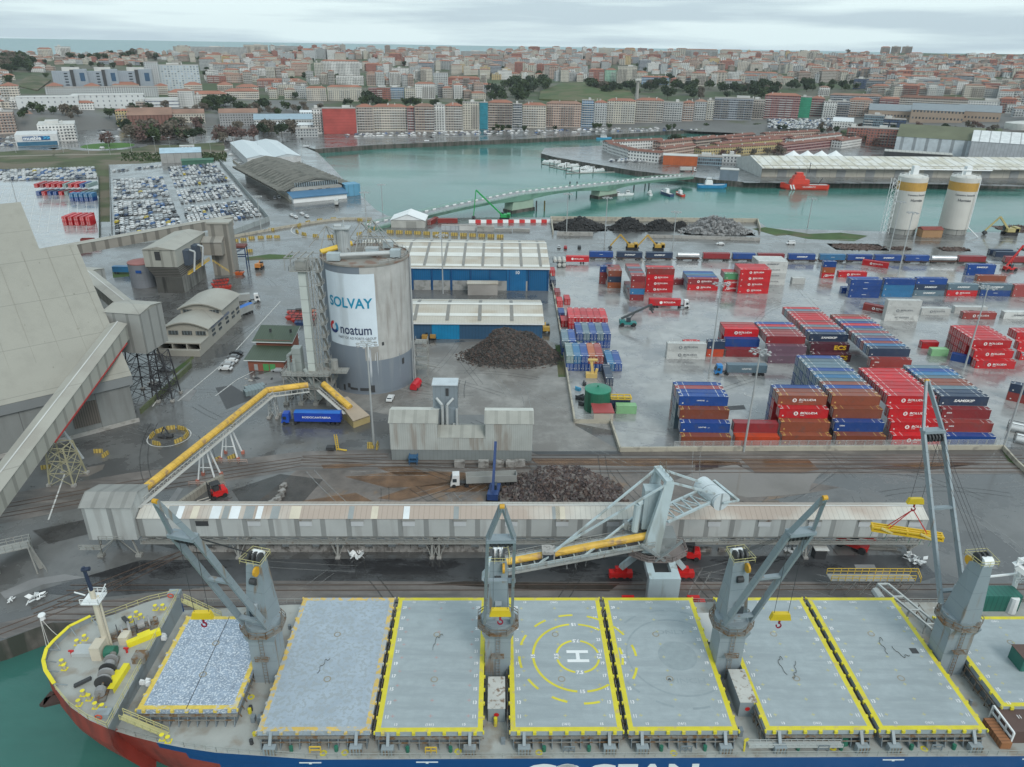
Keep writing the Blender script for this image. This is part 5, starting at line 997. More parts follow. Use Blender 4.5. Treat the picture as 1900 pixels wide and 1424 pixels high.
# ---- wavy fish hall and white warehouse on the left dock
o,rz,L_=frame((538,375),(632,371)); hall=T('vaulted_hall','old grey hall with wavy shell roof and a white arched end front','hall',(*g(541,372),0),0); hall.rotation_euler.z=0
a0=Vector((*g(541,372),0)); a1=Vector((*g(632,366),0)); w_=(a1-a0).length*.93; dirn=math.atan2((a1-a0).y,(a1-a0).x); hall.rotation_euler.z=R(33); w_=37; Ld=122; wvm=mat('shell_roof',(.15,.145,.125),.8,var=.15,vs=.1,ribs=('y',4.5,.1,.55),c2=(.1,.1,.085),t=.55,s2=.2)
skew=0
mb=MB(); mb.hexa([(0,0,0),(w_,0,0),(w_+skew*Ld,Ld,0),(skew*Ld,Ld,0)],[(0,0,7.5),(w_,0,7.5),(w_+skew*Ld,Ld,7.5),(skew*Ld,Ld,7.5)]); 
pr=[(w_*i/12,7.5+5*math.sin(math.pi*i/12)) for i in range(13)]; mb.poly([(0,0,7.5)]+[(a_,0,b_) for a_,b_ in pr[1:-1]]+[(w_,0,7.5)]); mb.build('wall',mat('hall_wall',(.5,.49,.45),.6,ribs=('y',3,.3,.55)),hall)
mb=MB(); n=34
for k in range(n):
    y0_,y1_=Ld*k/n,Ld*(k+1)/n-.6; up=.9 if k%2 else 0
    prf=[(-9,7.0),(-4,6.6),(0,8.2),(w_*.2,11.2),(w_*.5,13.4),(w_*.8,11.2),(w_,8.2),(w_+4,6.6),(w_+9,7.2)]
    for (xa,za_),(xb,zb_) in zip(prf,prf[1:]): mb.poly([(xa+skew*y0_,y0_-1,za_+up*.3),(xb+skew*y0_,y0_-1,zb_+up*.3),(xb+skew*y1_,y1_,zb_+up),(xa+skew*y1_,y1_,za_+up)]); mb.poly([(xa+skew*y1_,y1_,za_+up),(xb+skew*y1_,y1_,zb_+up),(xb+skew*y1_,y1_,zb_-1),(xa+skew*y1_,y1_,za_-1)])
mb.build('roof',wvm,hall)
mb=MB(); mb.box(3,w_-3,-.3,-.02,8.6,11.4); mb.build('arched_window',mat('mullioned_glass',(.05,.06,.065),.3,ribs=('x',1.6,.3,6)),hall); mb=MB(); [mb.box(w_*q,w_*q+3,-.3,-.02,4,6.4) for q in (.35,.52,.68)]; mb.build('opening',mat('brown_opening',(.1,.08,.07),.6),hall)
t=T('blue_roof_annex','white annex with blue roof in front of the wavy hall','annex',hall.location,hall.rotation_euler.z); mb=MB(); mb.box(-2,w_-1,-11,-.5,0,4); mb.build('wall',WHITE,t); mb=MB(); mb.poly([(-3,-12,3.9),(w_,-12,3.9),(w_,-.4,6),(-3,-.4,6)]); mb.poly([(-3,-12,3.9),(-3,-12,3.2),(w_,-12,3.2),(w_,-12,3.9)]); mb.build('roof',mat('blue_annex_roof',(.06,.16,.28),.5,var=.1),t)
mb=MB(); mb.box(w_+1,w_+12,-4,6,0,8); tag(mb.build('blue_block',mat('pale_blue_wall',(.1,.28,.42),.5,ribs=('x',4,.1,.6)),None,False,hall.location,hall.rotation_euler.z),'bright pale blue plant block beside the wavy hall','plant block')
a0=g(470,311); a1=g(522,313); dirn=math.atan2(a1[1]-a0[1],a1[0]-a0[0]); w_=math.hypot(a1[0]-a0[0],a1[1]-a0[1])*1.1; t=T('white_warehouse','white warehouse with pale twin gable roofs on the left dock','warehouse',(-233,664,0),R(26)); Ld=122; w_=23; sk=0
mb=MB(); mb.hexa([(0,0,0),(w_*2,0,0),(w_*2+sk*Ld,Ld,0),(sk*Ld,Ld,0)],[(0,0,7),(w_*2,0,7),(w_*2+sk*Ld,Ld,7),(sk*Ld,Ld,7)]); mb.build('wall',mat('white_cladding',(.55,.56,.56),.5,ribs=('y',5,.04,.6)),t)
mb=MB()
for q in (0,1): x0=w_*q; mb.poly([(x0-.4,-.5,7),(x0+w_/2,-.5,9.2),(x0+w_/2+sk*Ld,Ld,9.2),(x0-.4+sk*Ld,Ld,7)]); mb.poly([(x0+w_/2,-.5,9.2),(x0+w_,-.5,7),(x0+w_+sk*Ld,Ld,7),(x0+w_/2+sk*Ld,Ld,9.2)],1); mb.poly([(x0,-.1,7),(x0+w_/2,-.1,9.1),(x0+w_,-.1,7)])
mb.build('roof',[mat('pale_roof_sheets',(.48,.53,.55),.4,var=.04),mat('paler_roof_sheets',(.55,.6,.62),.4,var=.04)],t)
bp(303,373,302,284,mat('grey_shed_wall',(.3,.3,.29),.6,ribs=('x',6,.05,.6)),mat('pale_blue_shed_roof',(.35,.47,.55),.4),'low shed with a pale blue roof beside the car park','shed','shed',d=18,flat=True,pent=False,rk='gable')
bp(336,361,284,272,'white','pale flat','small white cabin behind the pale blue roofed shed','cabin','cabin',d=8,flat=True,pent=False)
bp(340,395,306,298,mat('green_shed',(.04,.12,.08),.6),mat('green_shed_roof',(.06,.14,.1),.6),'low green shed at the car park corner','shed','shed',d=6,flat=True,pent=False,rk='gable')
# white tent near the bridge
o,rz,L_=frame((727,423),(790,422)); t=T('white_tent','white gable tent at the foot of the bridge','tent',(*g(757,423),0),0); mb=MB(); mb.box(-L_/2,L_/2,0,16,0,4.5); mb.build('wall',mat('tent_side',(.4,.4,.37),.6),t); mb=MB(); roofgeo(mb,L_,16,4.5,'gable',0,0); mb=MB(); w=L_
mb.poly([(-w/2-.5,-.5,4.3),(0,-.5,8),(0,16.5,8),(-w/2-.5,16.5,4.3)]); mb.poly([(0,-.5,8),(w/2+.5,-.5,4.3),(w/2+.5,16.5,4.3),(0,16.5,8)]); mb.poly([(-w/2,0,4.3),(w/2,0,4.3),(0,0,7.9)]); mb.build('roof',WHITE,t); mb=MB(); mb.box(-1,5,-.1,-.02,0,3.8); mb.build('door',mat('tent_door',(.28,.28,.26),.6),t)
# small green tank, red roofed hut
x,y=g(1107,759); t=T('green_tank','green round water tank by the yard wall','tank',(x,y,0)); gm=mat('green_tank_paint',(.015,.13,.075),.45,var=.1,ribs=('xy',1.1,.06,.6)); mb=MB(); mb.lathe([(3.9,0),(3.9,6.6)],28); mb.build('shell',gm,t); mb=MB(); mb.lathe([(4,6.5),(4,6.8),(0,7.5)],28); mb.tube((0,0,7.4),(0,0,7.9),.3); mb.build('roof',mat('green_roof_paint',(.02,.2,.12),.35),t)
o,rz,L_=frame((1101,786),(1137,786)); t=T('red_roof_hut','cream hut with a flat red roof beside the green tank','hut',o,rz); mb=MB(); mb.box(0,L_,0,5.5,0,3.4); mb.build('wall',mat('hut_cream',(.42,.38,.32),.7),t); mb=MB(); mb.box(-.2,L_+.2,-.3,5.9,3.42,3.7); mb.build('roof',mat('hut_roof_red',(.33,.06,.06),.5),t)
# ============================================================ CONTAINERS
CC={'red':(.5,.012,.018),'dark red':(.24,.025,.03),'brown':(.24,.065,.035),'brown red':(.27,.04,.035),'blue':(.012,.06,.25),'navy':(.025,.045,.09),'grey blue':(.11,.17,.21),'light blue':(.03,.16,.33),'purple':(.14,.08,.11),'maroon':(.09,.015,.03),'white':(.55,.56,.54),'orange red':(.5,.06,.02),'green':(.08,.27,.12),'grey green':(.2,.28,.27),'orange':(.38,.1,.03),'pink red':(.36,.07,.065),'pale green':(.25,.5,.25)}
CM={k:mat('container_'+k.replace(' ','_'),v,.36,var=.1,vs=.35,ov=.16,ribs=('xy',.36,.35,.74),c2=tuple(x*.7+.03 for x in v),t=.62,s2=.5) for k,v in CC.items()}
markw=mat('marking_white',(.6,.6,.58),.5); marky=mat('marking_yellow',(.6,.4,.12),.5); TXW=mat('letters_white',(.75,.75,.73),.5); TXG=mat('letters_grey',(.16,.17,.18),.5); TXY=mat('letters_yellow',(.65,.4,.02),.5); TXP=mat('letters_faded',(.3,.22,.26),.5)
_cb={}
def cbody(L,h,col,mk):
    k=(L,h,col,mk)
    if k not in _cb:
        w=2.44; mb=MB(); mb.box(.06,L-.06,.05,w-.05,.12,h-.08)
        for x in (0,L-.16):
            for y in (0,w-.16): mb.box(x,x+.16,y,y+.16,0,h)
        for y in (0,w-.1): mb.box(.16,L-.16,y,y+.1,h-.14,h-.01); mb.box(.16,L-.16,y,y+.1,.0,.16)
        for x in (0,L-.1): mb.box(x,x+.1,.16,w-.16,h-.14,h-.01); mb.box(x,x+.1,.16,w-.16,0,.16)
        if mk:
            z=h-.075; q=.14
            for s in (0,1):
                X=lambda a:(a if not s else L-a)
                for a,b,c,d in ((.9,1.05,.15,w-.15),(2.6,2.74,.15,w-.15),(.2,.9,.95,1.05) if mk==2 else (.2,.9,.12,.3)): x0,x1=sorted((X(a),X(b))); mb.poly([(x0,c,z),(x1,c,z),(x1,d,z),(x0,d,z)],1)
                x0,x1=sorted((X(.05),X(.7))); mb.poly([(x0,.03,h+.004),(x1,.03,h+.004),(x1,.35,h+.004),(x0,.35,h+.004)],1); mb.poly([(x0,w-.35,h+.004),(x1,w-.35,h+.004),(x1,w-.03,h+.004),(x0,w-.03,h+.004)],1)
            mb.poly([(.9,-.02,.55),(1.3,-.02,.55),(1.3,-.02,.95),(.9,-.02,.95)],1)
        _cb[k]=mb.mesh('body',[CM[col],marky if mk==2 else markw])
    return _cb[k]
_dr={}
def cdoor(h,col):
    if (h,col) not in _dr:
        mb=MB(); mb.box(-.03,-.002,.12,1.2,.16,h-.16); mb.box(-.03,-.002,1.24,2.32,.16,h-.16)
        for y in (.45,.85,1.55,1.95): mb.bar((-.08,y,.2),(-.08,y,h-.2),.07,.07,1)
        for y in (.3,1.4,2.1): mb.box(-.05,-.03,y,y+.22,h*.3,h*.3+.22,1)
        _dr[h,col]=mb.mesh('door',[CM[col],markw])
    return _dr[h,col]
_em={}
def emblem(m,par,x,z,r=.55):
    if m.name not in _em:
        mb=MB()
        for i in range(20):
            a,b=2*math.pi*i/20,2*math.pi*(i+1)/20; mb.poly([(0,0,0),(math.cos(a),0,math.sin(a)),(math.cos(b),0,math.sin(b))])
        _em[m.name]=mb.mesh('emblem',m)
    o=obj('emblem',_em[m.name],par,(x,-.03,z),0,(r,1,r)); return o
def letters(t,txt,L,h,col):
    white=col=='white'; m=TXG if white else TXW
    if txt=='B':
        e=emblem(m,t,L*.34,h*.5,h*.21); text('B',h*.32,CM[col],'lettering',e,(0,-.03,0),bold=.03).scale=(1/(h*.21),1,1/(h*.21)); e.children[0].scale=(1/(h*.21),)*3
        text('BOLUDA',h*.31,m,'lettering',t,(L*.6,-.03,h*.55),bold=.025,sx=1.35,shear=.15); text('LINES',h*.12,m,'lettering',t,(L*.47,-.03,h*.32),bold=.02,sx=1.3)
    elif txt=='S': text('samskip',h*.42,m,'lettering',t,(L*.5,-.03,h*.5),bold=.03,sx=1.3,shear=.15) if L<13 else text('SAMSKIP',h*.36,m,'lettering',t,(L*.5,-.03,h*.52),bold=.035,sx=1.45,shear=.18)
    elif txt=='U': text('UNIT45',h*.17,m,'lettering',t,(L*.44,-.03,h*.55),bold=.03,sx=1.3,shear=.1); text('.com',h*.12,m,'lettering',t,(L*.57,-.03,h*.52),bold=.02)
    elif txt=='D': text('DFDS',h*.17,m,'lettering',t,(L*.15,-.03,h*.62),bold=.04,sx=1.2)
    elif txt=='E': text('ECS',h*.78,TXY,'lettering',t,(L*.76,-.03,h*.5),bold=.04,sx=1.2)
    elif txt=='R': text("45' REEFER",h*.34,m,'lettering',t,(L*.5,-.03,h*.5),bold=.01,sx=1.3,shear=.2)
    elif txt=='X': text('GEEST',h*.3,m,'lettering',t,(L*.5,-.03,h*.5),bold=.02,sx=1.2)
    elif txt=='C': text('CLdN',h*.3,TXP,'lettering',t,(L*.3,-.03,h*.5),bold=.02)
    elif txt=='-': mb=MB(); mb.poly([(L*.42,-.03,h*.5),(L*.58,-.03,h*.5),(L*.56,-.03,h*.56),(L*.44,-.03,h*.56)]); mb.build('logo_strip',m,t)
TD={'B':'lettered BOLUDA','S':'lettered SAMSKIP','U':'lettered UNIT45','D':'with small DFDS mark','E':'lettered ECS','R':"lettered 45' REEFER",'X':'lettered GEEST','C':'with faded mark','-':'with thin white strip','':'unlettered'}
TDL={'B':'with white emblem and name','S':'with slanted bold lettering','U':'with small centred lettering','D':'with small corner lettering','E':'with big yellow lettering','R':'marked as 45 foot reefer','X':'with plain centre lettering','C':'with faded mark','-':'with thin pale strip','':'without lettering'}
NCON=0
def cont(x,y,z,col,L=13.7,h=2.9,txt='',where='',rz=0,mk=1,name='shipping_container'):
    global NCON; NCON+=1
    t=T(name,'%s container %s, %s'%(col,TDL[txt],where),'shipping container',(x,y,z),rz,'%s containers %s'%(col,where))
    obj('body',cbody(L,h,col,mk),t); obj('door',cdoor(h,col),t); letters(t,txt,L,h,col); return t
LV=['on the ground','second level','third level','top level']
def lvl(k,n): return 'ground level' if k==0 else 'top level' if k==n-1 else 'second level' if k==1 else 'third level'
def stack(px,py,front,tops,where,L=13.7,h=2.9,step=True,side=True,mk=1,pal=('blue','red','grey blue','brown','navy'),x0=None,y0=None,w=2.5,gapx=0):
    """front: list of (colour,text) top->ground; tops: colours of rows behind front on top level"""
    n=len(front); X,Y=g(px,py,n*h) if x0 is None else (x0,y0); r=random.Random(int(px*7+py))
    for i,(c,tx) in enumerate(front):
        k=n-1-i; cont(X,Y-(i*w if step else 0),k*h,c,L,h,tx,'%s of the front of the %s'%(lvl(k,n),where),mk=mk if c not in('brown','orange') else (2 if mk else 0))
    for j,c in enumerate(tops):
        cont(X,Y+(j+1)*w,(n-1)*h,c,L,h,'','row %s behind the front on top of the %s'%(['one','two','three','four','five','six','seven','eight','nine','ten','eleven','twelve','thirteen','fourteen'][j],where),mk=mk)
        if side and NCON<285:
            for k in range(n-1): cont(X,Y+(j+1)*w,k*h,r.choice(pal),L,h,'','%s under row %s of the %s'%(lvl(k,n),['one','two','three','four','five','six','seven','eight','nine','ten','eleven','twelve','thirteen','fourteen'][j],where),mk=0)
    return X,Y
Rr,Bl,Br,Nv,Gb,Lb='red','blue','brown','navy','grey blue','light blue'
stack(1261,735.3,[(Bl,'U'),(Br,''),(Bl,'U'),(Br,'')],[Bl,'pink red',Bl],'leftmost four high stack by the fence',L=13.7,pal=(Bl,'brown red',Gb,'dark red'))
stack(1363,785.6,[('dark red',''),('orange red','')],[],'low red pair behind the tall lamp mast',L=12.2,mk=0)
stack(1445.3,734,[(Br,'B'),(Rr,'B'),(Br,''),(Br,'')],[Br,Bl],'stack just right of the low red pair',pal=(Bl,'brown red',Rr))
stack(1545,734.3,[(Br,''),(Br,''),(Bl,'D'),(Br,'')],[Br,Bl,Br,Gb,Lb,Gb,Bl,Gb,Gb,Gb,Bl],'long brown and blue topped stack',side=True,pal=(Bl,Gb,Bl,'brown red'))
stack(1648,734.5,[(Rr,'B')]*4,[Rr]*7,'all red four high stack',side=False)
stack(1746,735.4,[(Nv,'S'),('dark red','D'),('brown red','D'),(Bl,'')],[Nv,Gb,Br,Br,Gb,Lb,Bl,Gb],'stack right of the all red one',side=False)
stack(1345.4,610.6,[(Rr,'B'),(Bl,''),('dark red','')],[Rr,'pink red'],'three high stack behind the blue truck',L=12.2,mk=0)
stack(1423,624,[('dark red',''),('purple','C'),('purple','C')],['pink red','brown red',Gb,Rr,Bl],'purple bottomed stack',h=2.75,mk=1,side=False)
stack(1503.4,620,[(Nv,'S'),('maroon','E'),('maroon','E')],[Bl,'pink red',Gb,Rr,'brown red',Rr,Rr,Rr,'pink red',Gb,Rr],'maroon bottomed stack',h=2.8,side=False)
stack(1614.5,646.8,[(Nv,''),('brown red','D'),('brown red','')],[Lb,'brown red',Bl,'purple',Gb,'pink red',Gb,Bl,Rr,Bl,Gb,Rr,Br],'stack right of the maroon bottomed one',h=2.9,side=False)
X,Y=stack(1806,631,[(Rr,'B'),(Rr,'B'),(Rr,'B')],[Rr]*5,'red pyramid on the right',h=2.9,pal=(Rr,'dark red'))
stack(1888,617,[(Rr,'B'),(Rr,'B'),(Rr,'B')],[Rr],'red stack at the right edge',h=2.9,side=False)
x,y=g(1727,661); cont(x,y,0,'pale green',6.06,2.6,'','on the ground left of the red pyramid',mk=0); x,y=g(1722,653); cont(x-1,y+3,0,Rr,6.06,2.6,'','behind the pale green one by the red pyramid',mk=0)
x,y=g(1760,667); cont(x,y-1,0,Bl,6.06,2.6,'','on the ground beside the pale green one',mk=0,rz=-.6)
def row(px0,px1,pyb,levels,where,h=2.9,L=None,mk=1):
    x0,y0=g(px0,pyb); x1,_=g(px1,pyb); L=L or min(13.7,max(6.06,x1-x0)); L=6.06 if L<8.5 else 12.2 if L<12.9 else 13.7
    n=len(levels)
    for i,(c,t_) in enumerate(levels): cont(x0,y0,(n-1-i)*h,c,L,h,t_,'%s of the %s'%(lvl(n-1-i,n),where),mk=mk)
    return x0,y0,L
for a in [(1573,1632,552.5,[(Bl,'-'),(Bl,'-'),(Bl,'-')],'left stack of the long blue row'),(1635,1693,551,[(Bl,''),(Lb,''),(Lb,'')],'second stack of the long blue row'),(1694,1753,549.5,[(Bl,'-'),(Nv,'S'),(Gb,'S')],'third stack of the long blue row'),
  (1755,1814,549.5,[(Gb,'S'),(Rr,'B')],'fourth stack of the long blue row'),(1817,1874,549.5,[(Gb,'S'),(Bl,'-')],'fifth stack of the long blue row'),(1877,1940,551,[('pink red','X'),('pink red','X')],'pink stack at the right end of the blue row'),(1561,1580,545,[(Bl,'')],'single blue one at the left end of the blue row'),
  (1640,1709,595.5,[('white',''),('white','B'),('white','R')],'white reefer stack'),(1708,1762,584.6,[('white','B')],'right of the white reefer stack'),(1785,1849,592.5,[('brown red','B')],'alone in front of the white ones'),(1861,1925,591.7,[('white','S')],'white one at the right edge'),(1770,1832,582,[('white','-')],'between the reefer stack and the right edge'),
  (1523.5,1554,516.7,[(Bl,''),('orange',''),(Rr,'B')],'small blue topped stack'),(1555,1606,514.6,[(Rr,'B')],'beside the small blue topped stack'),(1792,1850,511.5,[(Bl,'S'),(Bl,'')],'blue pair near the far right mast'),(1812,1872,522,[(Br,'')],'in front of the blue pair'),
  (1368,1430,544.6,[(Rr,'B')]*4,'tall red stack'),(1401,1466,528,[('white','S'),('white','B'),('white','B'),('white','B')],'tall white stack'),(1469,1481,527,[('white','')],'small one beside the tall white stack'),(1341,1368,541,[('green',''),(Rr,'B'),(Rr,'B')],'green topped stack'),
  (1275,1334,539,[('dark red','B'),(Rr,'B')],'red pair left of the green topped stack'),(1197,1248,542.8,[('brown red',''),(Rr,'B'),(Rr,'B'),(Rr,'B')],'brown topped red stack'),(1249,1266,529,[('dark red','')],'behind the brown topped red stack'),(1168,1195,558,[('dark red',''),('brown red',''),(Lb,''),('dark red','')],'narrow four high stack'),
  (1127,1153,535,[(Br,''),(Nv,''),('orange','')],'navy banded three high stack'),(1112,1124,527,[(Bl,''),('brown red',''),('pink red','')],'leftmost small stack of the back rows'),(1236,1306,666,[('white','B'),('white','B')],'white pair in the open yard'),(1310,1340,662,[(Nv,''),('orange red','')],'small pair behind the white pair'),(1267,1303,648,[(Rr,'')],'single red one behind the white pair'),
  (1052,1064,605,[(Rr,'')],'small one by the wall')]: row(*a,h=2.75 if a[2]<560 else 2.9)
def behind(px0,px1,pyb,n,rows,cols,where,h=2.75,only_top=False):
    x0,y0=g(px0,pyb); x1,_=g(px1,pyb); L=x1-x0; L=6.06 if L<8.5 else 12.2 if L<12.9 else 13.7
    for j in range(rows):
        for k in ([n-1] if only_top else [n-1,0]): cont(x0,y0+2.5*(j+1),k*h,cols[j%len(cols)] if k==n-1 else rnd.choice(cols),L,h,'','%s, row %s behind the %s'%(lvl(k,n),['one','two','three','four','five','six','seven','eight'][j],where),mk=0)
behind(1168,1195,558,4,7,['pink red',Gb,'dark red','purple',Gb,'pink red','brown red'],'narrow four high stack'); behind(1197,1248,542.8,4,1,['red'],'brown topped red stack'); behind(1127,1153,535,3,3,['brown red',Br,'dark red'],'navy banded three high stack'); behind(1275,1334,539,2,4,[Bl,Gb,Lb,Bl],'red pair left of the green topped stack')
behind(1341,1368,541,3,2,['pink red',Rr],'green topped stack',only_top=True); behind(1368,1430,544.6,4,3,[Rr,Rr,Rr],'tall red stack',only_top=True); behind(1401,1466,528,4,3,['white','white','white'],'tall white stack',only_top=True); behind(1573,1632,552.5,3,1,[Bl],'left stack of the long blue row',only_top=True)
# containers set end-on along the wall
def endon(px,py,z,n,cols,where,L=12.2,h=2.75,lv=1,w=2.5,bottom=None):
    """px,py: front-left top corner; rows go right; long side away"""
    X,Y=g(px,py,lv*h)
    for i in range(n):
        for k in range(lv):
            c=cols[i%len(cols)] if k==lv-1 else (bottom or cols[(i+1)%len(cols)]); t=cont(X+w*(i+1),Y,k*h,c,L,h,'','%s, %s from the left in the %s'%(lvl(k,lv) if lv>1 else 'on the ground',['first','second','third','fourth','fifth','sixth'][i],where),rz=math.pi/2,mk=1)
endon(1055,590,0,6,[Rr],'bright red end on block',lv=2); endon(1069.5,619,0,5,[Bl,Gb,Bl,Gb,Bl],'blue end on block',lv=2); endon(1043,633,0,2,[Gb,Bl],'pair against the yard wall',lv=2); endon(1051,660.5,0,5,['grey green',Lb,Bl,'orange','brown red'],'many coloured end on block by the green tank',lv=2,bottom=Bl)
endon(1127,675,0,2,[Lb,Bl],'low blue end on pair',lv=1); endon(1124,702,0,1,[Nv],'place behind the green tank',lv=1)
for i,(px,py,c) in enumerate(((1020,512,Rr),(1021,530,Nv),(1029,553,'dark red'),(1033,570,Rr),(1036,592,Bl),(1041,607,Rr),(1047,566,Rr))):
    x,y=g(px,py); cont(x+2.5,y,0,c,6.06,2.6,'','%s along the yard wall'%['first','second','third','fourth','fifth','sixth','seventh'][i],rz=math.pi/2+.03,mk=0)
for q in ((1600,514,1637,582,'brown red',-.62,1,'lying askew left of the reefer stack',(1600,575)),(1599,0,0,0,Rr,-.55,1,'lying askew near the train',(1599,492)),): x,y=g(*q[8]); cont(x,y,0,q[4],12.2,2.75,'B',q[7],rz=q[5],mk=0)
x,y=g(1866,742); 
for k,c,t_ in ((0,'brown red',''),(1,Nv,'S')): cont(x,y,2.9*k,c,13.7,2.9,t_,'%s of the skewed pair at the right edge'%lvl(k,2),rz=-.62)
x,y=g(1143,768); cont(x,y,0,'pale green',6.06,2.6,'','beside the cream hut',mk=0); cont(x-1.5,y+3.2,0,Nv,6.06,2.9,'','carrying the yellow spreaders',mk=0)
t=T('spreader_frame','yellow lifting spreader frame lying on a navy container','spreader',(x-1.2,y+3.2,2.95)); mb=MB(); [mb.bar((0,a,b),(6,a,b),.3) for a in (.3,2.1) for b in (.2,.9)]; [mb.bar((a,.2,.5),(a,2.2,.5),.4) for a in (0,2,4,6)]; mb.build('frame',YELLOW,t)
# far left yard: stacks end-on
for i in range(10):
    for k in (0,1,2):
        x,y=g(74+i*10.5,363); cont(x,y,k*2.6,rnd.choice([Rr,Rr,Rr,Bl,'grey green','dark red']),12.2,2.6,'','%s, number %s from the left of the far left yard block'%(lvl(k,3),['one','two','three','four','five','six','seven','eight','nine','ten'][i]),rz=math.pi/2,mk=0) if k==2 or i<10 and k==0 else None
for i in range(5):
    for k in (0,1):
        x,y=g(137+i*9,374); cont(x,y,k*2.6,Bl if k==0 else Lb,6.06,2.6,'','%s, number %s of the blue group in the far left yard'%(lvl(k,2),['one','two','three','four','five'][i]),rz=math.pi/2,mk=0)
for i in range(5):
    for k in (0,1):
        x,y=g(125+i*11,419); cont(x,y,k*2.6,Rr,6.06 if i>3 else 12.2,2.6,'','%s, number %s of the near red block in the far left yard'%(lvl(k,2),['one','two','three','four','five'][i]),rz=math.pi/2,mk=0)
for i,(a,b) in enumerate(((142,468),(150,452),(160,462),(1008,415),(985,417))):
    if i<3: x,y=g(a,b); t=T('open_skip','open dark red skip %s beside the dark fence'%['nearest','farthest','middle'][i],'skip',(x,y,0),.1); mb=MB(); L_,w_,h_=6.5,2.6,2.4; [mb.box(*q,0,h_) for q in ((0,L_,0,.1),(0,L_,w_-.1,w_),(0,.1,.1,w_-.1),(L_-.1,L_,.1,w_-.1))]; mb.box(.1,L_-.1,.1,w_-.1,0,.1); mb.build('tub',mat('skip_red',(.2,.03,.025),.6,ribs=('xy',.9,.15,.6)),t)
# ============================================================ TRAIN
def wagon(x,y,L,load):
    t=T('rail_wagon','flat rail wagon in the train, carrying '+load,'rail wagon',(x,y,0),.011,'flat wagons of the train'); mb=MB(); mb.box(0,L,.2,2.6,.9,1.25); mb.bar((1,1.4,.8),(L-1,1.4,.8),.5,.5); mb.build('frame',mat('wagon_brown',(.09,.045,.03),.7),t)
    for bx in (2.2,L-2.2):
        mb=MB(); mb.box(bx-1.3,bx+1.3,.3,2.5,.45,.85)
        for a in (-.9,.9):
            for yy in (.45,2.2): mb.tube((bx+a,yy,.45),(bx+a,yy+.12,.45),.45,n=12)
        mb.build('bogie',DARK,t)
tr=[(1092,1140,Bl,'-'),(1143,1194,Nv,'S'),(1197,1250,Nv,'S'),(1255,1300,'tank','grey'),(1303,1357,'dark red',''),(1358,1402,Bl,''),(1404,1458,'dark red',''),(1461,1517,Bl,'S'),(1519,1569,Lb,'-'),(1570,1619,Bl,'S'),(1621,1675,Bl,'S'),(1677,1724,Bl,'-'),(1726,1776,'tank','silver'),(1777,1833,'dark red',''),(1862,1915,'dark red','')]
for i,(a,b,c,tx) in enumerate(tr):
    pb=482+ (a-1092)*.012; x,y=g(a,pb); x1,_=g(b,pb); L_=x1-x-.6; wagon(x,y,L_,'the %s from the left'%['first load','second load','third load','grey tank, fourth','fifth load','sixth load','seventh load','eighth load','ninth load','tenth load','eleventh load','twelfth load','silver tank, thirteenth','fourteenth load','fifteenth load'][i])
    if c=='tank':
        t=T('tank_vessel','%s cylindrical tank riding on the train'%('dull grey' if tx=='grey' else 'shiny silver'),'tank',(x,y,1.3)); mb=MB(); mb.tube((.5,1.4,1.35),(L_-.5,1.4,1.35),1.25,n=16); mb.build('shell',mat('tank_silver',(.5,.52,.53),.3,.3),t); mb=MB(); mb.box(.5,L_-.5,1.1,1.7,0,.25); [mb.tube((L_*q,1.4,2.5),(L_*q,1.4,2.9),.3) for q in (.3,.7)]; mb.build('fittings',STEEL,t)
    else: cont(x+.3,y+.1,1.3,c,min(13.7,max(11.5,L_-.6)) if L_>11 else L_-.6,2.75,tx,['at the left end','second from the left','third from the left','','right of the grey tank','sixth from the left','behind the white stack','eighth from the left','ninth from the left','tenth from the left','eleventh from the left','left of the silver tank','','right of the silver tank','at the right end'][i]+' of the train',mk=0)
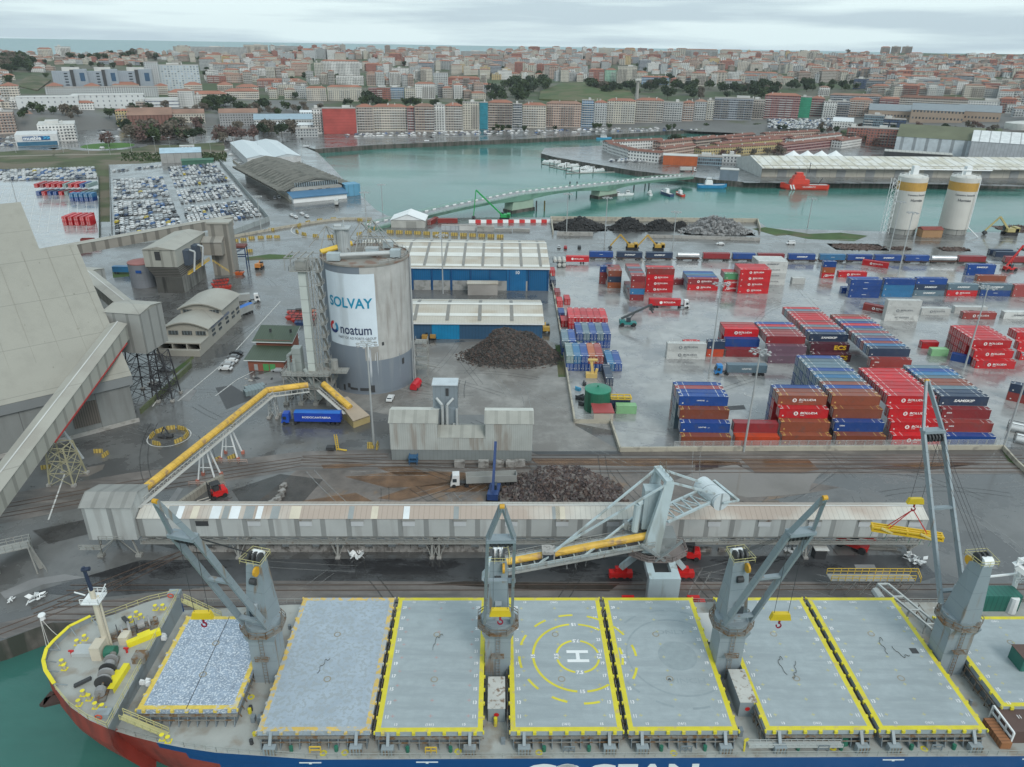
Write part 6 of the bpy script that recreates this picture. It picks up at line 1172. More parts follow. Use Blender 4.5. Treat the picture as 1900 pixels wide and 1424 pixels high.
# ============================================================ VEHICLES
def wheel(mb,x,y,r=.5,w=.3,mi=0): mb.tube((x,y,r),(x,y+w,r),r,n=12,mi=mi)
_cars={}
CARC={'white':(.6,.61,.61),'silver':(.38,.4,.41),'grey':(.16,.17,.18),'dark blue':(.03,.05,.1),'black':(.025,.027,.03),'red':(.35,.02,.02),'yellow':(.5,.38,.02),'blue':(.04,.12,.3)}
for k,v in CARC.items(): mat('car_'+k.replace(' ','_'),v,.25,var=.02)
def carparts(kind='car'):
    if kind in _cars: return _cars[kind]
    L_,w,h=(4.4,1.8,1.45) if kind=='car' else (4.9,1.95,2.05) if kind=='van' else (6.5,2.1,2.6)
    b=MB(); pr=[(0,.35),(0,.8),(.12*L_ if kind=='car' else .02*L_,.92),(.2*L_ if kind=='car' else .04*L_,h*.97),(.62*L_ if kind=='car' else .75*L_,h),(.8*L_ if kind=='car' else .86*L_,.95),(.97*L_,.8),(L_,.6),(L_,.3)]
    i0=len(b.v)
    for y,k in ((0,1),(w,-1)):
        for (x,z) in pr: yy=y+(.18*k if z>1 else 0); b.v.append((x,yy,z))
    n=len(pr); b.f.append(tuple(range(n))); b.mi.append(0); b.f.append(tuple(range(2*n-1,n-1,-1))); b.mi.append(0)
    for i in range(n): j=(i+1)%n; b.f.append((i,n+i,n+j,j)); b.mi.append(0)
    gl=MB(); zt=h-.12; 
    gl.poly([(pr[4][0]+.12,.22,zt),(pr[5][0]-.05,.14,1.0),(pr[5][0]-.05,w-.14,1.0),(pr[4][0]+.12,w-.22,zt)]); gl.poly([(pr[2][0]-.0,.16,.98),(pr[3][0]-.03,.24,zt),(pr[3][0]-.03,w-.24,zt),(pr[2][0],w-.16,.98)])
    for y in (.06,w-.06):
        s=1 if y<1 else -1; gl.poly([(pr[2][0]+.2,y+.0*s,1.0),(pr[5][0]-.3,y,1.0),(pr[4][0]-.02,y+.1*s,zt),(pr[3][0]+.15,y+.1*s,zt)])
    gl.v=[(x,y,z+.015) for x,y,z in gl.v]
    wh=MB(); [wheel(wh,x,y,.33,.2) for x in (.17*L_,.8*L_) for y in (-.02,w-.18)]
    _cars[kind]=(b,gl,wh,w); return _cars[kind]
_cm={}
def carmesh(col,kind):
    if (col,kind) not in _cm:
        b,gl,wh,w=carparts(kind); mb=MB()
        for m_,mi in ((b,0),(gl,1),(wh,2)):
            k=len(mb.v); mb.v+=[(x-2.2,y-.9,z) for x,y,z in m_.v]; mb.f+=[tuple(q+k for q in f) for f in m_.f]; mb.mi+=[mi]*len(m_.f)
        _cm[col,kind]=mb.mesh('parked_car',[MATS['car_'+col.replace(' ','_')],GLASS,BLACKM])
    return _cm[col,kind]
def car(x,y,rz,col,label,kind='car'):
    b,gl,wh,w=carparts(kind); t=T('car' if kind=='car' else 'van',label,'car' if kind=='car' else 'van',(x,y,0),rz)
    key=('p',col,kind)
    if key not in _cm: _cm[key]=(b.mesh('body',MATS['car_'+col.replace(' ','_')]),gl.mesh('windows',GLASS),wh.mesh('wheels',BLACKM))
    for n_,m_ in zip(('body','windows','wheels'),_cm[key]): obj(n_,m_,t)
for a in [(727,748,1.5,'white','small white car parked in front of the silo','car'),(433,685,3.1,'white','white car nearest the green roofed hut','car'),(436,677,3.1,'silver','silver car second beside the green roofed hut','car'),(443,671,3.1,'white','white car third beside the green roofed hut','car'),(446,664,3.1,'grey','grey car fourth beside the green roofed hut','car'),(452,657,3.1,'black','black car farthest beside the green roofed hut','car'),
  (555,629,3.1,'white','white car behind the elevator tower','car'),(530,688,3.1,'silver','silver car right of the green roofed hut','car'),(534,678,3.1,'dark blue','dark car behind the silver one by the hut','car'),(537,655,3.1,'white','white car by the yellow post near the hut','car'),(322,688,3.0,'grey','dark grey estate car by the green wall','car'),(303,712,3.0,'white','white car behind the dark lattice legs','car'),
  (1343,454,3.1,'white','white car on the road behind the train','car'),(1474,453,3.1,'white','white van on the road behind the train','van'),(1040,462,1.5,'silver','small pale car parked near the striped shed end','car'),(1052,463,1.5,'red','small red car parked near the striped shed end','car'),(1078,462,1.5,'black','small black car parked near the train','car'),
  (513,371,1.9,'grey','grey van on the left dock road','van'),(521,369,1.9,'white','white van on the left dock road','van'),(546,402,2.2,'white','white car by the dock wall, leftmost','car'),(565,399,2.2,'white','white car by the dock wall, second','car'),(553,405,2.2,'white','white car by the dock wall, nearest','car'),(574,404,2.2,'white','white car by the dock wall, right of the others','car'),(195,276,3.1,'white','white van on the roundabout edge','van'),(1368,310,.3,'white','white van on the harbour road','van')]:
    x,y=g(a[0],a[1]); car(x,y,a[2],a[3],a[4],a[5])
# car storage lots
lots=[]
def lotfill(p00,p10,p11,p01,nc,nr,skip,rz,prob=.93,gaps=()):
    for j in range(nr):
        if j in gaps: continue
        for i in range(nc):
            if rnd.random()>prob: continue
            u=(i+.5)/nc; v=(j+.5)/nr
            A_=Vector((*g(*p00),0)); B_=Vector((*g(*p10),0)); C_=Vector((*g(*p11),0)); D_=Vector((*g(*p01),0)); p=(A_*(1-u)+B_*u)*(1-v)+(D_*(1-u)+C_*u)*v
            lots.append((p.x+rnd.uniform(-.3,.3),p.y+rnd.uniform(-.4,.4),rz+rnd.uniform(-.03,.03)))
lotfill((210,335),(302,330),(342,428),(214,438),13,30,0,R(97),.92,(7,13,14,22))
lotfill((208,316),(300,306),(302,312),(210,322),12,1,0,R(97),.9)
lotfill((310,312),(398,304),(488,402),(352,424),17,29,0,R(118),.93,(6,12,13,20,21))
lotfill((-30,318),(176,311),(182,332),(-30,338),30,7,0,R(97),.95)
for i in range(6): 
    x,y=g(420+i*8,280+i*8); lots.append((x,y,R(40)))
lots.sort(key=lambda q:q[1]); cw=['white']*9+['silver']*4+['grey']*3+['dark blue']*2+['black','blue']
far=MB(); fm=[MATS['car_'+k.replace(' ','_')] for k in CARC]+[GLASS,BLACKM]; CK=list(CARC)
def farcar(x,y,rz,c,z=0.0):
    b,gl,wh,w=carparts('car'); ca,sa=math.cos(rz),math.sin(rz)
    for m_,mi in ((b,CK.index(c)),(gl,len(CK))):
        k=len(far.v); far.v+=[(x+(vx-2.2)*ca-(vy-.9)*sa,y+(vx-2.2)*sa+(vy-.9)*ca,z+vz) for vx,vy,vz in m_.v]; far.f+=[tuple(q+k for q in f) for f in m_.f]; far.mi+=[mi]*len(m_.f)
for i,(x,y,rz) in enumerate(lots):
    c='yellow' if rnd.random()<.012 else rnd.choice(cw); px=pix(x,y,0)[0]; rg='left part' if px<310 else 'right part'
    if i<262: o=obj('parked_car',carmesh(c,'car' if rnd.random()<.85 else 'van'),None,(x,y,0.03),rz); tag(o,'%s new car in the %s of the big storage lot'%(c,rg),'car','%s cars stored in the %s of the lot'%(c,rg))
    else: farcar(x,y,rz,c,.03)
for i in range(340):
    px=rnd.uniform(640,1440); py=256-.0205*(px-640)-rnd.choice((1,4.5,6)); x,y=g(px,py); farcar(x,y,rnd.uniform(-.1,.1)+.3,rnd.choice(cw))
for i in range(480):
    px=rnd.uniform(1425,1545); py=rnd.uniform(223,241); x,y,z_=town(px,py); farcar(x,y,.5+rnd.uniform(-.1,.1),rnd.choice(cw),z_+.8)
for i in range(90):
    x,y=g(rnd.uniform(1130,1250),rnd.uniform(292,297)+4); farcar(x+0,y,.9,rnd.choice(cw))
for i in range(110):
    px,py=rnd.choice([(rnd.uniform(178,222),rnd.uniform(212,258)),(rnd.uniform(0,120),rnd.uniform(204,214)),(rnd.uniform(60,180),rnd.uniform(203,206)),(rnd.uniform(0,30),rnd.uniform(256,272))]); x,y=g(px,py); farcar(x,y,rnd.choice((1.3,1.4,.2)),rnd.choice(cw))
tag(far.build('distant_cars',fm),'hundreds of small cars parked along the waterfront and in the far lots','cars',kind='stuff')
def truck(name,label,px,py,rz,cabc,trc,L=13.6,txt=None,cover=None,boxh=2.7,kind='box',bogie=3):
    x,y=g(px,py); t=T(name,label,'truck',(x,y,0),rz); cm=mat('cab_'+cabc,{'white':(.62,.63,.63),'blue':(.015,.07,.4),'light blue':(.02,.2,.5)}[cabc],.3)
    mb=MB(); mb.hexa([(L+1.2,.1,.7),(L+3.5,.1,.5),(L+3.5,2.4,.5),(L+1.2,2.4,.7)],[(L+1.2,.15,3.5),(L+2.9,.2,3.5),(L+2.9,2.3,3.5),(L+1.2,2.35,3.5)]); cb=mb.build('cab',cm,t)
    mb=MB(); mb.hexa([(L+3.46,.25,1.7),(L+3.52,.25,1.7),(L+3.52,2.25,1.7),(L+3.46,2.25,1.7)],[(L+3.05,.3,2.9),(L+3.12,.3,2.9),(L+3.12,2.2,2.9),(L+3.05,2.2,2.9)]); mb.box(L+1.9,L+2.9,.02,.12,1.7,2.6); mb.box(L+1.9,L+2.9,2.38,2.48,1.7,2.6); mb.build('windscreen',GLASS,cb)
    mb=MB(); mb.box(-.1,L+3,.7,1.8,.8,1.05); mb.tube((5,.1,.9),(7,.1,.9),.3); mb.build('chassis',DARK,t)
    for wx in [1+1.3*i for i in range(bogie)]+[L-.6,L+2.6]:
        mb=MB(); wheel(mb,wx,0,.5,.32); wheel(mb,wx,2.15,.5,.32); mb.build('wheel',BLACKM,t)
    tm=CM.get(trc) or mat('trailer_'+trc.replace(' ','_'),{'tipper grey':(.3,.31,.3),'bright blue':(.01,.05,.36)}[trc],.4)
    mb=MB()
    if kind=='box': mb.box(0,L-.4,0,2.45,1.15,1.15+boxh)
    else:
        for q in ((0,L-.4,0,.1),(0,L-.4,2.35,2.45),(0,.1,.1,2.35),(L-.5,L-.4,.1,2.35)): mb.box(*q,1.15,1.15+boxh)
        mb.box(.1,L-.5,.1,2.35,1.15,1.6)
        for i in range(9): mb.box(.2+i*L/9.5,.35+i*L/9.5,-.06,-.002,1.15,1.15+boxh)
    tb=mb.build('trailer',tm,t)
    if cover: mb=MB(); mb.poly([(0,-.03,1.16+boxh),(L-.4,-.03,1.16+boxh),(L-.4,1.22,1.4+boxh),(0,1.22,1.4+boxh)]); mb.poly([(0,1.22,1.4+boxh),(L-.4,1.22,1.4+boxh),(L-.4,2.48,1.16+boxh),(0,2.48,1.16+boxh)]); mb.build('tarpaulin',cover,tb)
    if txt=='B': e=emblem(TXW,tb,L*.36,2.5,.65); text('BOLUDA',.95,TXW,'lettering',tb,(L*.62,-.03,2.6),bold=.02,sx=1.3)
    elif txt: text(txt,.8,TXW,'lettering',tb,(L*.5,-.03 if rz<2 else 2.48,2.5),(math.pi/2,0,0 if rz<2 else math.pi),bold=.02,sx=1.2)
    return t
truck('articulated_truck','red container truck with white cab driving in the yard',1204,572,0,'white','red',txt='B')
xx=truck('articulated_truck','blue cab truck with grey blue container in the yard',1417,693,math.pi,'light blue','grey blue',txt='UNIT45')
truck('articulated_truck','bright blue tipper truck below the big silo',636,783,math.pi,'blue','bright blue',txt='RODOCANTABRIA',cover=mat('blue_cover',(.02,.13,.45),.4))
truck('articulated_truck','white cab tipper truck with blue tarpaulin beside the vaulted building',463,578,R(248),'white','tipper grey',L=11,cover=mat('blue_cover'),kind='box')
truck('articulated_truck','white cab truck behind the blue covered one',425,566,R(20),'white','tipper grey',L=9,kind='box')
truck('articulated_truck','white cab truck with long open scrap trailer near the scrap heap',957,892,math.pi+.1,'white','tipper grey',L=13,kind='open',boxh=1.9)
truck('articulated_truck','white truck parked by the quay of the wavy hall',628,383,R(100),'white','white',L=7)
truck('articulated_truck','white lorry on the road at the bridge end',1262,319,.05,'white','white',L=11)
# red tarp load
x,y=g(772,720); t=T('tarp_covered_machine','bulky machine under a shiny red tarpaulin at the silo foot','machine',(x,y,0),R(75)); mb=MB(); mb.tube((-2.2,0,1.3),(2,0,1.5),1.15,1.3,8); mb.box(-2.4,2,-1.1,1.1,.3,1.4); mb.build('tarpaulin',mat('red_tarp',(.5,.02,.03),.25),t); mb=MB(); [wheel(mb,a,b,.4,.3) for a in (-1.6,1.4) for b in (-1.2,.9)]; mb.build('wheels',BLACKM,t)
# reach stackers
def reach(label,px,py,rz,col,ang=30,Lb=11,spread=True,mast='boom'):
    x,y=g(px,py); t=T('reach_stacker',label,'reach stacker',(x,y,0),rz); cm=mat('machine_'+col,{'teal':(.02,.19,.18),'red':(.5,.015,.012),'blue':(.02,.05,.16)}[col],.4)
    mb=MB(); mb.box(0,6.6,.3,2.9,.8,1.6); mb.box(0,2.2,.3,2.9,1.6,2.4); mb.build('body',cm,t)
    for wx in (1,5.6):
        for wy in (-.1,2.5): mb=MB(); wheel(mb,wx,wy,.8,.75); mb.build('wheel',BLACKM,t)
    mb=MB(); mb.box(2.6,4.3,.9,2.2,1.6,3.4); mb.build('cab',GLASS,t)
    a=R(ang); ex,ez=.6+Lb*math.cos(a),2.9+Lb*math.sin(a); mb=MB(); mb.bar((.6,1.6,2.9),(ex,1.6,ez),.6,.8); mb.bar((3,1.6,1.6),(.6+Lb*.45*math.cos(a),1.6,2.6+Lb*.45*math.sin(a)),.3); bo=mb.build('boom',mat('boom_dark',(.06,.07,.075),.5) if col=='teal' else cm,t)
    if spread: mb=MB(); mb.bar((ex,1.6,ez),(ex,1.6,ez-2.2),.5); mb.bar((ex,-1.4,ez-2.4),(ex,4.6,ez-2.4),.5,.3); mb.box(ex-.8,ex+.8,.8,2.4,ez-2.2,ez-1.6); mb.build('spreader',DARK,bo)
    return t
reach('teal reach stacker with raised black boom in the open yard',1150,607,.03,'teal',27,13)
reach('red reach stacker with folded boom on the quay road',1548,1012,R(-35),'red',8,7,False)
reach('red reach stacker at the far right by the train',1868,505,R(15),'red',55,12)
reach('dark blue reach stacker seen end on beside the scrap heap',926,935,R(85),'blue',62,12,False)
def forklift(label,px,py,rz,s=1.0):
    x,y=g(px,py); t=T('forklift',label,'forklift',(x,y,0),rz); mb=MB(); mb.box(0,3,.2,2.2,.6,1.7); mb.hexa([(0,.2,1.7),(1.2,.2,1.7),(1.2,2.2,1.7),(0,2.2,1.7)],[(.3,.4,2.2),(1.2,.4,2.2),(1.2,2,2.2),(.3,2,2.2)]); mb.build('body',mat('forklift_red',(.55,.015,.015),.35),t)
    mb=MB(); [mb.bar((a,b,1.7),(a,b,3.4),.12) for a in (1.3,3) for b in (.4,2)]; mb.box(1.2,3.1,.3,2.1,3.4,3.5); mb.box(1.5,2.6,.7,1.7,1.7,2.6); mb.build('cab',DARK,t)
    mb=MB(); [mb.bar((3.5,b,.2),(3.5,b,3.8),.2) for b in (.6,1.8)]; [mb.box(3.5,3.6,.5,1.9,a,a+.2) for a in (.8,2.2,3.6)]; mb.build('mast',DARK,t)
    for b in (.6,1.7): mb=MB(); mb.box(3.6,6,b,b+.22,.25,.35); mb.build('fork',mat('fork_pale',(.5,.47,.42),.5),t)
    for a in (.7,2.9):
        for b in (0,1.9): mb=MB(); wheel(mb,a,b,.5,.4); mb.build('wheel',BLACKM,t)
    t.scale=(s,)*3
forklift('red forklift with long pale forks standing by the block wall',418,912,R(218),1.15)
forklift('red and black forklift behind the ship loader',1297,1030,R(172),1.15)
# excavators
def digger(label,px,py,rz,col=(.45,.28,.05),s=1.0,truckb=False,name='excavator',b1=5,b2=5,h0=4):
    x,y=g(px,py); t=T(name,label,'excavator',(x,y,0),rz); t.scale=(s,)*3; cm=mat('machine_%s'%label[:6].strip().replace(' ','_'),col,.5)
    mb=MB(); [mb.box(-2,2,a,a+.6,0,.9) for a in (-1.5,.9)]; mb.build('tracks',BLACKM,t)
    mb=MB(); mb.box(-2.2,1.6,-1.3,1.3,1.1,2.3); mb.box(-2.4,-1,-1.3,1.3,1.1,2.7); mb.build('house',cm,t); mb=MB(); mb.box(.4,1.9,-1.25,-.1,1.3,3); mb.build('cab',GLASS,t)
    mb=MB(); mb.bar((1,.3,2),(1+b1*.75,.3,2+h0),.45,.6); mb.bar((1+b1*.75,.3,2+h0),(1+b1*.75+b2*.75,.3,1.4),.35,.5) if not truckb else mb.bar((1+b1*.75,.3,2+h0),(1+b1*.75+b2*.35,.3,1.4),.35,.5); bo=mb.build('boom',cm,t)
    ex=1+b1*.75+(b2*.75 if not truckb else b2*.35); mb=MB(); mb.lathe([(0,1.5),(.7,1.1),(.9,.5),(.2,0)],8,(ex,.3)); mb.build('grab',DARK,bo); return t
digger('yellow wheeled excavator on the road, left one of two',1171,463,math.pi,s=1.35); digger('yellow wheeled excavator on the road, right one of two',1221,464,math.pi,s=1.35)
digger('sand yellow excavator near the right hand cement silo',1872,436,math.pi,(.42,.36,.16),s=1.8)
digger('yellow bulldozer like loader beside the low blue shed',1013,616,R(90),(.4,.3,.08),s=1.0,b1=1.5,b2=1,h0=1)
digger('green tall scrap handler with long bent boom at the water\'s edge',936,408,math.pi-.05,(.02,.3,.08),s=1.5,truckb=True,b1=14.5,b2=3,h0=10,name='material_handler')
for i,(a,b) in enumerate(((789,630),(804,629))): digger('small orange brown loader by the bright blue door, %s'%('left' if i==0 else 'right'),a,b,R(90),(.35,.2,.05),s=.8,b1=1.2,b2=1,h0=.8)
digger('orange loader near the gantry frame on the left',482,499,R(90),(.5,.2,.05),s=1.1,b1=1.5,b2=1,h0=1)
# blue gantry frame and odd equipment on the left
x,y=g(445,497); t=T('blue_gantry','dark blue steel gantry frame with rusty top','gantry',(x,y,0),.1); mb=MB(); [mb.bar((a,b,0),(a,b,10),.45) for a in (-4,4) for b in (-2,2)]; [mb.bar((-4,b,c),(4,b,c),.45) for b in (-2,2) for c in (6,10)]; [mb.bar((-4,b,6),(4,b,10),.25) for b in (-2,2)]; mb.build('legs',mat('gantry_blue',(.03,.06,.13),.5),t); mb=MB(); mb.box(-4.4,4.4,-2.6,2.6,10.3,11.2); mb.build('top_frame',mat('rust_red',(.16,.05,.04),.7),t)
def barge(label,px,py,L,col,rz=0,name='grab_bucket'):
    x,y=g(px,py); t=T(name,label,'hopper tray',(x,y,0),rz); mb=MB(); mb.hexa([(.8,.3,0),(L-.8,.3,0),(L-.8,2.3,0),(.8,2.3,0)],[(0,0,1.3),(L,0,1.3),(L,2.6,1.3),(0,2.6,1.3)]); mb.build('tray',mat('tray_'+col,{'orange':(.5,.1,.02),'red':(.4,.03,.02),'blue':(.03,.06,.15)}[col],.5),t); mb=MB(); [mb.bar((L*q,.3,1.3),(L*q,2.3,2.0),.2) for q in (.2,.4,.6,.8)]; mb.bar((0,1.3,2),(L,1.3,2),.25); mb.build('bars',DARK,t)
barge('orange steel tray in front of the elevator house',412,511,10,'orange'); barge('orange red tray by the round tank',252,527,9,'orange',0)
for i,q in enumerate(((529,595,12,'red'),(535,590,11,'red'),(540,600,9,'red'),(548,584,8,'orange'),(546,605,7,'blue'),(532,586,9,'red'))): barge('%s steel tray in the heap behind the elevator tower, %s'%(q[3],['nearest left','second','third','highest','front right','rear left'][i]),q[0],q[1],q[2],q[3],rnd.uniform(-.1,.1))
for i,(a,b) in enumerate(((393,534),(400,540),(396,528))): barge('worn tray stacked beside the lean to canopy, %s'%['middle','nearest','farthest'][i],a,b,7,'red',.5)
x,y=g(1099,700); t=T('yellow_gear','yellow bent lifting gear standing by the green tank','lifting gear',(x,y,0)); mb=MB(); mb.box(-2.2,1.5,-1,1,0,1.6); mb.bar((0,0,1.5),(-.6,0,6),.9,.6); mb.bar((-1.8,0,6.2),(1.4,0,6.2),1,.5); mb.bar((1,0,1.6),(1.4,0,3),.8); mb.build('arm',mat('pale_yellow',(.6,.42,.14),.5),t)
# blue and green skip / trucks
x,y=g(210,509); mb=MB(); mb.box(0,10,0,2.5,1,3.6); t=T('blue_trailer','blue box trailer on the grass by the dark tank','trailer',(x,y,0)); mb.build('box',CM['light blue'],t); mb=MB(); [wheel(mb,a,0,.5,.3) for a in (1,2.3,8)]; mb.build('wheels',BLACKM,t)
# ============================================================ HEAPS
def heap(name,label,pl,pr,pb,pt,m,seed=1,chunk=900,cs=.5,ratio=.62,mats=None,rough=.5,pw=1.25):
    r=random.Random(seed); cx,yb=g((pl+pr)/2,pb); xl,_=g(pl,pb); xr,_=g(pr,pb); rx=(xr-xl)/2; ry=rx*ratio; cy=yb+ry*.93
    lo,hi=0,60
    for _ in range(30):
        mm=(lo+hi)/2
        if pix(cx,cy+ry*.25,mm)[1]>pt: lo=mm
        else: hi=mm
    h=lo*.86; t=T(name,label,'heap',(cx,cy,0)); ph=[(r.uniform(-.35,.35),r.uniform(-.3,.3),r.uniform(.5,.9)) for _ in range(4)]; N=40
    def z(u,v):
        d=math.hypot(u,v); b=max(0,1-d**pw) if pw<1.5 else min(1,max(0,1.7*(1-d)))**.85*(1-.12*d)
        e=.06*math.sin(7*u+seed)+.05*math.sin(9*v+2*seed)+.03*math.sin(17*u+13*v); return h*max(0,b*(1+e*1.3))
    mb=MB(); idx={}
    for i in range(N+1):
        for j in range(N+1):
            u=-1.08+2.16*i/N; v=-1.08+2.16*j/N; zz=z(u,v)+(r.uniform(-1,1)*rough*.3 if z(u,v)>0 else 0); idx[i,j]=len(mb.v); mb.v.append((u*rx,v*ry,max(-.05,zz)))
    for i in range(N):
        for j in range(N): mb.f.append((idx[i,j],idx[i+1,j],idx[i+1,j+1],idx[i,j+1])); mb.mi.append(0)
    nm=len(m) if isinstance(m,list) else 1
    for _ in range(chunk):
        a=r.uniform(0,6.28); d=math.sqrt(r.random())*1.03 if _%14 else r.uniform(1,1.22); u,v=d*math.cos(a),d*math.sin(a); p=Vector((u*rx,v*ry,max(.05,z(u,v)))); s=cs*r.uniform(.35,1.0)**2*1.9
        e1=Vector((r.uniform(-1,1),r.uniform(-1,1),r.uniform(-.6,.6))).normalized()*s; e2=e1.cross(Vector((r.uniform(-1,1),r.uniform(-1,1),r.uniform(-1,1)))).normalized()*s*r.uniform(.3,.8); e3=e1.cross(e2).normalized()*s*.3; mi=r.randrange(nm)
        mb.hexa([p-e1-e2-e3,p+e1-e2-e3,p+e1+e2-e3,p-e1+e2-e3],[p-e1*.8-e2*.8+e3,p+e1*.8-e2*.7+e3,p+e1*.7+e2*.8+e3,p-e1*.8+e2*.8+e3],mi)
    mb.build('heap_surface',m,t); return t
ir=mat('iron_scrap',(.045,.042,.04),.75,var=.5,vs=1.2,c2=(.09,.07,.06),t=.58,s2=1.5); ir2=mat('iron_scrap_rusty',(.09,.06,.05),.75,var=.4,vs=1); ir3=mat('ore_purple',(.085,.062,.06),.7,var=.5,vs=1.3,c2=(.05,.04,.04),t=.5,s2=1.5)
heap('scrap_heap','big dark scrap heap in front of the low blue shed',861,1040,680,607,[ir,ir,ir2],3,7500,.3,.55,pw=1.9)
heap('scrap_heap','reddish brown flaky scrap heap behind the quay gallery',952,1150,962,868,[ir3,ir3,ir2,mat('ore_grey_chunk',(.14,.12,.11),.7)],5,6500,.5,.85,pw=1.9)
coal=mat('coal',(.025,.025,.026),.8,var=.4,vs=.8); 
for q in ((1030,1123,428,401,'wide coal heap left in the walled bay'),(1135,1200,429,401,'pointed coal heap, second in the walled bay'),(1199,1256,429,404,'third coal heap in the walled bay'),(1250,1276,424,411,'small coal heap behind the third one')): heap('coal_heap',q[4],*q[:4],coal,int(q[0]),700,.9,.6)
heap('stone_heap','grey rubble stone heap right in the walled bay',1275,1395,436,402,[mat('grey_stone',(.24,.24,.24),.8,var=.3,vs=1),mat('stone_dark',(.14,.14,.14),.8)],9,1200,.9,.5,pw=1.7)
heap('gravel_heap','low dark gravel heap behind the train',1555,1645,464,455,ir2,4,300,.5,.5); heap('gravel_heap','small dark gravel heap behind the train near the mast',1657,1690,464,457,ir2,4,120,.5,.5); heap('gravel_heap','low dark heap behind the train at right',1752,1800,466,458,ir2,4,120,.5,.5)
heap('rubble_heap','brown rubble heap at the right water edge',1872,1960,432,422,ir2,8,200,.8,.6)
# ============================================================ WALLS, FENCES, MASTS
def wall(name,label,pts,h,th=.4,m=CONC,z=0,cat='wall'):
    P=[g(*q) for q in pts]; t=T(name,label,cat,(*P[0],0)); mb=MB()
    for (ax,ay),(bx,by) in zip(P,P[1:]):
        ax-=P[0][0]; bx-=P[0][0]; ay-=P[0][1]; by-=P[0][1]; d=math.hypot(bx-ax,by-ay); nx,ny=-(by-ay)/d*th/2,(bx-ax)/d*th/2
        mb.hexa([(ax-nx,ay-ny,0),(bx-nx,by-ny,0),(bx+nx,by+ny,0),(ax+nx,ay+ny,0)],[(ax-nx,ay-ny,h),(bx-nx,by-ny,h),(bx+nx,by+ny,h),(ax+nx,ay+ny,h)])
    mb.build('wall_body',m,t); return t,P
yw=mat('yellowed_concrete',(.4,.37,.3),.75,var=.12,c2=(.27,.25,.21),t=.58,s2=.5)
mesh_=mat('mesh_fence',(.55,.56,.55),.5,alpha=.28); 
def fence(label,pts,h=1.6,z=1.3,step=2.6,double=True):
    P=[Vector((*g(*q),z)) for q in pts]; t=T('mesh_fence',label,'fence',P[0]); mb=MB(); pn=MB(); O=P[0]
    for a,b in zip(P,P[1:]):
        n=max(1,int((b-a).length/step))
        for i in range(n+1):
            p=a+(b-a)*i/n-O; mb.bar(p,p+Vector((0,0,h)),.1)
            if double: d=(b-a).normalized()*.3; mb.bar(p+d,p+d+Vector((0,0,h)),.07)
        mb.bar(a-O+Vector((0,0,h)),b-O+Vector((0,0,h)),.08); mb.bar(a-O+Vector((0,0,.1)),b-O+Vector((0,0,.1)),.08); pn.poly([a-O,b-O,b-O+Vector((0,0,h)),a-O+Vector((0,0,h))])
    mb.build('posts',STEEL,t); pn.build('mesh_panels',mesh_,t)
wall('yard_wall','long yellowish concrete wall round the container yard',[(1020,500),(1040,620),(1066,785),(1133,786),(1150,838),(1860,834),(1885,862),(1910,885)],1.3,.5,yw)
fence('pale mesh fence on the concrete wall along the rails',[(1250,836.5),(1860,833)]); fence('pale mesh fence on the wall by the cream hut',[(1070,785.5),(1130,786)])
wall('bay_wall','concrete wall behind the coal and stone heaps',[(1026,436),(1022,409),(1405,413),(1410,430)],2.5,.6,yw); wall('bay_front_wall','low stained wall in front of the coal and stone bays',[(1200,441),(1410,447)],1.8,.5,CONC); wall('bay_front_wall','short block wall at the left coal bay',[(1033,437),(1100,438)],2.2,.6,CONC)
wall('lot_wall','pale wall sheeting round the near side of the car storage lot',[(205,442),(213,452),(250,452),(428,438),(500,411),(408,302)],3.0,.3,mat('wall_sheeting',(.3,.33,.33),.6,ribs=('x',3,.05,.7))); wall('road_wall','long low beige wall along the dock road',[(418,444),(520,425),(600,412),(640,408),(690,408)],1.4,.4,yw)
wall('lot_wall','dark hedge like fence between the two storage lots',[(184,330),(186,460)],2.5,.3,mat('fence_green',(.04,.06,.045),.8)); wall('car_park_fence','grey fence on the left side of the car storage lot',[(203,310),(208,440)],2.2,.2,mat('fence_grey',(.25,.26,.26),.7))
wall('green_wall','mossy wall beside the lattice legs',[(262,768),(355,682),(355,676)],1.6,.5,mat('mossy',(.1,.12,.06),.9,var=.3)); wall('hall_wall','low concrete wall beside the wavy hall',[(432,300),(535,372),(540,376)],1.6,.3,yw)
wall('block_wall','low wall of stacked concrete blocks beside the red forklift',[(333,945),(385,908),(415,893)],1.9,.9,mat('lego_blocks',(.25,.235,.2),.8,var=.2,ribs=('xy',1.5,.06,.4)))
blk=mat('concrete_block',(.27,.26,.245),.85,var=.3,vs=.5,c2=(.13,.12,.11),t=.55,s2=.7); mb=MB(); mb.box(-.78,.78,-.4,.4,0,.8); BM=mb.mesh('concrete_block',blk)
for k,a0 in ((0,0),(1,.8)):
    for i in range(52):
        if k and (i%7 in (2,5) or i>38): continue
        X,Y=quay(9+a0+i*1.63 if i<40 else 84+(i-40)*4,1.6); o=obj('concrete_block',BM,None,(X,Y,.8*k+.01),GA+rnd.uniform(-.04,.04)); tag(o,'stained concrete block in the %s row under the quay gallery'%('lower' if k==0 else 'upper'),'concrete block','stained concrete blocks in the %s row'%('lower' if k==0 else 'upper'))
for i in range(12): X,Y=quay(100+i*1.9,1.8); o=obj('concrete_block',BM,None,(X,Y,.01),GA); tag(o,'concrete block in the right hand row under the quay gallery','concrete block','concrete blocks in the right hand row')
for i,(a,b,r_) in enumerate(((526,905,1.2),(523,916,1.0),(514,930,.8),(507,935,.7),(520,924,1.0))): o=obj('concrete_block',BM,None,(*g(a,b),.01),r_,1.2); tag(o,'loose weathered concrete block on the ore ground, %s'%['farthest','second','fourth','nearest','third'][i],'concrete block')
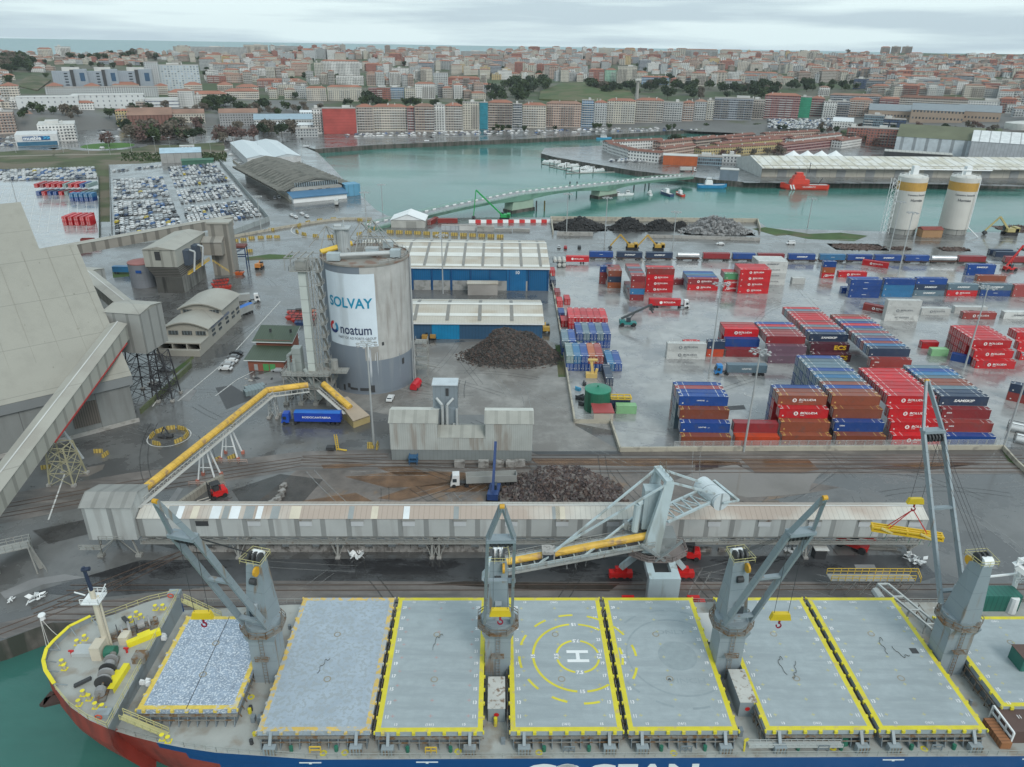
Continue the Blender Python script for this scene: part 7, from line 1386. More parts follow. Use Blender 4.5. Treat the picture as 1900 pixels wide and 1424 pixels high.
for i,(a,b) in enumerate(((853,866),(897,866),(925,866),(948,866),(965,865))): o=obj('concrete_block',BM,None,(*g(a,b),.01),0,(1.7,1.7,2.2)); tag(o,'big concrete block at the foot of the plant building wall','concrete block','big concrete blocks at the plant building')
# lamp masts
def mast(px,py,h,label,head=2.4,r=.32,grp=None):
    x,y=g(px,py); t=T('lamp_mast',label,'lamp mast',(x,y,0),rnd.uniform(0,1),grp); mb=MB(); mb.tube((0,0,0),(0,0,h),r,r*.55,10); mb.build('pole',STEEL,t); mb=MB()
    n=8
    for i in range(n): a=2*math.pi*i/n; b=2*math.pi*(i+1)/n; mb.bar((0,0,h),(head*math.cos(a),head*math.sin(a),h-.1),.1); mb.bar((head*.7*math.cos(a),head*.7*math.sin(a),h),(head*.7*math.cos(b),head*.7*math.sin(b),h),.12)
    hd=mb.build('head_ring',STEEL,t); mb=MB()
    for i in range(n): a=2*math.pi*i/n; x_,y_=head*math.cos(a),head*math.sin(a); mb.box(x_-.35,x_+.35,y_-.35,y_+.35,h-.35,h-.05)
    mb.build('lamp',mat('lamp_housing',(.35,.36,.36),.4),hd); return t
for a in [(694,828,30,'tall lamp mast rising in front of the silo'),(1380,838,29.5,'tall lamp mast at the yard fence'),(1790,682,29,'tall lamp mast among the red pyramid containers'),(1316,694,31.5,'tall lamp mast behind the blue container truck'),(1861,832,28,'tall lamp mast at the right end of the yard fence'),(1667,508,30,'tall lamp mast right of the left cement silo, nearer'),(1650,467,27,'tall lamp mast right of the left cement silo, farther'),(822,545,26,'lamp mast between the two striped sheds'),
  (682,445,26,'lamp mast beside the striped shed and dock'),(1051,430,22,'lamp mast left in the coal bay'),(1121,460,27,'lamp mast behind the first wagons'),(1247,470,22,'lamp mast between the coal heaps and the train'),(1498,424,18,'lamp mast on the grassy shore'),(36,395,24,'lamp mast in the far left yard'),(485,430,20,'thin lamp mast by the dock road'),(710,392,17,'thin mast at the quay corner')]: mast(*a)
for i in range(13):
    px=(118,165,205,245,290,318,355,392,437,480,520,560,30)[i]; mast(px,284+ (i%3)*2,16,'slender street mast standing along the far road',.9,.16,'street masts along the far road')
# jersey barriers
bj=MB(); bj.hexa([(-1,-.3,0),(1,-.3,0),(1,.3,0),(-1,.3,0)],[(-1,-.1,.95),(1,-.1,.95),(1,.1,.95),(-1,.1,.95)]); BJ=bj.mesh('jersey_barrier',[mat('barrier_yellow',(.42,.3,.07),.6,var=.2,vs=.8,ribs=('x',.7,.3,.35))]); BR=bj.mesh('jersey_barrier',RED); BW=bj.mesh('jersey_barrier',WHITE)
def barr(x,y,rz,lab,grp,m=BJ,s=1.0): o=obj('jersey_barrier',m,None,(x,y,.01),rz,s); tag(o,lab,'barrier',grp)
c=g(312,813)
c=g(314,811)
for i in range(10):
    a=2*math.pi*i/10
    if i in (6,8): continue
    barr(c[0]+4.7*math.cos(a),c[1]+4.7*math.sin(a),a+math.pi/2,'yellow barrier in the small traffic ring by the bulk store','yellow barriers of the small traffic ring',s=1.15)
for i in range(17):
    a=2*math.pi*i/17
    if i%5!=4: barr(RB2[0]+23*math.cos(a),RB2[1]+23*math.sin(a),a+math.pi/2,'yellow barrier round the far traffic ring','yellow barriers of the far traffic ring',s=1.7)
for i,(a,b) in enumerate(((437,449),(452,447),(467,444),(484,443),(500,442),(514,442),(504,428),(463,468),(300,470))): barr(*g(a,b),.1,'yellow barrier standing on the road beyond the elevator house','yellow barriers on the road beyond the elevator house',s=1.6)
for i in range(13): barr(*g(724+i*17,433+ (i*.7)),-.03,'yellow barrier in the row before the dock huts','yellow barriers before the dock huts',s=1.9)
for i in range(15): barr(*g(876+i*10.2,414-(i*.05)),0,'%s barrier on the water front wall'%('red' if i%2 else 'white'),'%s barriers on the water front'%('red' if i%2 else 'white'),BR if i%2 else BW,2.0)
for a,b,r_,l in ((404,855,.9,'yellow barrier below the yellow conveyor'),(428,786,.2,'yellow striped barrier near the small trestle'),(183,840,.1,'black and yellow barrier left of the traffic ring'),(196,846,1.4,'yellow barrier pointing away left of the traffic ring'),(278,940,.4,'yellow barrier beside the end tower'),(262,942,.5,'striped barrier touching the end tower'),(86,870,.3,'yellow barrier behind the gallery trestle'),(430,851,.9,'second yellow barrier below the yellow conveyor')): barr(*g(a,b),r_,l,None,s=1.1)
for a in range(4): barr(*g(688+ (a%2)*12,826+ (a//2)*6),a%2*1.57,'striped barrier at the foot of the silo front mast','striped barriers at the mast foot',s=.9)
# misc small things
x,y=g(627,836); t=T('yellow_stand','yellow upright steel rack on a dark base','rack',(x,y,0)); mb=MB(); [mb.bar((a,0,0),(a-.3,0,4.8),.2) for a in (-.3,.3)]; [mb.bar((-.4,0,.6*i+.5),(.3,0,.6*i+.5),.12) for i in range(7)]; mb.bar((0,0,.4),(2.5,-.5,.3),.5,.2); mb.build('upright',YELLOW,t); mb=MB(); mb.box(-3,-.8,-.8,.8,.4,1.2); mb.build('base',DARK,t)
for i,(a,b,s) in enumerate(((661,1033,1.3),(669,1026,.6),(1479,1028,1.1),(1691,1041,1.4),(1704,1044,1.2),(66,1112,1.2),(20,1116,.6),(1462,1022,.7))):
    r=random.Random(i); mb=MB(); 
    for k in range(16): a_=r.uniform(0,6.28); d=r.uniform(.2,1)*s; p=Vector((d*math.cos(a_),d*math.sin(a_),r.uniform(.05,.5)*s)); q=Vector((r.uniform(-1,1),r.uniform(-1,1),r.uniform(-.4,.4)))*s*.7; w_=Vector((r.uniform(-1,1),r.uniform(-1,1),r.uniform(-.3,.8)))*s*.7; mb.hexa([p,p+q,p+q+w_,p+w_],[p+Vector((0,0,.15)),p+q+Vector((0,0,.2)),p+q+w_+Vector((0,0,.15)),p+w_+Vector((0,0,.1))])
    tag(mb.build('plastic_bag',WHITE,None,False,(*g(a,b),.05)),'crumpled white bulk bag '+['under the gallery, larger of two','under the gallery, smaller of two','left of the dark kiosk','under the chute stand, left','under the chute stand, right','at the left edge of the quay, larger','at the left edge of the quay, smaller','just beside the gallery leg near the kiosk'][i],'bag')
for i,(a,b,w_,d_,h_,m_,l) in enumerate(((1094,762,2,2,.5,CONC,'')),) if 0 else (): pass
r=random.Random(5)
for i in range(26):
    x,y=g(r.uniform(455,560),r.uniform(697,725)); mb=MB(); s=r.uniform(.3,1.1); mb.hexa([(-s,-s*.5,0),(s,-s*.4,0),(s*.8,s*.6,0),(-s*.7,s*.5,0)],[(-s*.7,-s*.3,s*.4),(s*.7,-s*.3,s*.5),(s*.6,s*.4,s*.4),(-s*.5,s*.4,s*.3)]); o=mb.build('rubble_piece',rnd.choice([DARK,CONC]),None,False,(x,y,0),r.uniform(0,3)); tag(o,'dark or grey rubble piece on the ground below the green roofed hut','rubble','rubble pieces below the green roofed hut')
x,y=g(472,730); t=T('old_crates','pair of faded blue grey bins on the ground near the yellow conveyor','bins',(x,y,0),.6); mb=MB(); mb.box(-3,3,-1.2,1.2,0,1.6); mb.build('bin',mat('faded_bin',(.2,.25,.26),.6,ribs=('x',1,.15,.6)),t); mb=MB(); mb.box(-2,4,1.5,3.7,0,1.4); mb.build('bin',MATS['faded_bin'],t)
x,y=g(308,813); t=T('black_grab','black folded clamshell grab inside the small traffic ring','grab',(x,y,0)); mb=MB(); mb.bar((-1.6,0,.3),(0,0,3.4),.25); mb.bar((1.6,0,.3),(0,0,3.4),.25); mb.tube((-2,0,.7),(2,0,.7),.6); mb.bar((-1.8,.8,.4),(0,0,3.2),.2); mb.tube((0,-.8,.6),(0,.8,.6),.7); mb.build('jaws',DARK,t)
x,y=g(35,1065); t=T('access_stand','weathered steel access stand with platform and ladder at the left edge','access stand',(x,y,0),.45); mb=MB(); [mb.bar((a,b,0),(a*.9,b*.8,6.5),.25) for a in (-3.5,3.5) for b in (-1.6,1.6)]; mb.box(-3.4,3.4,-1.4,1.4,6.4,6.6); mb.bar((4,0,0),(3,0,6.5),.8,.15); mb.build('frame',ladm,t); mb=MB(); mb.rail([(-3.4,-1.4,6.6),(3.4,-1.4,6.6),(3.4,1.4,6.6),(-3.4,1.4,6.6)],1.3,.1,1.2); mb.rail([(5.2,-2,0),(3.5,-1.5,6.6)],1.1,.09,1); mb.build('railing',ladm,t)
x,y=g(1609,1097); t=T('gangway_platform','long yellow railed platform beside the ship','platform',(x,y,0),.02); mb=MB(); mb.box(-8.5,8.5,-1,1.2,3.2,3.4); [mb.bar((a,b,0),(a+1.6,b,3.2),.15) for a in range(-8,8,3) for b in (-1,1)]; mb.build('deck',ladm,t); mb=MB(); mb.rail([(-8.5,-1,3.4),(8.5,-1,3.4)],1.3,.1,1.4); mb.rail([(-8.5,1.2,3.4),(10,1.2,3.4),(10,-.5,2.6)],1.3,.1,1.4); mb.build('railing',YELLOW,t)
x,y=g(1518,1033); t=T('kiosk','small dark metal kiosk with pale flat roof under the gallery','kiosk',(x,y,0)); mb=MB(); mb.box(-1.2,1.2,-1,1,0,2.4); mb.build('wall',DARK,t); mb=MB(); mb.box(-1.5,1.5,-1.3,1.3,2.42,2.6); mb.build('roof',flatw,t)
x,y=g(1432,944); t=T('pallet_crate','grey slatted timber crate on the open asphalt','crate',(x,y,0),.1); mb=MB(); [mb.box(-2,2,-1.3+.5*i,-1+.5*i,1.2,1.35) for i in range(6)]; [mb.box(a,a+.2,-1.3,1.4,.0,1.2) for a in (-1.9,-.1,1.7)]; mb.build('slats',mat('old_wood',(.16,.14,.12),.9),t)
for i in range(8):
    x,y=g(rnd.uniform(1070,1095),rnd.uniform(715,760)); mb=MB(); mb.box(-.8,.8,-.6,.6,0,.9); mb.tube((-1,0,.9),(1,.2,1.1),.25); tag(mb.build('scrap_part',rnd.choice([DARK,DARK,mat('scrap_blue',(.05,.25,.4),.5)]),None,False,(x,y,0),rnd.uniform(0,3)),'dark machine part dumped beside the green tank','machine part','machine parts dumped beside the green tank')
# three pressure tanks beside the striped shed
for i in range(3):
    for k in (0,1):
        if (i,k)==(0,0) : continue
        x,y=g(1029+i*8.5,497+k*0); t=T('white_pressure_tank','white round ended tank %s stack beside the shed corner'%['','low in the','in the'][k+0] if 0 else 'white round ended tank, %s %s of the little stack at the shed corner'%(['left','middle','right'][i],['bottom','top'][k]),'tank',(x,y,.1+2.3*k)); mb=MB(); mb.tube((0,0,1.1),(0,4.5,1.1),1.05,n=14); mb.tube((0,-.5,1.1),(0,0,1.1),.6,1.05,n=14); mb.build('shell',mat('tank_offwhite',(.45,.45,.42),.5),t); mb=MB(); mb.box(-1,1,.5,1,0,.25); mb.box(-1,1,3,3.5,0,.25); mb.build('saddle',DARK,t)
x,y=g(1050,490); t=T('red_trailer','red boxed trailer with emblem beside the white tanks','trailer',(x,y,0)); mb=MB(); mb.box(0,11.5,0,2.5,1.1,3.9); b_=mb.build('box',CM['red'],t); mb=MB(); [wheel(mb,a,0,.5,.3) for a in (7.5,8.8)]; mb.build('wheels',BLACKM,t); emblem(TXW,t,3.2,2.6,.6); text('BOLUDA',.9,TXW,'lettering',t,(6.5,-.03,2.6),bold=.02,sx=1.3)
for i in range(5): x,y=g(835+i*33,428 if i<2 else 430); t=T('dock_hut','%s in the row behind the yellow barriers'%['grey mesh cage','pale corrugated hut','low grey cabin','row of scaffold racks','dark loading rack'][i],'hut',(x,y,0)); mb=MB(); w_=10; mb.box(-w_/2,w_/2,0,3,0,2.8 if i<3 else 1.2); mb.build('wall',[MATS['lattice_wall'],flatw,CONC,ladm,ladm][i],t); mb=MB(); mb.box(-w_/2-.1,w_/2+.1,-.1,3.1,(2.8 if i<3 else 1.2)+.02,(2.8 if i<3 else 1.2)+.15); mb.build('roof',flatr,t)
for a,b,l,rz_ in ((800,418,'by the white tent, left',1.3),(812,414,'by the white tent, right',.05)): cont(*g(a,b),0,'brown red',12.2,2.6,'','lying '+l,rz=rz_,mk=0)
for i,(a,b) in enumerate(((1836,473),(1846,477))): cont(*g(a,b),0,Nv,12.2,2.75,'','behind the red stacker at right, %s'%('far' if i==0 else 'near'),mk=0)
for i,(a,b) in enumerate(((1868,800),(1880,822))): 
    x,y=g(a,b); t=T('tank_container','white tank container at the right edge, %s'%('farther' if i==0 else 'nearer'),'tank container',(x,y,0),-.55); mb=MB(); mb.tube((.4,1.2,1.4),(7.6,1.2,1.4),1.15,n=16); mb.build('vessel',WHITE,t); mb=MB(); [mb.bar((p,q,0),(p,q,2.6),.15) for p in (0,8) for q in (0,2.4)]; [mb.bar((0,q,z_),(8,q,z_),.15) for q in (0,2.4) for z_ in (0,2.6)]; mb.build('frame',DARK,t)
# ============================================================ BRIDGE AND BOATS
pA=Vector((*g(963,392,WZ),0)); pB=Vector((*g(1120,366,WZ),0)); bd=(pB-pA).normalized(); bn_=Vector((-bd.y,bd.x,0)); brz=math.atan2(bd.y,bd.x)
def zs(x,y,py):
    lo,hi=-5,60
    for _ in range(40):
        m=(lo+hi)/2
        if pix(x,y,m)[1]>py: lo=m
        else: hi=m
    return lo
BT=T('harbour_bridge','long pale green road bridge with white railings across the harbour','bridge',(pA.x,pA.y,0),brz); Dp=[]
for s,py in ((-118,None),(-60,None),(0,359),((pB-pA).length,342),((pB-pA).length+60,None),((pB-pA).length+105,None)): 
    p=pA+bd*s; Dp.append([s,zs(p.x,p.y,py) if py else None])
Dp[0][1]=1.2; Dp[1][1]=(Dp[2][1]+1.2)*.55; Dp[5][1]=1.5; Dp[4][1]=Dp[3][1]*.7; Dp=[tuple(a) for a in Dp]
gm_=mat('pale_green_girder',(.2,.36,.28),.6,var=.1,c2=(.14,.25,.2),t=.58,s2=.1); mb=MB(); mt=MB(); ml=MB()
for (s0,z0),(s1,z1) in zip(Dp,Dp[1:]):
    n=8
    for i in range(n):
        a,b=s0+(s1-s0)*i/n,s0+(s1-s0)*(i+1)/n; za_,zb_=z0+(z1-z0)*i/n,z0+(z1-z0)*(i+1)/n
        dp=lambda s:2.0+2.4*max(0,1-min(abs(s),abs(s-(pB-pA).length))/28)
        mb.hexa([(a,-5,za_-dp(a)),(b,-5,zb_-dp(b)),(b,5,zb_-dp(b)),(a,5,za_-dp(a))],[(a,-6,za_-.02),(b,-6,zb_-.02),(b,6,zb_-.02),(a,6,za_-.02)])
    mt.poly([(s0,-5.4,z0+.03),(s1,-5.4,z1+.03),(s1,5.4,z1+.03),(s0,5.4,z0+.03)])
    ml.rail([(s0,-6,z0),(s1,-6,z1)],1.1,.18,3,mi=0); ml.rail([(s0,6,z0),(s1,6,z1)],1.1,.18,3); 
    for i in range(int((s1-s0)/6)): u=i*6; ml.box(s0+u,s0+u+2.4,3.4,3.9,z0+(z1-z0)*u/(s1-s0)+.05,z0+(z1-z0)*u/(s1-s0)+.8,1)
mb.build('girder',gm_,BT); mt.build('roadway',road,BT); ml.build('railing',[mat('green_rail',(.25,.4,.33),.6),WHITE],BT)
for q,s in enumerate((0,(pB-pA).length)):
    zz=Dp[2+q][1]; mb=MB(); mb.hexa([(s-10,-4,WZ+1.8),(s+10,-4,WZ+1.8),(s+10,4,WZ+1.8),(s-10,4,WZ+1.8)],[(s-9,-4.5,zz-2.8),(s+9,-4.5,zz-2.8),(s+9,4.5,zz-2.8),(s-9,4.5,zz-2.8)]); pr_=mb.build('pier',mat('pale_green_pier',(.33,.43,.34),.7,var=.08),BT); mb=MB(); mb.box(s-10.6,s+10.6,-4.6,4.6,WZ-2,WZ+2.2); mb.build('pier_foot',quayw,pr_)
def hullgeo(mb,L,B,z0,z1,bow=.25,stern=.1,sheer=.25,mi=(0,1,2),wl=None,n=16):
    rows_=[]
    for i in range(n+1):
        u=i/n; w=B/2*(1-max(0,(u-(1-bow))/bow)**2.2)*(1-.25*max(0,(stern-u)/stern)**2 if stern else 1); w=max(w,.02); zt=z1+sheer*(z1-z0)*max(0,(u-.6)/.4)**2; x=L*u
        rows_.append((x,w,zt))
    k=len(mb.v)
    for x,w,zt in rows_:
        zm=z0+(zt-z0)*.35; f=.82
        for (yy,zz) in ((-w,zt),(-w*.97,zm),(-w*f,z0),(w*f,z0),(w*.97,zm),(w,zt)): mb.v.append((x-(L*.05 if (zz==z0 and x>L*.9) else 0),yy,zz))
    for i in range(n):
        a=k+i*6; b=a+6
        for j,m_ in ((0,mi[0]),(1,mi[1]),(2,mi[1]),(3,mi[1]),(4,mi[0])): mb.f.append((a+j,b+j,b+j+1,a+j+1)); mb.mi.append(m_)
        mb.v+=[]; 
        q=len(mb.v); mb.v+=[(rows_[i][0],-rows_[i][1],rows_[i][2]-.5),(rows_[i+1][0],-rows_[i+1][1],rows_[i+1][2]-.5),(rows_[i+1][0],rows_[i+1][1],rows_[i+1][2]-.5),(rows_[i][0],rows_[i][1],rows_[i][2]-.5)]; mb.f.append((q,q+1,q+2,q+3)); mb.mi.append(mi[2])
    mb.f.append(tuple(range(k,k+6))); mb.mi.append(mi[0])
def boat(name,label,px,py,L,rz,hc,sup,cat='boat',h=2.0,B=None,mastb=True,group=None,flat=None):
    x,y=g(px,py,WZ); t=T(name,label,cat,(x,y,WZ),rz,group); mb=MB(); B=B or L*.27; hullgeo(mb,L,B,-.4,h); mb.build('hull',[hc,hc,flatw],t); mb=MB()
    for (a,b,w,z0,z1) in sup: mb.hexa([(L*a,-B*w/2,z0),(L*b,-B*w/2,z0),(L*b,B*w/2,z0),(L*a,B*w/2,z0)],[(L*(a+.01),-B*w*.45,z1),(L*(b-.02),-B*w*.45,z1),(L*(b-.02),B*w*.45,z1),(L*(a+.01),B*w*.45,z1)])
    sm_=mb.build('superstructure',hc if flat else WHITE,t)
    mb=MB(); a,b,w,z0,z1=sup[-1]; mb.box(L*b-.02,L*b+.06,-B*w*.35,B*w*.35,z0+(z1-z0)*.5,z0+(z1-z0)*.85); mb.box(L*a+.2,L*b-.4,-B*w*.49,-B*w*.47,z0+(z1-z0)*.5,z0+(z1-z0)*.85); mb.build('windows',GLASS,sm_)
    if mastb: mb=MB(); mb.tube((L*.5,0,h),(L*.5,0,h+L*.33),.12); mb.bar((L*.5,0,h+L*.3),(L*.25,0,h+L*.1),.1); mb.bar((L*.2,0,h),(L*.2,0,h+L*.2),.1); mb.build('mast',STEEL,t)
    return t
orn=mat('tug_orange',(.55,.04,.02),.4); tg=boat('tugboat','big orange red salvage tug with white stripes at the far quay',1534,352,39,math.pi+.02,orn,[(.42,.8,.75,4.2,8),(.52,.76,.6,8,11),(.56,.72,.45,11,13.5)],'tugboat',4.2,10,True,None,True)
mb=MB(); [mb.hexa([(28+a,5.03,.6),(29.2+a,5.03,.6),(29.2+a,5.06,.6),(28+a,5.06,.6)],[(26.5+a+3.2,5.03,4.3),(27.7+a+3.2,5.03,4.3),(27.7+a+3.2,5.06,4.3),(26.5+a+3.2,5.06,4.3)]) for a in (0,2.2)]; mb.build('stripe',WHITE,tg); text('SALVAMENTO',1.4,WHITE,'lettering',tg,(17,5.08,2.6),(math.pi/2,0,math.pi),bold=.02,sx=1.2); mb=MB(); mb.tube((17,0,13),(17,0,21),.3); mb.bar((17,-2,16),(17,2,16),.2); mb.bar((8,0,4),(5,0,9),.5); mb.build('radar_mast',DARK,tg)
tb_=mat('trawler_blue',(.02,.22,.42),.5); boat('trawler','bright blue trawler moored at the bridge end quay',1294,349,24,.03,tb_,[(.25,.5,.6,2.8,6),(.28,.46,.5,6,8)],'trawler',2.8)
boat('trawler','dark blue fishing boat among the bridge moorings',1247,366,17,1.9,mat('navy_hull',(.03,.06,.14),.5),[(.4,.65,.6,2,5)],'fishing boat',2.2); boat('pilot_boat','small orange red pilot boat next to the dark blue one',1268,366,14,1.75,orn,[(.35,.65,.6,1.6,4)],'pilot boat',1.6); boat('small_boat','white motor boat left of the dark blue one',1208,364,10,1.6,WHITE,[(.35,.65,.6,1.3,3.2)],'motor boat',1.3)
boat('small_boat','white cabin boat beside the second bridge pier',1136,364,9,.2,WHITE,[(.35,.65,.6,1.3,3.2)],'motor boat',1.3); boat('small_boat','white cabin boat with yellow gear right of the second pier',1153,363,10,.2,WHITE,[(.35,.65,.6,1.3,3.6)],'motor boat',1.3)
boat('trawler','red and white fishing boat at the left end of the far quay',551,281,22,.05,mat('crimson_hull',(.3,.02,.04),.5),[(.3,.6,.6,2.5,5.5)],'fishing boat',2.6); boat('small_boat','small white boat off the far quay',650,275,16,.05,DARK,[(.3,.6,.6,2,4.5)],'fishing boat',1.8); boat('trawler','light blue fishing boat off the far quay, left',715,272,18,.05,mat('sky_hull',(.05,.3,.5),.5),[(.3,.6,.6,2,4.5)],'fishing boat',1.8)
boat('trawler','grey fishing boat by the far quay, left of the basin middle',774,269,20,.05,mat('grey_hull',(.3,.32,.32),.5),[(.4,.7,.6,2,5)],'fishing boat',1.8); boat('trawler','dark grey fishing boat by the far quay, in the basin middle',881,265,19,.05,mat('darkgrey_hull',(.12,.13,.13),.5),[(.4,.7,.6,2,4)],'fishing boat',1.5); boat('small_boat','white fishing boat by the far quay in front of the pink block',1003,262,15,.05,WHITE,[(.3,.6,.6,2,4.5)],'fishing boat',1.8)
boat('trawler','light blue fishing boat off the far quay, right',1038,260,17,.05,MATS['sky_hull'],[(.3,.6,.6,2,4.5)],'fishing boat',1.8); boat('trawler','blue and white fishing boat off the far quay before the marina',1105,258,20,.05,MATS['sky_hull'],[(.3,.7,.6,2,4.5)],'fishing boat',1.8)
mb=MB(); mb.poly([(0,0,0)]); bm_=MB(); hullgeo(bm_,7,2.3,-.2,.9,n=8); bm_.box(2,4.2,-.8,.8,.5,1.7); SB=bm_.mesh('moored_boat',[WHITE,WHITE,flatw])
bm_=MB(); hullgeo(bm_,6,2.1,-.2,.8,n=8,mi=(0,0,1)); bm_.box(1,2.2,-.7,.7,.4,1.2); SB2=bm_.mesh('moored_boat',[WHITE,MATS['grey_hull'],flatw])
for r_,(ax,ay,bx,by,n) in enumerate(((1008,302,1028,303,5),(1030,304,1060,300,9),(1033,310,1075,303,12),(1045,312,1105,306,14),(1055,318,1120,309,14),(1075,322,1140,315,14),(1085,316,1130,312,8),(1145,317,1160,317,3))):
    n=int(n*1.5)
    for i in range(n):
        u=i/max(1,n-1); x,y=g(ax+(bx-ax)*u,ay+(by-ay)*u,WZ); o=obj('moored_boat',SB if rnd.random()<.7 else SB2,None,(x,y,WZ),1.1+rnd.uniform(-.15,.15),rnd.uniform(1.0,1.45)); tag(o,'small white motor boat in pontoon row %s of the marina'%['one','two','three','four','five','six','seven','eight'][r_],'boat','small boats in marina row %s'%['one','two','three','four','five','six','seven','eight'][r_])
for i in range(26): x,y=g(1138+i*3.1,253-.08*i,WZ); o=obj('moored_boat',SB,None,(x,y,WZ),1.3,1.3); tag(o,'small white boat in the inner marina row below the waterfront','boat','small boats in the inner marina row')
for i,(ax,ay,bx,by) in enumerate(((1005,305,1100,318),(1030,300,1135,313),(1050,323,1150,320),(1020,310,1075,322))):
    a=Vector((*g(ax,ay,WZ),0)); b=Vector((*g(bx,by,WZ),0)); t=T('floating_pontoon','narrow grey floating pontoon of the small marina, %s'%['long diagonal','rear','front','short crossing'][i],'pontoon',(a.x,a.y,WZ)); mb=MB(); mb.bar((0,0,.4),(b.x-a.x,b.y-a.y,.4),1.8,.5); mb.build('deck',CONC,t)
    for k in range(5): p=(b-a)*(k/4); mb=MB(); mb.tube((p.x,p.y,-1),(p.x,p.y,4.5),.35,n=8); mb.build('pile',DARK,t)
for i,(a,b) in enumerate(((995,392),(1010,392),(1057,354),(1070,354),(1176,352),(1197,345),(1204,345))): x,y=g(a,b,WZ); tag((lambda m_:(m_.tube((0,0,-1),(0,0,7),.5,n=8),m_)[1])(MB()).build('mooring_pile',DARK if i!=1 else mat('pile_yellow_top',(.1,.08,.02),.7),None,False,(x,y,WZ)),'dark mooring pile standing in the water near the bridge','pile','mooring piles near the bridge')
# ============================================================ BULK CARRIER
OX,OY,TH=.4,77.8,R(1.35)
def sl(px,py,z):
    x,y=g(px,py,z); dx,dy=x-OX,y-OY; return (dx*math.cos(TH)+dy*math.sin(TH),-dx*math.sin(TH)+dy*math.cos(TH))
SHIP=T('bulk_carrier','large grey decked bulk carrier with blue and red hull and yellow edged hatches','ship',(OX,OY,0),TH)
deckm=mat('ship_deck_paint',(.34,.35,.33),.5,var=.12,vs=.25,c2=(.25,.22,.18),t=.6,s2=.35,soft=.1); hullb=mat('hull_blue',(.008,.06,.2),.4,var=.1,vs=.1); hullr=mat('hull_red',(.3,.05,.035),.6,var=.15,vs=.3,c2=(.2,.04,.03),t=.58,s2=.4,streak=True)
sg_=mat('ship_grey',(.25,.29,.31),.45,var=.07,vs=.2,c2=(.2,.21,.21),t=.62,s2=.4,streak=True); sgd=mat('ship_grey_dark',(.17,.2,.22),.5,var=.1); rustm=mat('rusty_grey',(.2,.19,.17),.7,var=.2,c2=(.16,.09,.04),t=.55,s2=1.2); ylw=mat('hatch_yellow',(.6,.52,.03),.5,var=.1,vs=.6,c2=(.5,.4,.12),t=.62,s2=.9)
ZD,ZF=5.0,9.0; YN,YF=-2.2,31.2
fo=[(200,1352),(164,1336),(130,1312),(104,1280),(88,1255),(84,1237),(90,1215),(103,1200),(132,1173),(171,1154),(215,1139),(277,1116),(333,1103)]
FO=[sl(*q,ZF) for q in fo]
NS=[sl(*q,ZD) for q in ((214,1357),(250,1368),(290,1378),(340,1388),(400,1397))]
main=NS+[(-28,YN),(0,YN),(120,YN),(120,YF),(0,YF),(-40,YF-.6),(FO[-1][0],FO[-1][1]+.3)]
mb=MB(); mb.poly([(x,y,ZD) for x,y in main]); mb.build('main_deck',deckm,SHIP)
mb=MB(); mb.poly([(x,y,ZF) for x,y in FO]); 
a,b=FO[0],FO[-1]; mb.build('forecastle_deck',deckm,SHIP); mb=MB(); mb.poly([(a[0],a[1],ZD),(b[0],b[1],ZD),(b[0],b[1],ZF),(a[0],a[1],ZF)]) if 0 else mb.poly([(NS[0][0],NS[0][1]+.05,ZD),(b[0],b[1],ZD),(b[0],b[1],ZF),(a[0],a[1],ZF)]); mb.build('forecastle_bulkhead',sg_,SHIP)
# hull loft: outline at top, pulled in toward the waterline near the bow
out=[(120,YN),(90,YN),(60,YN),(30,YN),(0,YN),(-28,YN)]+NS[::-1]+[(NS[0][0]-.05,NS[0][1])]+FO+[(FO[-1][0]+.05,FO[-1][1]+.3),(-40,YF-.6),(-20,YF),(20,YF),(120,YF)]; IF=12
mb=MB(); zl=[0,1,2,3,4]; mid=(YN+YF)/2; NZ=8; gr_=[]
for i,(x,y) in enumerate(out):
    top=ZF if IF-1<=i<IF+len(FO) else ZD; row=[]
    for k in range(NZ+1):
        u=k/NZ; z=top+(WZ-1-top)*u; f=min(1,max(0,(-38-x)/38)); u=max(0,(ZD-z)/(ZD-WZ+1)); xx=x+f*7*u**1.3; yy=mid+(y-mid)*(1-.4*f*u**1.1); row.append(len(mb.v)); mb.v.append((xx,yy,z))
    gr_.append(row)
for i in range(len(out)-1):
    for k in range(NZ):
        q=(gr_[i][k],gr_[i+1][k],gr_[i+1][k+1],gr_[i][k+1]); c=[sum(mb.v[j][w] for j in q)/4 for w in (0,2)]; bl=c[1]>max(1.2,5.4-(c[0]+56)*.3) and c[0]>-57 and out[i][1]<mid and i<IF-1 or (out[i][1]>mid and c[1]>1.2); mb.f.append(q); mb.mi.append(0 if bl else 1)
mb.build('hull',[hullb,hullr],SHIP)
mb=MB(); pts=[(*FO[i],ZF) for i in range(3,10)]; 
for p,q in zip(pts,pts[1:]): mb.poly([p,q,(q[0],q[1],ZF+1.3),(p[0],p[1],ZF+1.3)]); mb.bar((p[0],p[1],ZF+1.3),(q[0],q[1],ZF+1.3),.55,.12,1)
for p in pts: mb.bar((p[0],p[1],ZF+1.2),(p[0]+1.3 if p[0]<-60 else p[0],p[1]+(.9 if p[1]<15 else -.9),ZF),.12)
mb.build('bow_bulwark',[sg_,mat('bright_yellow',(.7,.6,.02),.45)],SHIP)
yr=mat('cream_yellow_rail',(.5,.46,.22),.5)
mb=MB(); mb.rail([(*p,ZF) for p in FO[:4]],1.1,.07,1.6); mb.rail([(*p,ZF) for p in FO[9:]],1.1,.07,1.6); mb.rail([(a[0],a[1],ZF),(b[0],b[1],ZF)],1.1,.07,1.8); mb.build('forecastle_railing',yr,SHIP)
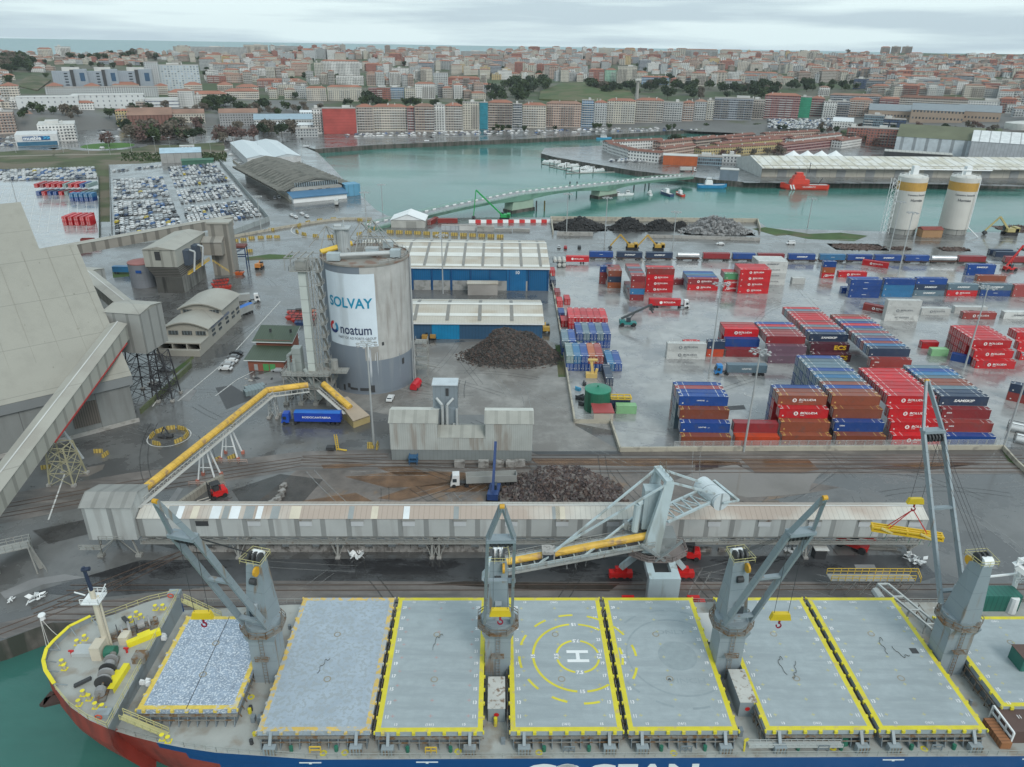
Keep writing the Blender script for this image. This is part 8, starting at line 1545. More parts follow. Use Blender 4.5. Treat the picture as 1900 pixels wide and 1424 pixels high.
mb=MB(); mb.rail([(p[0]+.1,p[1]+.15,ZD) for p in NS]+[(-28,YN+.15,ZD),(110,YN+.15,ZD)],1.0,.06,1.5); mb.rail([(-56,YF-.2,ZD),(110,YF-.2,ZD)],1.0,.06,1.5); mb.build('deck_railing',mat('grey_rail',(.33,.34,.32),.5),SHIP)
text('OCEAN',5.6,WHITE,'hull_lettering',SHIP,(17.2,YN-.04,1.45),bold=.035,sx=1.15); text('G2',5.6,WHITE,'hull_lettering',SHIP,(5.5,YN-.04,1.45),bold=.05,sx=1.2,shear=.2)
for x in (-29,-12 ,57,78): mb=MB(); mb.box(x-1.6,x+1.6,YN-.05,YN-.01,4.3,4.5); mb.box(x-.2,x+.2,YN-.05,YN-.01,4.1,4.3); mb.build('draft_mark',WHITE,SHIP)
# hatches
flaky=mat('flaking_hatch_paint',(.26,.32,.4),.45,var=.25,vs=.9,c2=(.55,.6,.65),t=.56,s2=3.6,soft=.03); flaky2=mat('worn_hatch_paint',(.33,.39,.45),.45,var=.15,vs=.4,c2=(.295,.335,.36),t=.52,s2=1.6,soft=.03,rgh=.62); plain=mat('pale_hatch_paint',(.31,.355,.37),.4,var=.12,vs=.5,c2=(.27,.31,.325),t=.54,s2=.35,soft=.1,sc2=(.25,1.8,1),rgh=.65); owr=mat('worn_orange_border',(.58,.4,.1),.5,c2=(.36,.38,.38),t=.5,s2=1.1,soft=.04); oyl=mat('orange_yellow_border',(.62,.46,.08),.5,var=.2,vs=1,c2=(.45,.47,.48),t=.62,s2=1.2)
nrs=mat('number_white',(.7,.7,.7),.6)
def hatch(i,x0,x1,y0,y1,m,bm,lab,gear=True):
    mb=MB(); b=.75; z=8.0; mb.box(x0,x1,y0,y1,7.1,z-.012,0)
    mb.poly([(x0+b,y0+b,z),(x1-b,y0+b,z),(x1-b,y1-b,z),(x0+b,y1-b,z)],0)
    for q in ((x0,x1,y0,y0+b),(x0,x1,y1-b,y1),(x0,x0+b,y0+b,y1-b),(x1-b,x1,y0+b,y1-b)): mb.poly([(q[0],q[2],z),(q[1],q[2],z),(q[1],q[3],z),(q[0],q[3],z)],1)
    k=int((y1-y0)/2.6)
    for s in range(k+1): yy=y0+(y1-y0)*s/k; mb.box(x0-.22,x0-.002,yy-.2,yy+.2,7.6,z,1); mb.box(x1+.002,x1+.22,yy-.2,yy+.2,7.6,z,1)
    for s in range(7): xx=x0+(x1-x0)*(s+.5)/7; mb.box(xx-.25,xx+.25,y0-.28,y0-.002,7.5,z,1)
    h=mb.build('hatch_cover',[m,bm],SHIP); h['label']=lab
    mb=MB(); mb.box(x0+.4,x1-.4,y0+.5,y1-.5,ZD,7.08); 
    n=int((x1-x0)/1.45)
    for s in range(n+1): xx=x0+.5+(x1-x0-1)*s/n; mb.hexa([(xx-.06,y0-.7,ZD),(xx+.06,y0-.7,ZD),(xx+.06,y0+.5,ZD),(xx-.06,y0+.5,ZD)],[(xx-.06,y0-.1,7),(xx+.06,y0-.1,7),(xx+.06,y0+.5,7),(xx-.06,y0+.5,7)])
    mb.bar((x0,y0-.1,6.8),(x1,y0-.1,6.8),.25,.35,1); mb.bar((x0+.5,y0-.35,6.1),(x1-.5,y0-.35,6.1),.15,.15,1); mb.box(x0+.1,x0+.4,y0,y1,6.4,6.9,1); mb.box(x1-.4,x1-.1,y0,y1,6.4,6.9,1)
    for s in range(14): yy=y0+1+(y1-y0-2)*s/13; mb.bar((x0-.1,yy,ZD+.3),(x0+.4,yy,6.4),.14,.14,1); mb.bar((x1+.1,yy,ZD+.3),(x1-.4,yy,6.4),.14,.14,1)
    co=mb.build('coaming',[sgd,rustm],SHIP)
    if gear:
        for fx in (.12,.88):
            xx=x0+(x1-x0)*fx; mb=MB(); mb.box(xx-.9,xx+.9,y0-1.7,y0-.75,ZD,6.3); [mb.box(xx-.6+.45*q,xx-.42+.45*q,y0-1.78,y0-1.68,ZD+.1,6.2,1) for q in range(4)]; mb.bar((xx,y0-1.1,6.3),(xx,y0+.1,7.8),.45,.3); mb.build('hydraulic_jack_housing',[sg_,rustm],co)
        xx=x0+(x1-x0)*.52; mb=MB(); mb.rail([(xx-.8,y0-1.3,ZD),(xx+.8,y0-1.3,ZD)],1.3,.15,.8); mb.build('step_frame',YELLOW if i in(2,3) else sgd,co)
        for q in (.3,.7): mb=MB(); mb.tube((x0+(x1-x0)*q,y0-.9,ZD),(x0+(x1-x0)*q,y0-.9,ZD+.9),.3); mb.build('vent_head',mat('valve_green',(.02,.14,.09),.5),co)
    if i>2:
        for xx,sd in ((x0+1.35,1),(x1-1.35,-1)):
            o=text('\n\n\n'.join(['29','27','25','23','21','19','17','15','13','11']),.72,nrs,'row_numbers',h,((x0+1.35) if sd>0 else (x1-1.35),(y0+y1)/2,z+.012),(0,0,0),bold=.03); o.scale=(1,1.22,1)
        for yy in (y0+1.25,y1-1.25):
            for fx,tx in ((.18,'13'),(.5,'(161)'),(.82,'15')): text(tx,.6,nrs,'bay_number',h,(x0+(x1-x0)*fx,yy,z+.012),(0,0,0),bold=.02)
    mb=MB(); ymk=mat('faint_yellow_mark',(.45,.43,.22),.6) if i>3 else mat('faint_red_mark',(.4,.28,.27),.6)
    if i>2:
        for fx in (.14,.5,.86):
            for s in range(9): yy=y0+2.8+(y1-y0-5.6)*s/8; xx=x0+(x1-x0)*fx; mb.box(xx-.28,xx+.28,yy-.07,yy+.07,z+.004,z+.012); mb.box(xx-.05,xx+.05,yy-.3,yy+.3,z+.004,z+.0125)
        mb.build('lashing_marks',ymk,h)
    for (fx,fy) in ((.5,.34),(.48,.68)): mb=MB(); mb.disc((x0+(x1-x0)*fx,y0+(y1-y0)*fy,z+.006),.62,20); mb.disc((x0+(x1-x0)*fx,y0+(y1-y0)*fy,z+.012),.4,20,1); mb.build('ventilator_lid',[mat('lid_ring',(.27,.25,.2),.6),m],h)
    return h
H={}
for i,x0,x1,y0,y1,m,bm,lab in ((1,-56.2,-41.2,4.2,24.2,flaky,oyl,'foremost narrow hatch cover with white flaking paint'),(2,-37.0,-20.5,.2,29,flaky2,owr,'hatch cover with worn orange border'),(3,-19.7,-3.9,0,29,plain,ylw,'hatch cover with red marks'),(4,.2,16.8,0,29,plain,ylw,'hatch cover painted with H landing circle'),(5,17.7,34,0,29,plain,ylw,'hatch cover with grey winch circle'),(6,38.2,54.4,0,29,plain,ylw,'hatch cover with grey rope loops'),(7,55.3,71.4,0,29,plain,ylw,'hatch cover with dark square plate'),(8,76.4,97,4.2,24,plain,ylw,'aft hatch cover at the right edge')): H[i]=hatch(i,x0,x1,y0,y1,m,bm,lab,i not in(1,8))
mb=MB(); mb.box(-48.85,-48.75,4.3,24.1,8.001,8.03); mb.build('joint',DARK,H[1])
# helicopter marks
hc=sl(1072,1218,8); z=8.016; ym=mat('landing_yellow',(.62,.55,.04),.5)
def ringclip(par,c,r,w,x0,x1,y0,y1,m,dash=0,gaps=(),zz=z):
    mb=MB(); n=120
    for i in range(n):
        a0,a1=2*math.pi*i/n,2*math.pi*(i+1)/n; am=math.degrees((a0+a1)/2)
        if dash and (i//5)%2: continue
        if any(abs((am-q+180)%360-180)<gp for q,gp in gaps): continue
        p=[(c[0]+rr*math.cos(a),c[1]+rr*math.sin(a)) for rr,a in ((r-w/2,a0),(r+w/2,a0),(r+w/2,a1),(r-w/2,a1))]
        if all(x0<q[0]<x1 and y0<q[1]<y1 for q in p): mb.poly([(q[0],q[1],zz) for q in p])
    return mb.build('landing_circle',m,par)
gp=((0,9),(90,9),(180,9),(270,9))
for hh,x0,x1 in ((H[4],.95,16.05),(H[5],18.45,33.2)): 
    ringclip(hh,hc,7.4,.42,x0,x1,.7,28.3,ym,gaps=((90,5),(180,4),(270,5),(0,4))); ringclip(hh,hc,9.7,.42,x0-.6,x1+.5,.2,28.8,ym,dash=1)
ringclip(H[4],hc,3.5,.38,.9,16.1,.5,28,ym,gaps=((90,13),(180,13),(270,13),(0,11)))
for tx,dx,dy,rt in (('7.5',0,3.5,math.pi),('7.5',0,-3.5,0),('7.5',-3.5,0,math.pi/2),('7.5',3.5,0,-math.pi/2),('15',0,7.4,math.pi),('15',0,-7.4,0),('15',-7.4,0,math.pi/2)): text(tx,.95,nrs,'circle_number',H[4],(hc[0]+dx,hc[1]+dy,z),(0,0,rt),bold=.04)
text('15',.95,nrs,'circle_number',H[5],(hc[0]+7.6 if hc[0]+7.6>18.6 else 19,hc[1],z),(0,0,-math.pi/2),bold=.04)
mb=MB(); c=hc; mb.box(c[0]-1.8,c[0]+1.8,c[1]+.7,c[1]+1.3,z,z+.01); mb.box(c[0]-1.8,c[0]+1.8,c[1]-1.3,c[1]-.7,z,z+.01); mb.box(c[0]-.3,c[0]+.3,c[1]-.7,c[1]+.7,z,z+.01); mb.build('letter_h',WHITE,H[4])
wc=sl(1257,1217,8); gm2=mat('ghost_grey',(.255,.3,.315),.5,var=.1,vs=1); mb=MB(); mb.disc((wc[0],wc[1],z-.006),3.2,40); mb.build('winch_disc',gm2,H[5]); ringclip(H[5],wc,8.4,.3,18.4,33.2,.7,28.3,gm2,zz=z-.008); ringclip(H[5],wc,10.8,.4,18.4,33.2,.7,28.3,gm2,dash=1,zz=z-.008); text('ONLY',1.5,gm2,'ghost_lettering',H[5],(wc[0],wc[1]+5.4,z-.004),(0,0,0),bold=.0,sx=1.3); text('WINCH',1.5,gm2,'ghost_lettering',H[5],(wc[0],wc[1]-5.4,z-.004),(0,0,0),bold=.0,sx=1.3)
mb=MB(); c=sl(1696,1208,8); mb.box(c[0]-.6,c[0]+.6,c[1]-.6,c[1]+.6,8.005,8.03); mb.build('dark_plate',DARK,H[7])
r=random.Random(8)
for i,(a,b,l) in enumerate(((822,1180,'black rope loop lying on the hatch cover with red marks'),(588,1250,'thin rope loop on the worn orange edged hatch'),(1452,1225,'long dark rope loop on the hatch beside the third crane'),(1470,1258,'nearer rope loop on the hatch beside the third crane'),(1638,1190,'tangled rope loops on the hatch with the square plate'),(1655,1200,'small rope coil beside the dark square plate'))):
    x,y=g(a,b,8); mb=MB(); p=Vector((0,0,.1)); an=r.uniform(0,6); 
    an+=.3
    for k in range(22): an+=r.uniform(.15,.75)*(1 if k%9<6 else -1.6); q=p+Vector((math.cos(an)*.22+.02,math.sin(an)*.4-.03,0)); mb.bar(p,q,.07,.07); p=q
    tag(mb.build('rope_loop',mat('rope_dark',(.07,.065,.05),.8),None,False,(x,y,8.0)),l,'rope').scale=(.55,.75,1)
# bow equipment
def part(n,mb,m,p=None): return mb.build(n,m,p or SHIP)
for k,(px,py,rr) in enumerate(((722,0,0),)) if 0 else (): pass
def winch(px,py,rz,L=9,label=None):
    x,y=sl(px,py,ZF); mb=MB(); c,s=math.cos(rz),math.sin(rz); f=lambda a,b,z_:(x+a*c-b*s,y+a*s+b*c,ZF+z_)
    mb.bar(f(-L/2,0,.25),f(L/2,0,.25),1.6,.4); mb.tube(f(-L/2,0,1.2),f(L/2,0,1.2),.18)
    w=part('mooring_winch',mb,rustm)
    for a,rr,l_ in ((-L*.38,.75,1.0),(-L*.12,1.0,.3),(0,1.2,.35),(L*.2,.8,1.1),(L*.34,1.05,.25),(L*.45,.5,.6)): mb=MB(); mb.tube(f(a-l_/2,0,1.2),f(a+l_/2,0,1.2),rr,n=14); part('drum',mb,mat('drum_grey',(.25,.25,.25),.6,var=.2) if rr>.6 else rustm,w)
    for a in (-L*.2,L*.1): mb=MB(); mb.tube(f(a,0,1.2),f(a+.12,0,1.2),1.3,n=16); part('gear_wheel',mb,DARK,w)
    mb=MB(); mb.bar(f(0,2.2,.9),f(-L*.05,4.6,.2),.6,.4); part('chain_guide',mb,DARK,w)
winch(242,1176,R(32)); winch(200,1262,R(102))
for px,py,rz in ((268,1188,R(36)),(222,1263,R(88))):
    x,y=sl(px,py,ZF); c,s=math.cos(rz),math.sin(rz); mb=MB(); f=lambda a,b:(x+a*c-b*s,y+a*s+b*c,ZF+1.0); mb.poly([f(-2.6,-.45),f(2.6,-.45),f(2.6,.45),f(-2.6,.45)]); mb.poly([(*f(-.8,.45)[:2],ZF+1.0),(*f(1.2,.45)[:2],ZF+1.0),(*f(1.2,1)[:2],ZF+1.0),(*f(-.8,1)[:2],ZF+1.0)]); mb.poly([(*f(-2.6,-.45)[:2],ZF),(*f(2.6,-.45)[:2],ZF),f(2.6,-.45),f(-2.6,-.45)]); part('winch_platform',mb,mat('bright_yellow'))
for k,(px,py) in enumerate(((116,1233),(120,1242),(155,1290),(166,1298),(147,1308),(178,1313),(191,1316),(158,1187),(144,1196),(243,1153),(254,1143),(262,1148),(289,1131),(303,1130),(480,1139),(493,1137),(302,1372),(313,1376))):
    zz=ZF if px<330 else ZD; x,y=sl(px,py,zz); mb=MB(); mb.box(x-.45,x+.45,y-.4,y+.4,zz,zz+.08,1); mb.tube((x,y,zz),(x,y,zz+.9),.3,.33,10); mb.tube((x,y,zz+.9),(x,y,zz+.94),.34,.34,10,1); part('bollard',mb,[mat('cream_bollard',(.42,.4,.3),.5),mat('bright_yellow')])
x,y=sl(200,1203,ZF); mb=MB(); mb.tube((x,y,ZF),(x,y,ZF+12),.55,.4,10); mb.bar((x+.8,y,ZF),(x+.8,y,ZF+11),.3,.1); fm_=part('foremast',mb,mat('mast_cream',(.55,.5,.4),.5)); mb=MB(); mb.box(x-1.4,x+1.4,y-1.4,y+1.4,ZF+10.2,ZF+10.4); mb.rail([(x-1.4,y-1.4,ZF+10.4),(x+1.4,y-1.4,ZF+10.4),(x+1.4,y+1.4,ZF+10.4),(x-1.4,y+1.4,ZF+10.4)],.9,.08,1); mb.bar((x+1.2,y,ZF+11),(x+2.4,y,ZF+13.2),.15); mb.bar((x-1.2,y,ZF+11),(x-2.8,y,ZF+11.6),.15); part('crow_platform',mb,WHITE,fm_); mb=MB(); mb.tube((x,y,ZF+12),(x-.3,y,ZF+16.5),.3,.25,8); mb.tube((x-.6,y,ZF+16),(x+.6,y,ZF+16.2),.35); part('mast_top',mb,mat('navy_top',(.02,.03,.06),.5),fm_)
mb=MB(); mb.box(x-1.2,x+.4,y-2.8,y-.4,ZF,ZF+2.6); part('mast_house',mb,mat('mast_cream')); mb=MB(); mb.tube((x+.6,y-1.6,ZF+.8),(x+2.2,y-1.6,ZF+.8),1,n=12); part('winch_motor',mb,mat('valve_green')); mb=MB(); mb.box(x+1.6,x+3,y+.6,y+2.4,ZF,ZF+1.6); part('locker',mb,mat('mast_cream'))
x,y=sl(160,1211,ZF); mb=MB(); mb.box(x-1.8,x+1.8,y-1,y+1.2,ZF,ZF+.7); part('deck_hatch',mb,mat('pale_hatch',(.4,.43,.43),.5)); x,y=sl(262,1225,ZF); mb=MB(); mb.box(x-1,x+.9,y-.9,y+1,ZF,ZF+1.2); part('deck_locker',mb,rustm)
for px,py in ((134,1216),(236,1211),(298,1200)): x,y=sl(px,py,ZF if px<290 else ZD); zz=ZF if px<290 else ZD; mb=MB(); mb.tube((x,y,zz),(x,y,zz+1),.18); mb.bar((x-.4,y,zz+.9),(x+.4,y,zz+.9),.25); part('hydrant',mb,RED)
for (px,py,dx) in ((226,1330,1),(340,1115,1)): x,y=sl(px,py,ZF); mb=MB(); mb.bar((x,y,ZF),(x+6,y,ZD+.1),1.0,.1); mb.rail([(x,y-.6,ZF),(x+6,y-.6,ZD)],1,.08,1.2); mb.rail([(x,y+.6,ZF),(x+6,y+.6,ZD)],1,.08,1.2); part('stairs',mb,yr)
for i,q in enumerate(((200,1330),(330,1106))): x,y=sl(*q,ZF); mb=MB(); mb.box(x-1.6,x+.5,y-.5,y+.8,ZF,ZF+.9); part('lifebuoy_box',mb,mat('ship_grey')); mb=MB(); [mb.bar((x-1+.5*math.cos(a_*.8),y-.55,ZF+.5+.4*math.sin(a_*.8)),(x-1+.5*math.cos(a_*.8+.8),y-.55,ZF+.5+.4*math.sin(a_*.8+.8)),.14) for a_ in range(8)]; part('lifebuoy',mb,mat('lifebuoy_red',(.6,.08,.03),.5))
x,y=sl(110,1305,5); mb=MB(); mb.bar((x-1.5,y-1,6.2),(x+2,y+.3,6.2),1.6,.5); mb.bar((x-1.5,y-1.6,6.2),(x-1.2,y+1,6.2),.8,.5); part('anchor',mb,mat('anchor_rust',(.05,.03,.025),.8))
# deck cranes
cgr=mat('crane_grey',(.23,.275,.3),.42,var=.06,vs=.2,c2=(.2,.165,.13),t=.64,s2=.9,soft=.05,streak=True,ribs=('z',3.2,.02,.65)); cgp=mat('crane_pale_grey',(.36,.4,.42),.45,var=.06)
def crane(x,y,az,el,L,near,lab,hookz):
    mb=MB(); w=2.05; mb.hexa([(x-w,y-w,ZD),(x+w,y-w,ZD),(x+w,y+w,ZD),(x-w,y+w,ZD)],[(x-w,y-w,13.6),(x+w,y-w,13.6),(x+w,y+w,13.6),(x-w,y+w,13.6)]); mb.hexa([(x-w,y-w,13.6),(x+w,y-w,13.6),(x+w,y+w,13.6),(x-w,y+w,13.6)],[(x-w-.5,y-w-.5,15.2),(x+w+.5,y-w-.5,15.2),(x+w+.5,y+w+.5,15.2),(x-w-.5,y+w+.5,15.2)])
    C_=mb.build('deck_crane',[cgr],SHIP); C_['label']=lab
    mb=MB(); n=8; P=[(x+3.5*math.cos(2*math.pi*(i+.5)/n),y+3.5*math.sin(2*math.pi*(i+.5)/n)) for i in range(n)]; mb.prism(P,15.2,15.45); mb.rail([(*p,15.45) for p in P+P[:1]],1.1,.09,1.3); mb.build('slewing_platform',rustm,C_)
    mb=MB(); [mb.bar((x+o_,y-w-.25,ZD),(x+o_,y-w-.25,15.2),.07) for o_ in (-.3,.3)]; [mb.bar((x-.3,y-w-.25,ZD+.6*q),(x+.3,y-w-.25,ZD+.6*q),.05) for q in range(1,17)]; mb.box(x-1,x+1,y-w-1,y-w-.02,10.4,10.5); mb.rail([(x-1,y-w-1,10.5),(x+1,y-w-1,10.5)],1,.07,.7); mb.build('ladder',rustm,C_)
    mb=MB(); mb.tube((x,y,15.2),(x,y,16.6),2.7,2.7,16); mb.build('slewing_ring',cgr,C_)
    ca,sa=math.sin(az),math.cos(az); f=lambda a,b,z_:(x+a*ca+b*sa,y+a*sa-b*ca,z_)  # a: along jib direction, b: sideways
    mb=MB(); mb.hexa([f(-2.5,-1.7,16.6),f(1.6,-1.85,16.6),f(1.6,1.85,16.6),f(-2.5,1.7,16.6)],[f(-2.1,-.8,28),f(.1,-1.35,27),f(.1,1.35,27),f(-2.1,.8,28)]); mb.build('tower',cgr,C_)
    mb=MB(); mb.box(*sorted((f(1.7,0,0)[0]-.5,f(1.7,0,0)[0]+.5)),*sorted((f(1.7,0,0)[1]-.3,f(1.7,0,0)[1]+.6)),17.4,20.5); mb.build('operator_cab',[cgp],C_); mb=MB(); q=f(2.1,0,0); mb.box(q[0]-.4,q[0]+.4,q[1]-.25,q[1]+.1,18.6,20.2); mb.build('cab_window',GLASS,C_)
    mb=MB(); 
    for b in (-.8,0,.8): mb.tube(f(-.6,b-.15,28.1),f(-.6,b+.15,28.1),.9,n=14)
    mb.tube(f(.6,-.4,24.4),f(.6,.6,24.4),.55,n=12); mb.build('sheaves',DARK,C_)
    mb=MB(); mb.tube(f(.75,-.95,26.6),f(.75,-.6,26.6),.8,n=14); mb.build('yellow_sheave',mat('sheave_orange',(.55,.3,.02),.5),C_); mb=MB(); mb.tube(f(-1.4,-.7,27.9),f(-1.4,.9,27.9),.85,n=12); mb.build('winch_cover',WHITE,C_)
    mb=MB(); Q=[f(-2.4,-1.5,27.6),f(.9,-1.8,27.6),f(.9,1.8,27.6),f(-2.4,1.5,27.6)]; mb.rail(Q+Q[:1],1.0,.06,1.2); mb.build('top_railing',yr,C_)
    ce,se=math.cos(el),math.sin(el); zp=17.0; J=lambda s,b,h=0:f(1.9+s*ce-h*se,b,zp+s*se+h*ce)
    mb=MB(); tp=.77*L
    for sd in (-1,1): mb.bar(J(0,2.15*sd),J(tp,1.75*sd),.42,.95); mb.bar(J(tp,1.75*sd),J(L,.12*sd),.36,.7)
    for s,wd in ((2.0,2.1),(.42*L,1.95)): mb.bar(J(s,-wd-.3),J(s,wd+.3),.75,.35)
    mb.bar(J(tp,-1.9),J(tp,1.9),1.5,.5); mb.build('jib',cgr,C_)
    mb=MB(); [mb.tube(J(tp-1.2,b-.12,.2),J(tp-1.2,b+.12,.2),.7,n=12) for b in (-1.2,-.6,0,.6,1.2)]; mb.bar(J(tp-1.2,-1.7),J(tp-1.2,1.7),.5,.5); mb.build('head_sheaves',DARK,C_); mb=MB(); mb.tube(J(L,-.3),J(L,.3),.32,n=12); mb.build('tip_light',mat('sheave_orange'),C_)
    mb=MB(); 
    for b in (-.9,-.3,.3,.9): mb.bar(f(-.6,b,28.6),J(tp-1,b*1.2,.6),.05)
    mb.build('luffing_cable',DARK,C_)
    hx,hy,hz_=J(tp-1.2,0); mb=MB(); mb.bar((hx-1.0,hy,hz_),(hx-1.0,hy,hookz+1.4),.05); mb.bar((hx+1.0,hy,hz_),(hx+1.0,hy,hookz+1.4),.05); mb.build('hoist_cable',DARK,C_)
    mb=MB(); mb.hexa([(hx-1.5,hy-.35,hookz+.3),(hx+1.5,hy-.35,hookz+.3),(hx+1.5,hy+.35,hookz+.3),(hx-1.5,hy+.35,hookz+.3)],[(hx-1.2,hy-.35,hookz+1.4),(hx+1.2,hy-.35,hookz+1.4),(hx+1.2,hy+.35,hookz+1.4),(hx-1.2,hy+.35,hookz+1.4)]); mb.build('hook_block',mat('hook_yellow',(.62,.45,.02),.4),C_)
    mb=MB(); mb.tube((hx,hy,hookz+.3),(hx,hy,hookz-.5),.16); [mb.bar((hx+.35*math.cos(t_),hy,hookz-.9+.4*math.sin(t_)),(hx+.35*math.cos(t_+.7),hy,hookz-.9+.4*math.sin(t_+.7)),.16) for t_ in (-3.5,-2.8,-2.1,-1.4,-.7,0,.7)]; mb.build('hook',mat('hook_crimson',(.25,.01,.03),.4),C_)
    return C_,(hx,hy)
def zhook(xy,py):
    X=OX+xy[0]*math.cos(TH)-xy[1]*math.sin(TH); Y=OY+xy[0]*math.sin(TH)+xy[1]*math.cos(TH); lo,hi=0,60
    for _ in range(40):
        m=(lo+hi)/2
        if pix(X,Y,m)[1]>py: lo=m
        else: hi=m
    return lo
def head(x,y,az,el,L): s=.77*L-1.2+0; return (x+(1.9+s*math.cos(el))*math.sin(az),y+(1.9+s*math.cos(el))*math.cos(az))
for (x,az,el,L,hy,lab) in ((-39.1,R(-164),R(66),35,1150,'first deck crane from the bow with its jib raised'),(-1.7,R(179),R(65),35,1145,'second deck crane seen straight on'),(36.1,R(170),R(67),35,1152,'third deck crane with its jib leaning right'),(73.9,R(-6),R(58.5),37,937,'aft deck crane turned towards the quay, lifting a yellow frame')):
    y=14.8 if x>-30 else 14.2
    if x>70: y=15.5
    # crane() takes sin/cos of azimuth from +Y
    hz2=zhook(head(x,y,az,el,L),hy); C4,hxy=crane(x,y,az,el,L,True,lab,hz2)
hx,hy=hxy; X=OX+hx*math.cos(TH)-hy*math.sin(TH); Y=OY+hx*math.sin(TH)+hy*math.cos(TH); t=T('yellow_spreader','long yellow tubular lifting frame hanging from the aft crane by red slings','lifting frame',(X,Y,hz2-6.2),R(-14)); mb=MB(); [mb.bar((-6,b,z_),(6,b,z_),.28) for b in (-.7,0,.7) for z_ in (0,.7)]; [mb.bar((a,-.8,.35),(a,.8,.35),.3,.9) for a in (-5.8,-3,0,3,5.8)]; mb.build('frame',mat('cargo_yellow',(.65,.42,.02),.4),t); mb=MB(); [mb.bar((a,-.9,.9),(a+2,-.9,.2),.3) for a in (-4.5,2)]; mb.build('loop',mat('cargo_pale_yellow',(.6,.5,.2),.4),t); mb=MB(); [mb.bar((0,0,5.2),(a,b,.8),.12) for a in (-3.2,3.2) for b in (-.5,.5)]; mb.build('sling',RED,t); mb=MB(); [mb.bar((a,0,0),(a-.3,0,-2),.07) for a in (-5.5,-3,-1,1,2.8,4.4,5.6)]; mb.build('hanging_rope',mat('rope_green',(.1,.2,.15),.7),t)
# deck houses and gear between hatches
def dbox(px,py,w,d,h,m,n='deck_house',mark=True):
    x,y=sl(px,py,ZD); mb=MB(); mb.box(x-w/2,x+w/2,y,y+d,ZD,ZD+h); b=part(n,mb,sg_); mb=MB(); mb.box(x-w/2-.05,x+w/2+.05,y-.05,y+d+.05,ZD+h+.01,ZD+h+.1); part('roof',mb,m,b)
    if mark: mb=MB(); c_=(x,y-.03,ZD+h*.55); mb.poly([(c_[0]+.42*math.cos(k*math.pi/4+.39),c_[1],c_[2]+.42*math.sin(k*math.pi/4+.39)) for k in range(8)]); part('fire_mark',mb,RED,b)
    return b
wr=mat('rusty_white_roof',(.45,.45,.42),.6,c2=(.2,.14,.1),t=.6,s2=1.3)
dbox(921,1340,2.6,6.2,2.8,wr); dbox(1384,1330,2.6,6.6,3.0,wr); dbox(1322,1213,2.8,7,2.6,flatw,mark=False); dbox(318,1260,.1,.1,.1,wr,'box',False) if 0 else None
mb=MB(); x,y=sl(258,1290,ZD); 
for q in ((268,1270),(297,1185)): x,y=sl(*q,7); mb=MB(); r=random.Random(3); [mb.hexa([(x+a,y+b,6.8),(x+a+.8,y+b,6.8),(x+a+.8,y+b+.6,6.8),(x+a,y+b+.6,6.8)],[(x+a,y+b,7.4),(x+a+.6,y+b+.1,7.6),(x+a+.7,y+b+.5,7.4),(x+a,y+b+.6,7.5)]) for a,b in ((-.8,0),(0,.3),(.3,-.3))]; part('covered_vent',mb,WHITE)
r=random.Random(21)
for i in range(26): # pipework and small fittings in the gaps
    xg=r.choice([(-40.6,-37.6),(-3.4,-.1),(34.3,37.8),(71.8,76)]); x=r.uniform(*xg); y=r.choice([r.uniform(.5,8),r.uniform(19,29)]); mb=MB(); h=r.uniform(.4,1.6); mb.box(x-.3,x+.3,y-.4,y+.4,ZD,ZD+h) if i%2 else mb.tube((x,y,ZD),(x,y,ZD+h),.3); part('deck_fitting',mb,r.choice([rustm,sgd,sgd,ylw,DARK]))
for x in (-4.2,-.2,34.3,37.9,71.7,76,-20.1,17.2,54.9): mb=MB(); mb.bar((x,.5,ZD+.7),(x,28.5,ZD+.7),.16); [mb.bar((x,1+i*3,ZD),(x,1+i*3,ZD+2.2),.14) for i in range(10)]; mb.bar((x,.5,ZD+2.2),(x,28.5,ZD+2.2),.1); part('side_pipe',mb,rustm)
for px,py in ((600,1398),(850,1395),(1000,1397),(1545,1388),(1715,1390),(466,1294),(640,1397),(1250,1398)): x,y=sl(px,py,ZD); mb=MB(); mb.disc((x,y,ZD+.02),.55,16); mb.disc((x,y,ZD+.05),.25,12,1); part('deck_mark',mb,[ylw,deckm])
x,y=sl(1388,1396,ZD); mb=MB(); mb.bar((x,y+.4,ZD+1),(x+14,y+.4,ZD+1),.9,.25); mb.rail([(x,y,ZD+.8),(x+14,y,ZD+.8)],.8,.08,.9); mb.rail([(x,y+.8,ZD+.8),(x+14,y+.8,ZD+.8)],.8,.08,.9); part('accommodation_ladder',mb,mat('ladder_grey',(.4,.42,.41),.5)); mb=MB(); x,y=sl(1564,1378,ZD); mb.tube((x,y,ZD),(x,y,ZD+1.1),.8,.6,9); part('tarpaulin_bundle',mb,mat('valve_green'))
x,y=sl(1380,1395,ZD); mb=MB(); mb.bar((x,y,ZD),(x,y+.3,ZD+2),.25); mb.bar((x,y+.3,ZD+2),(x+.8,y+1,ZD+1.4),.3); part('davit',mb,ylw)
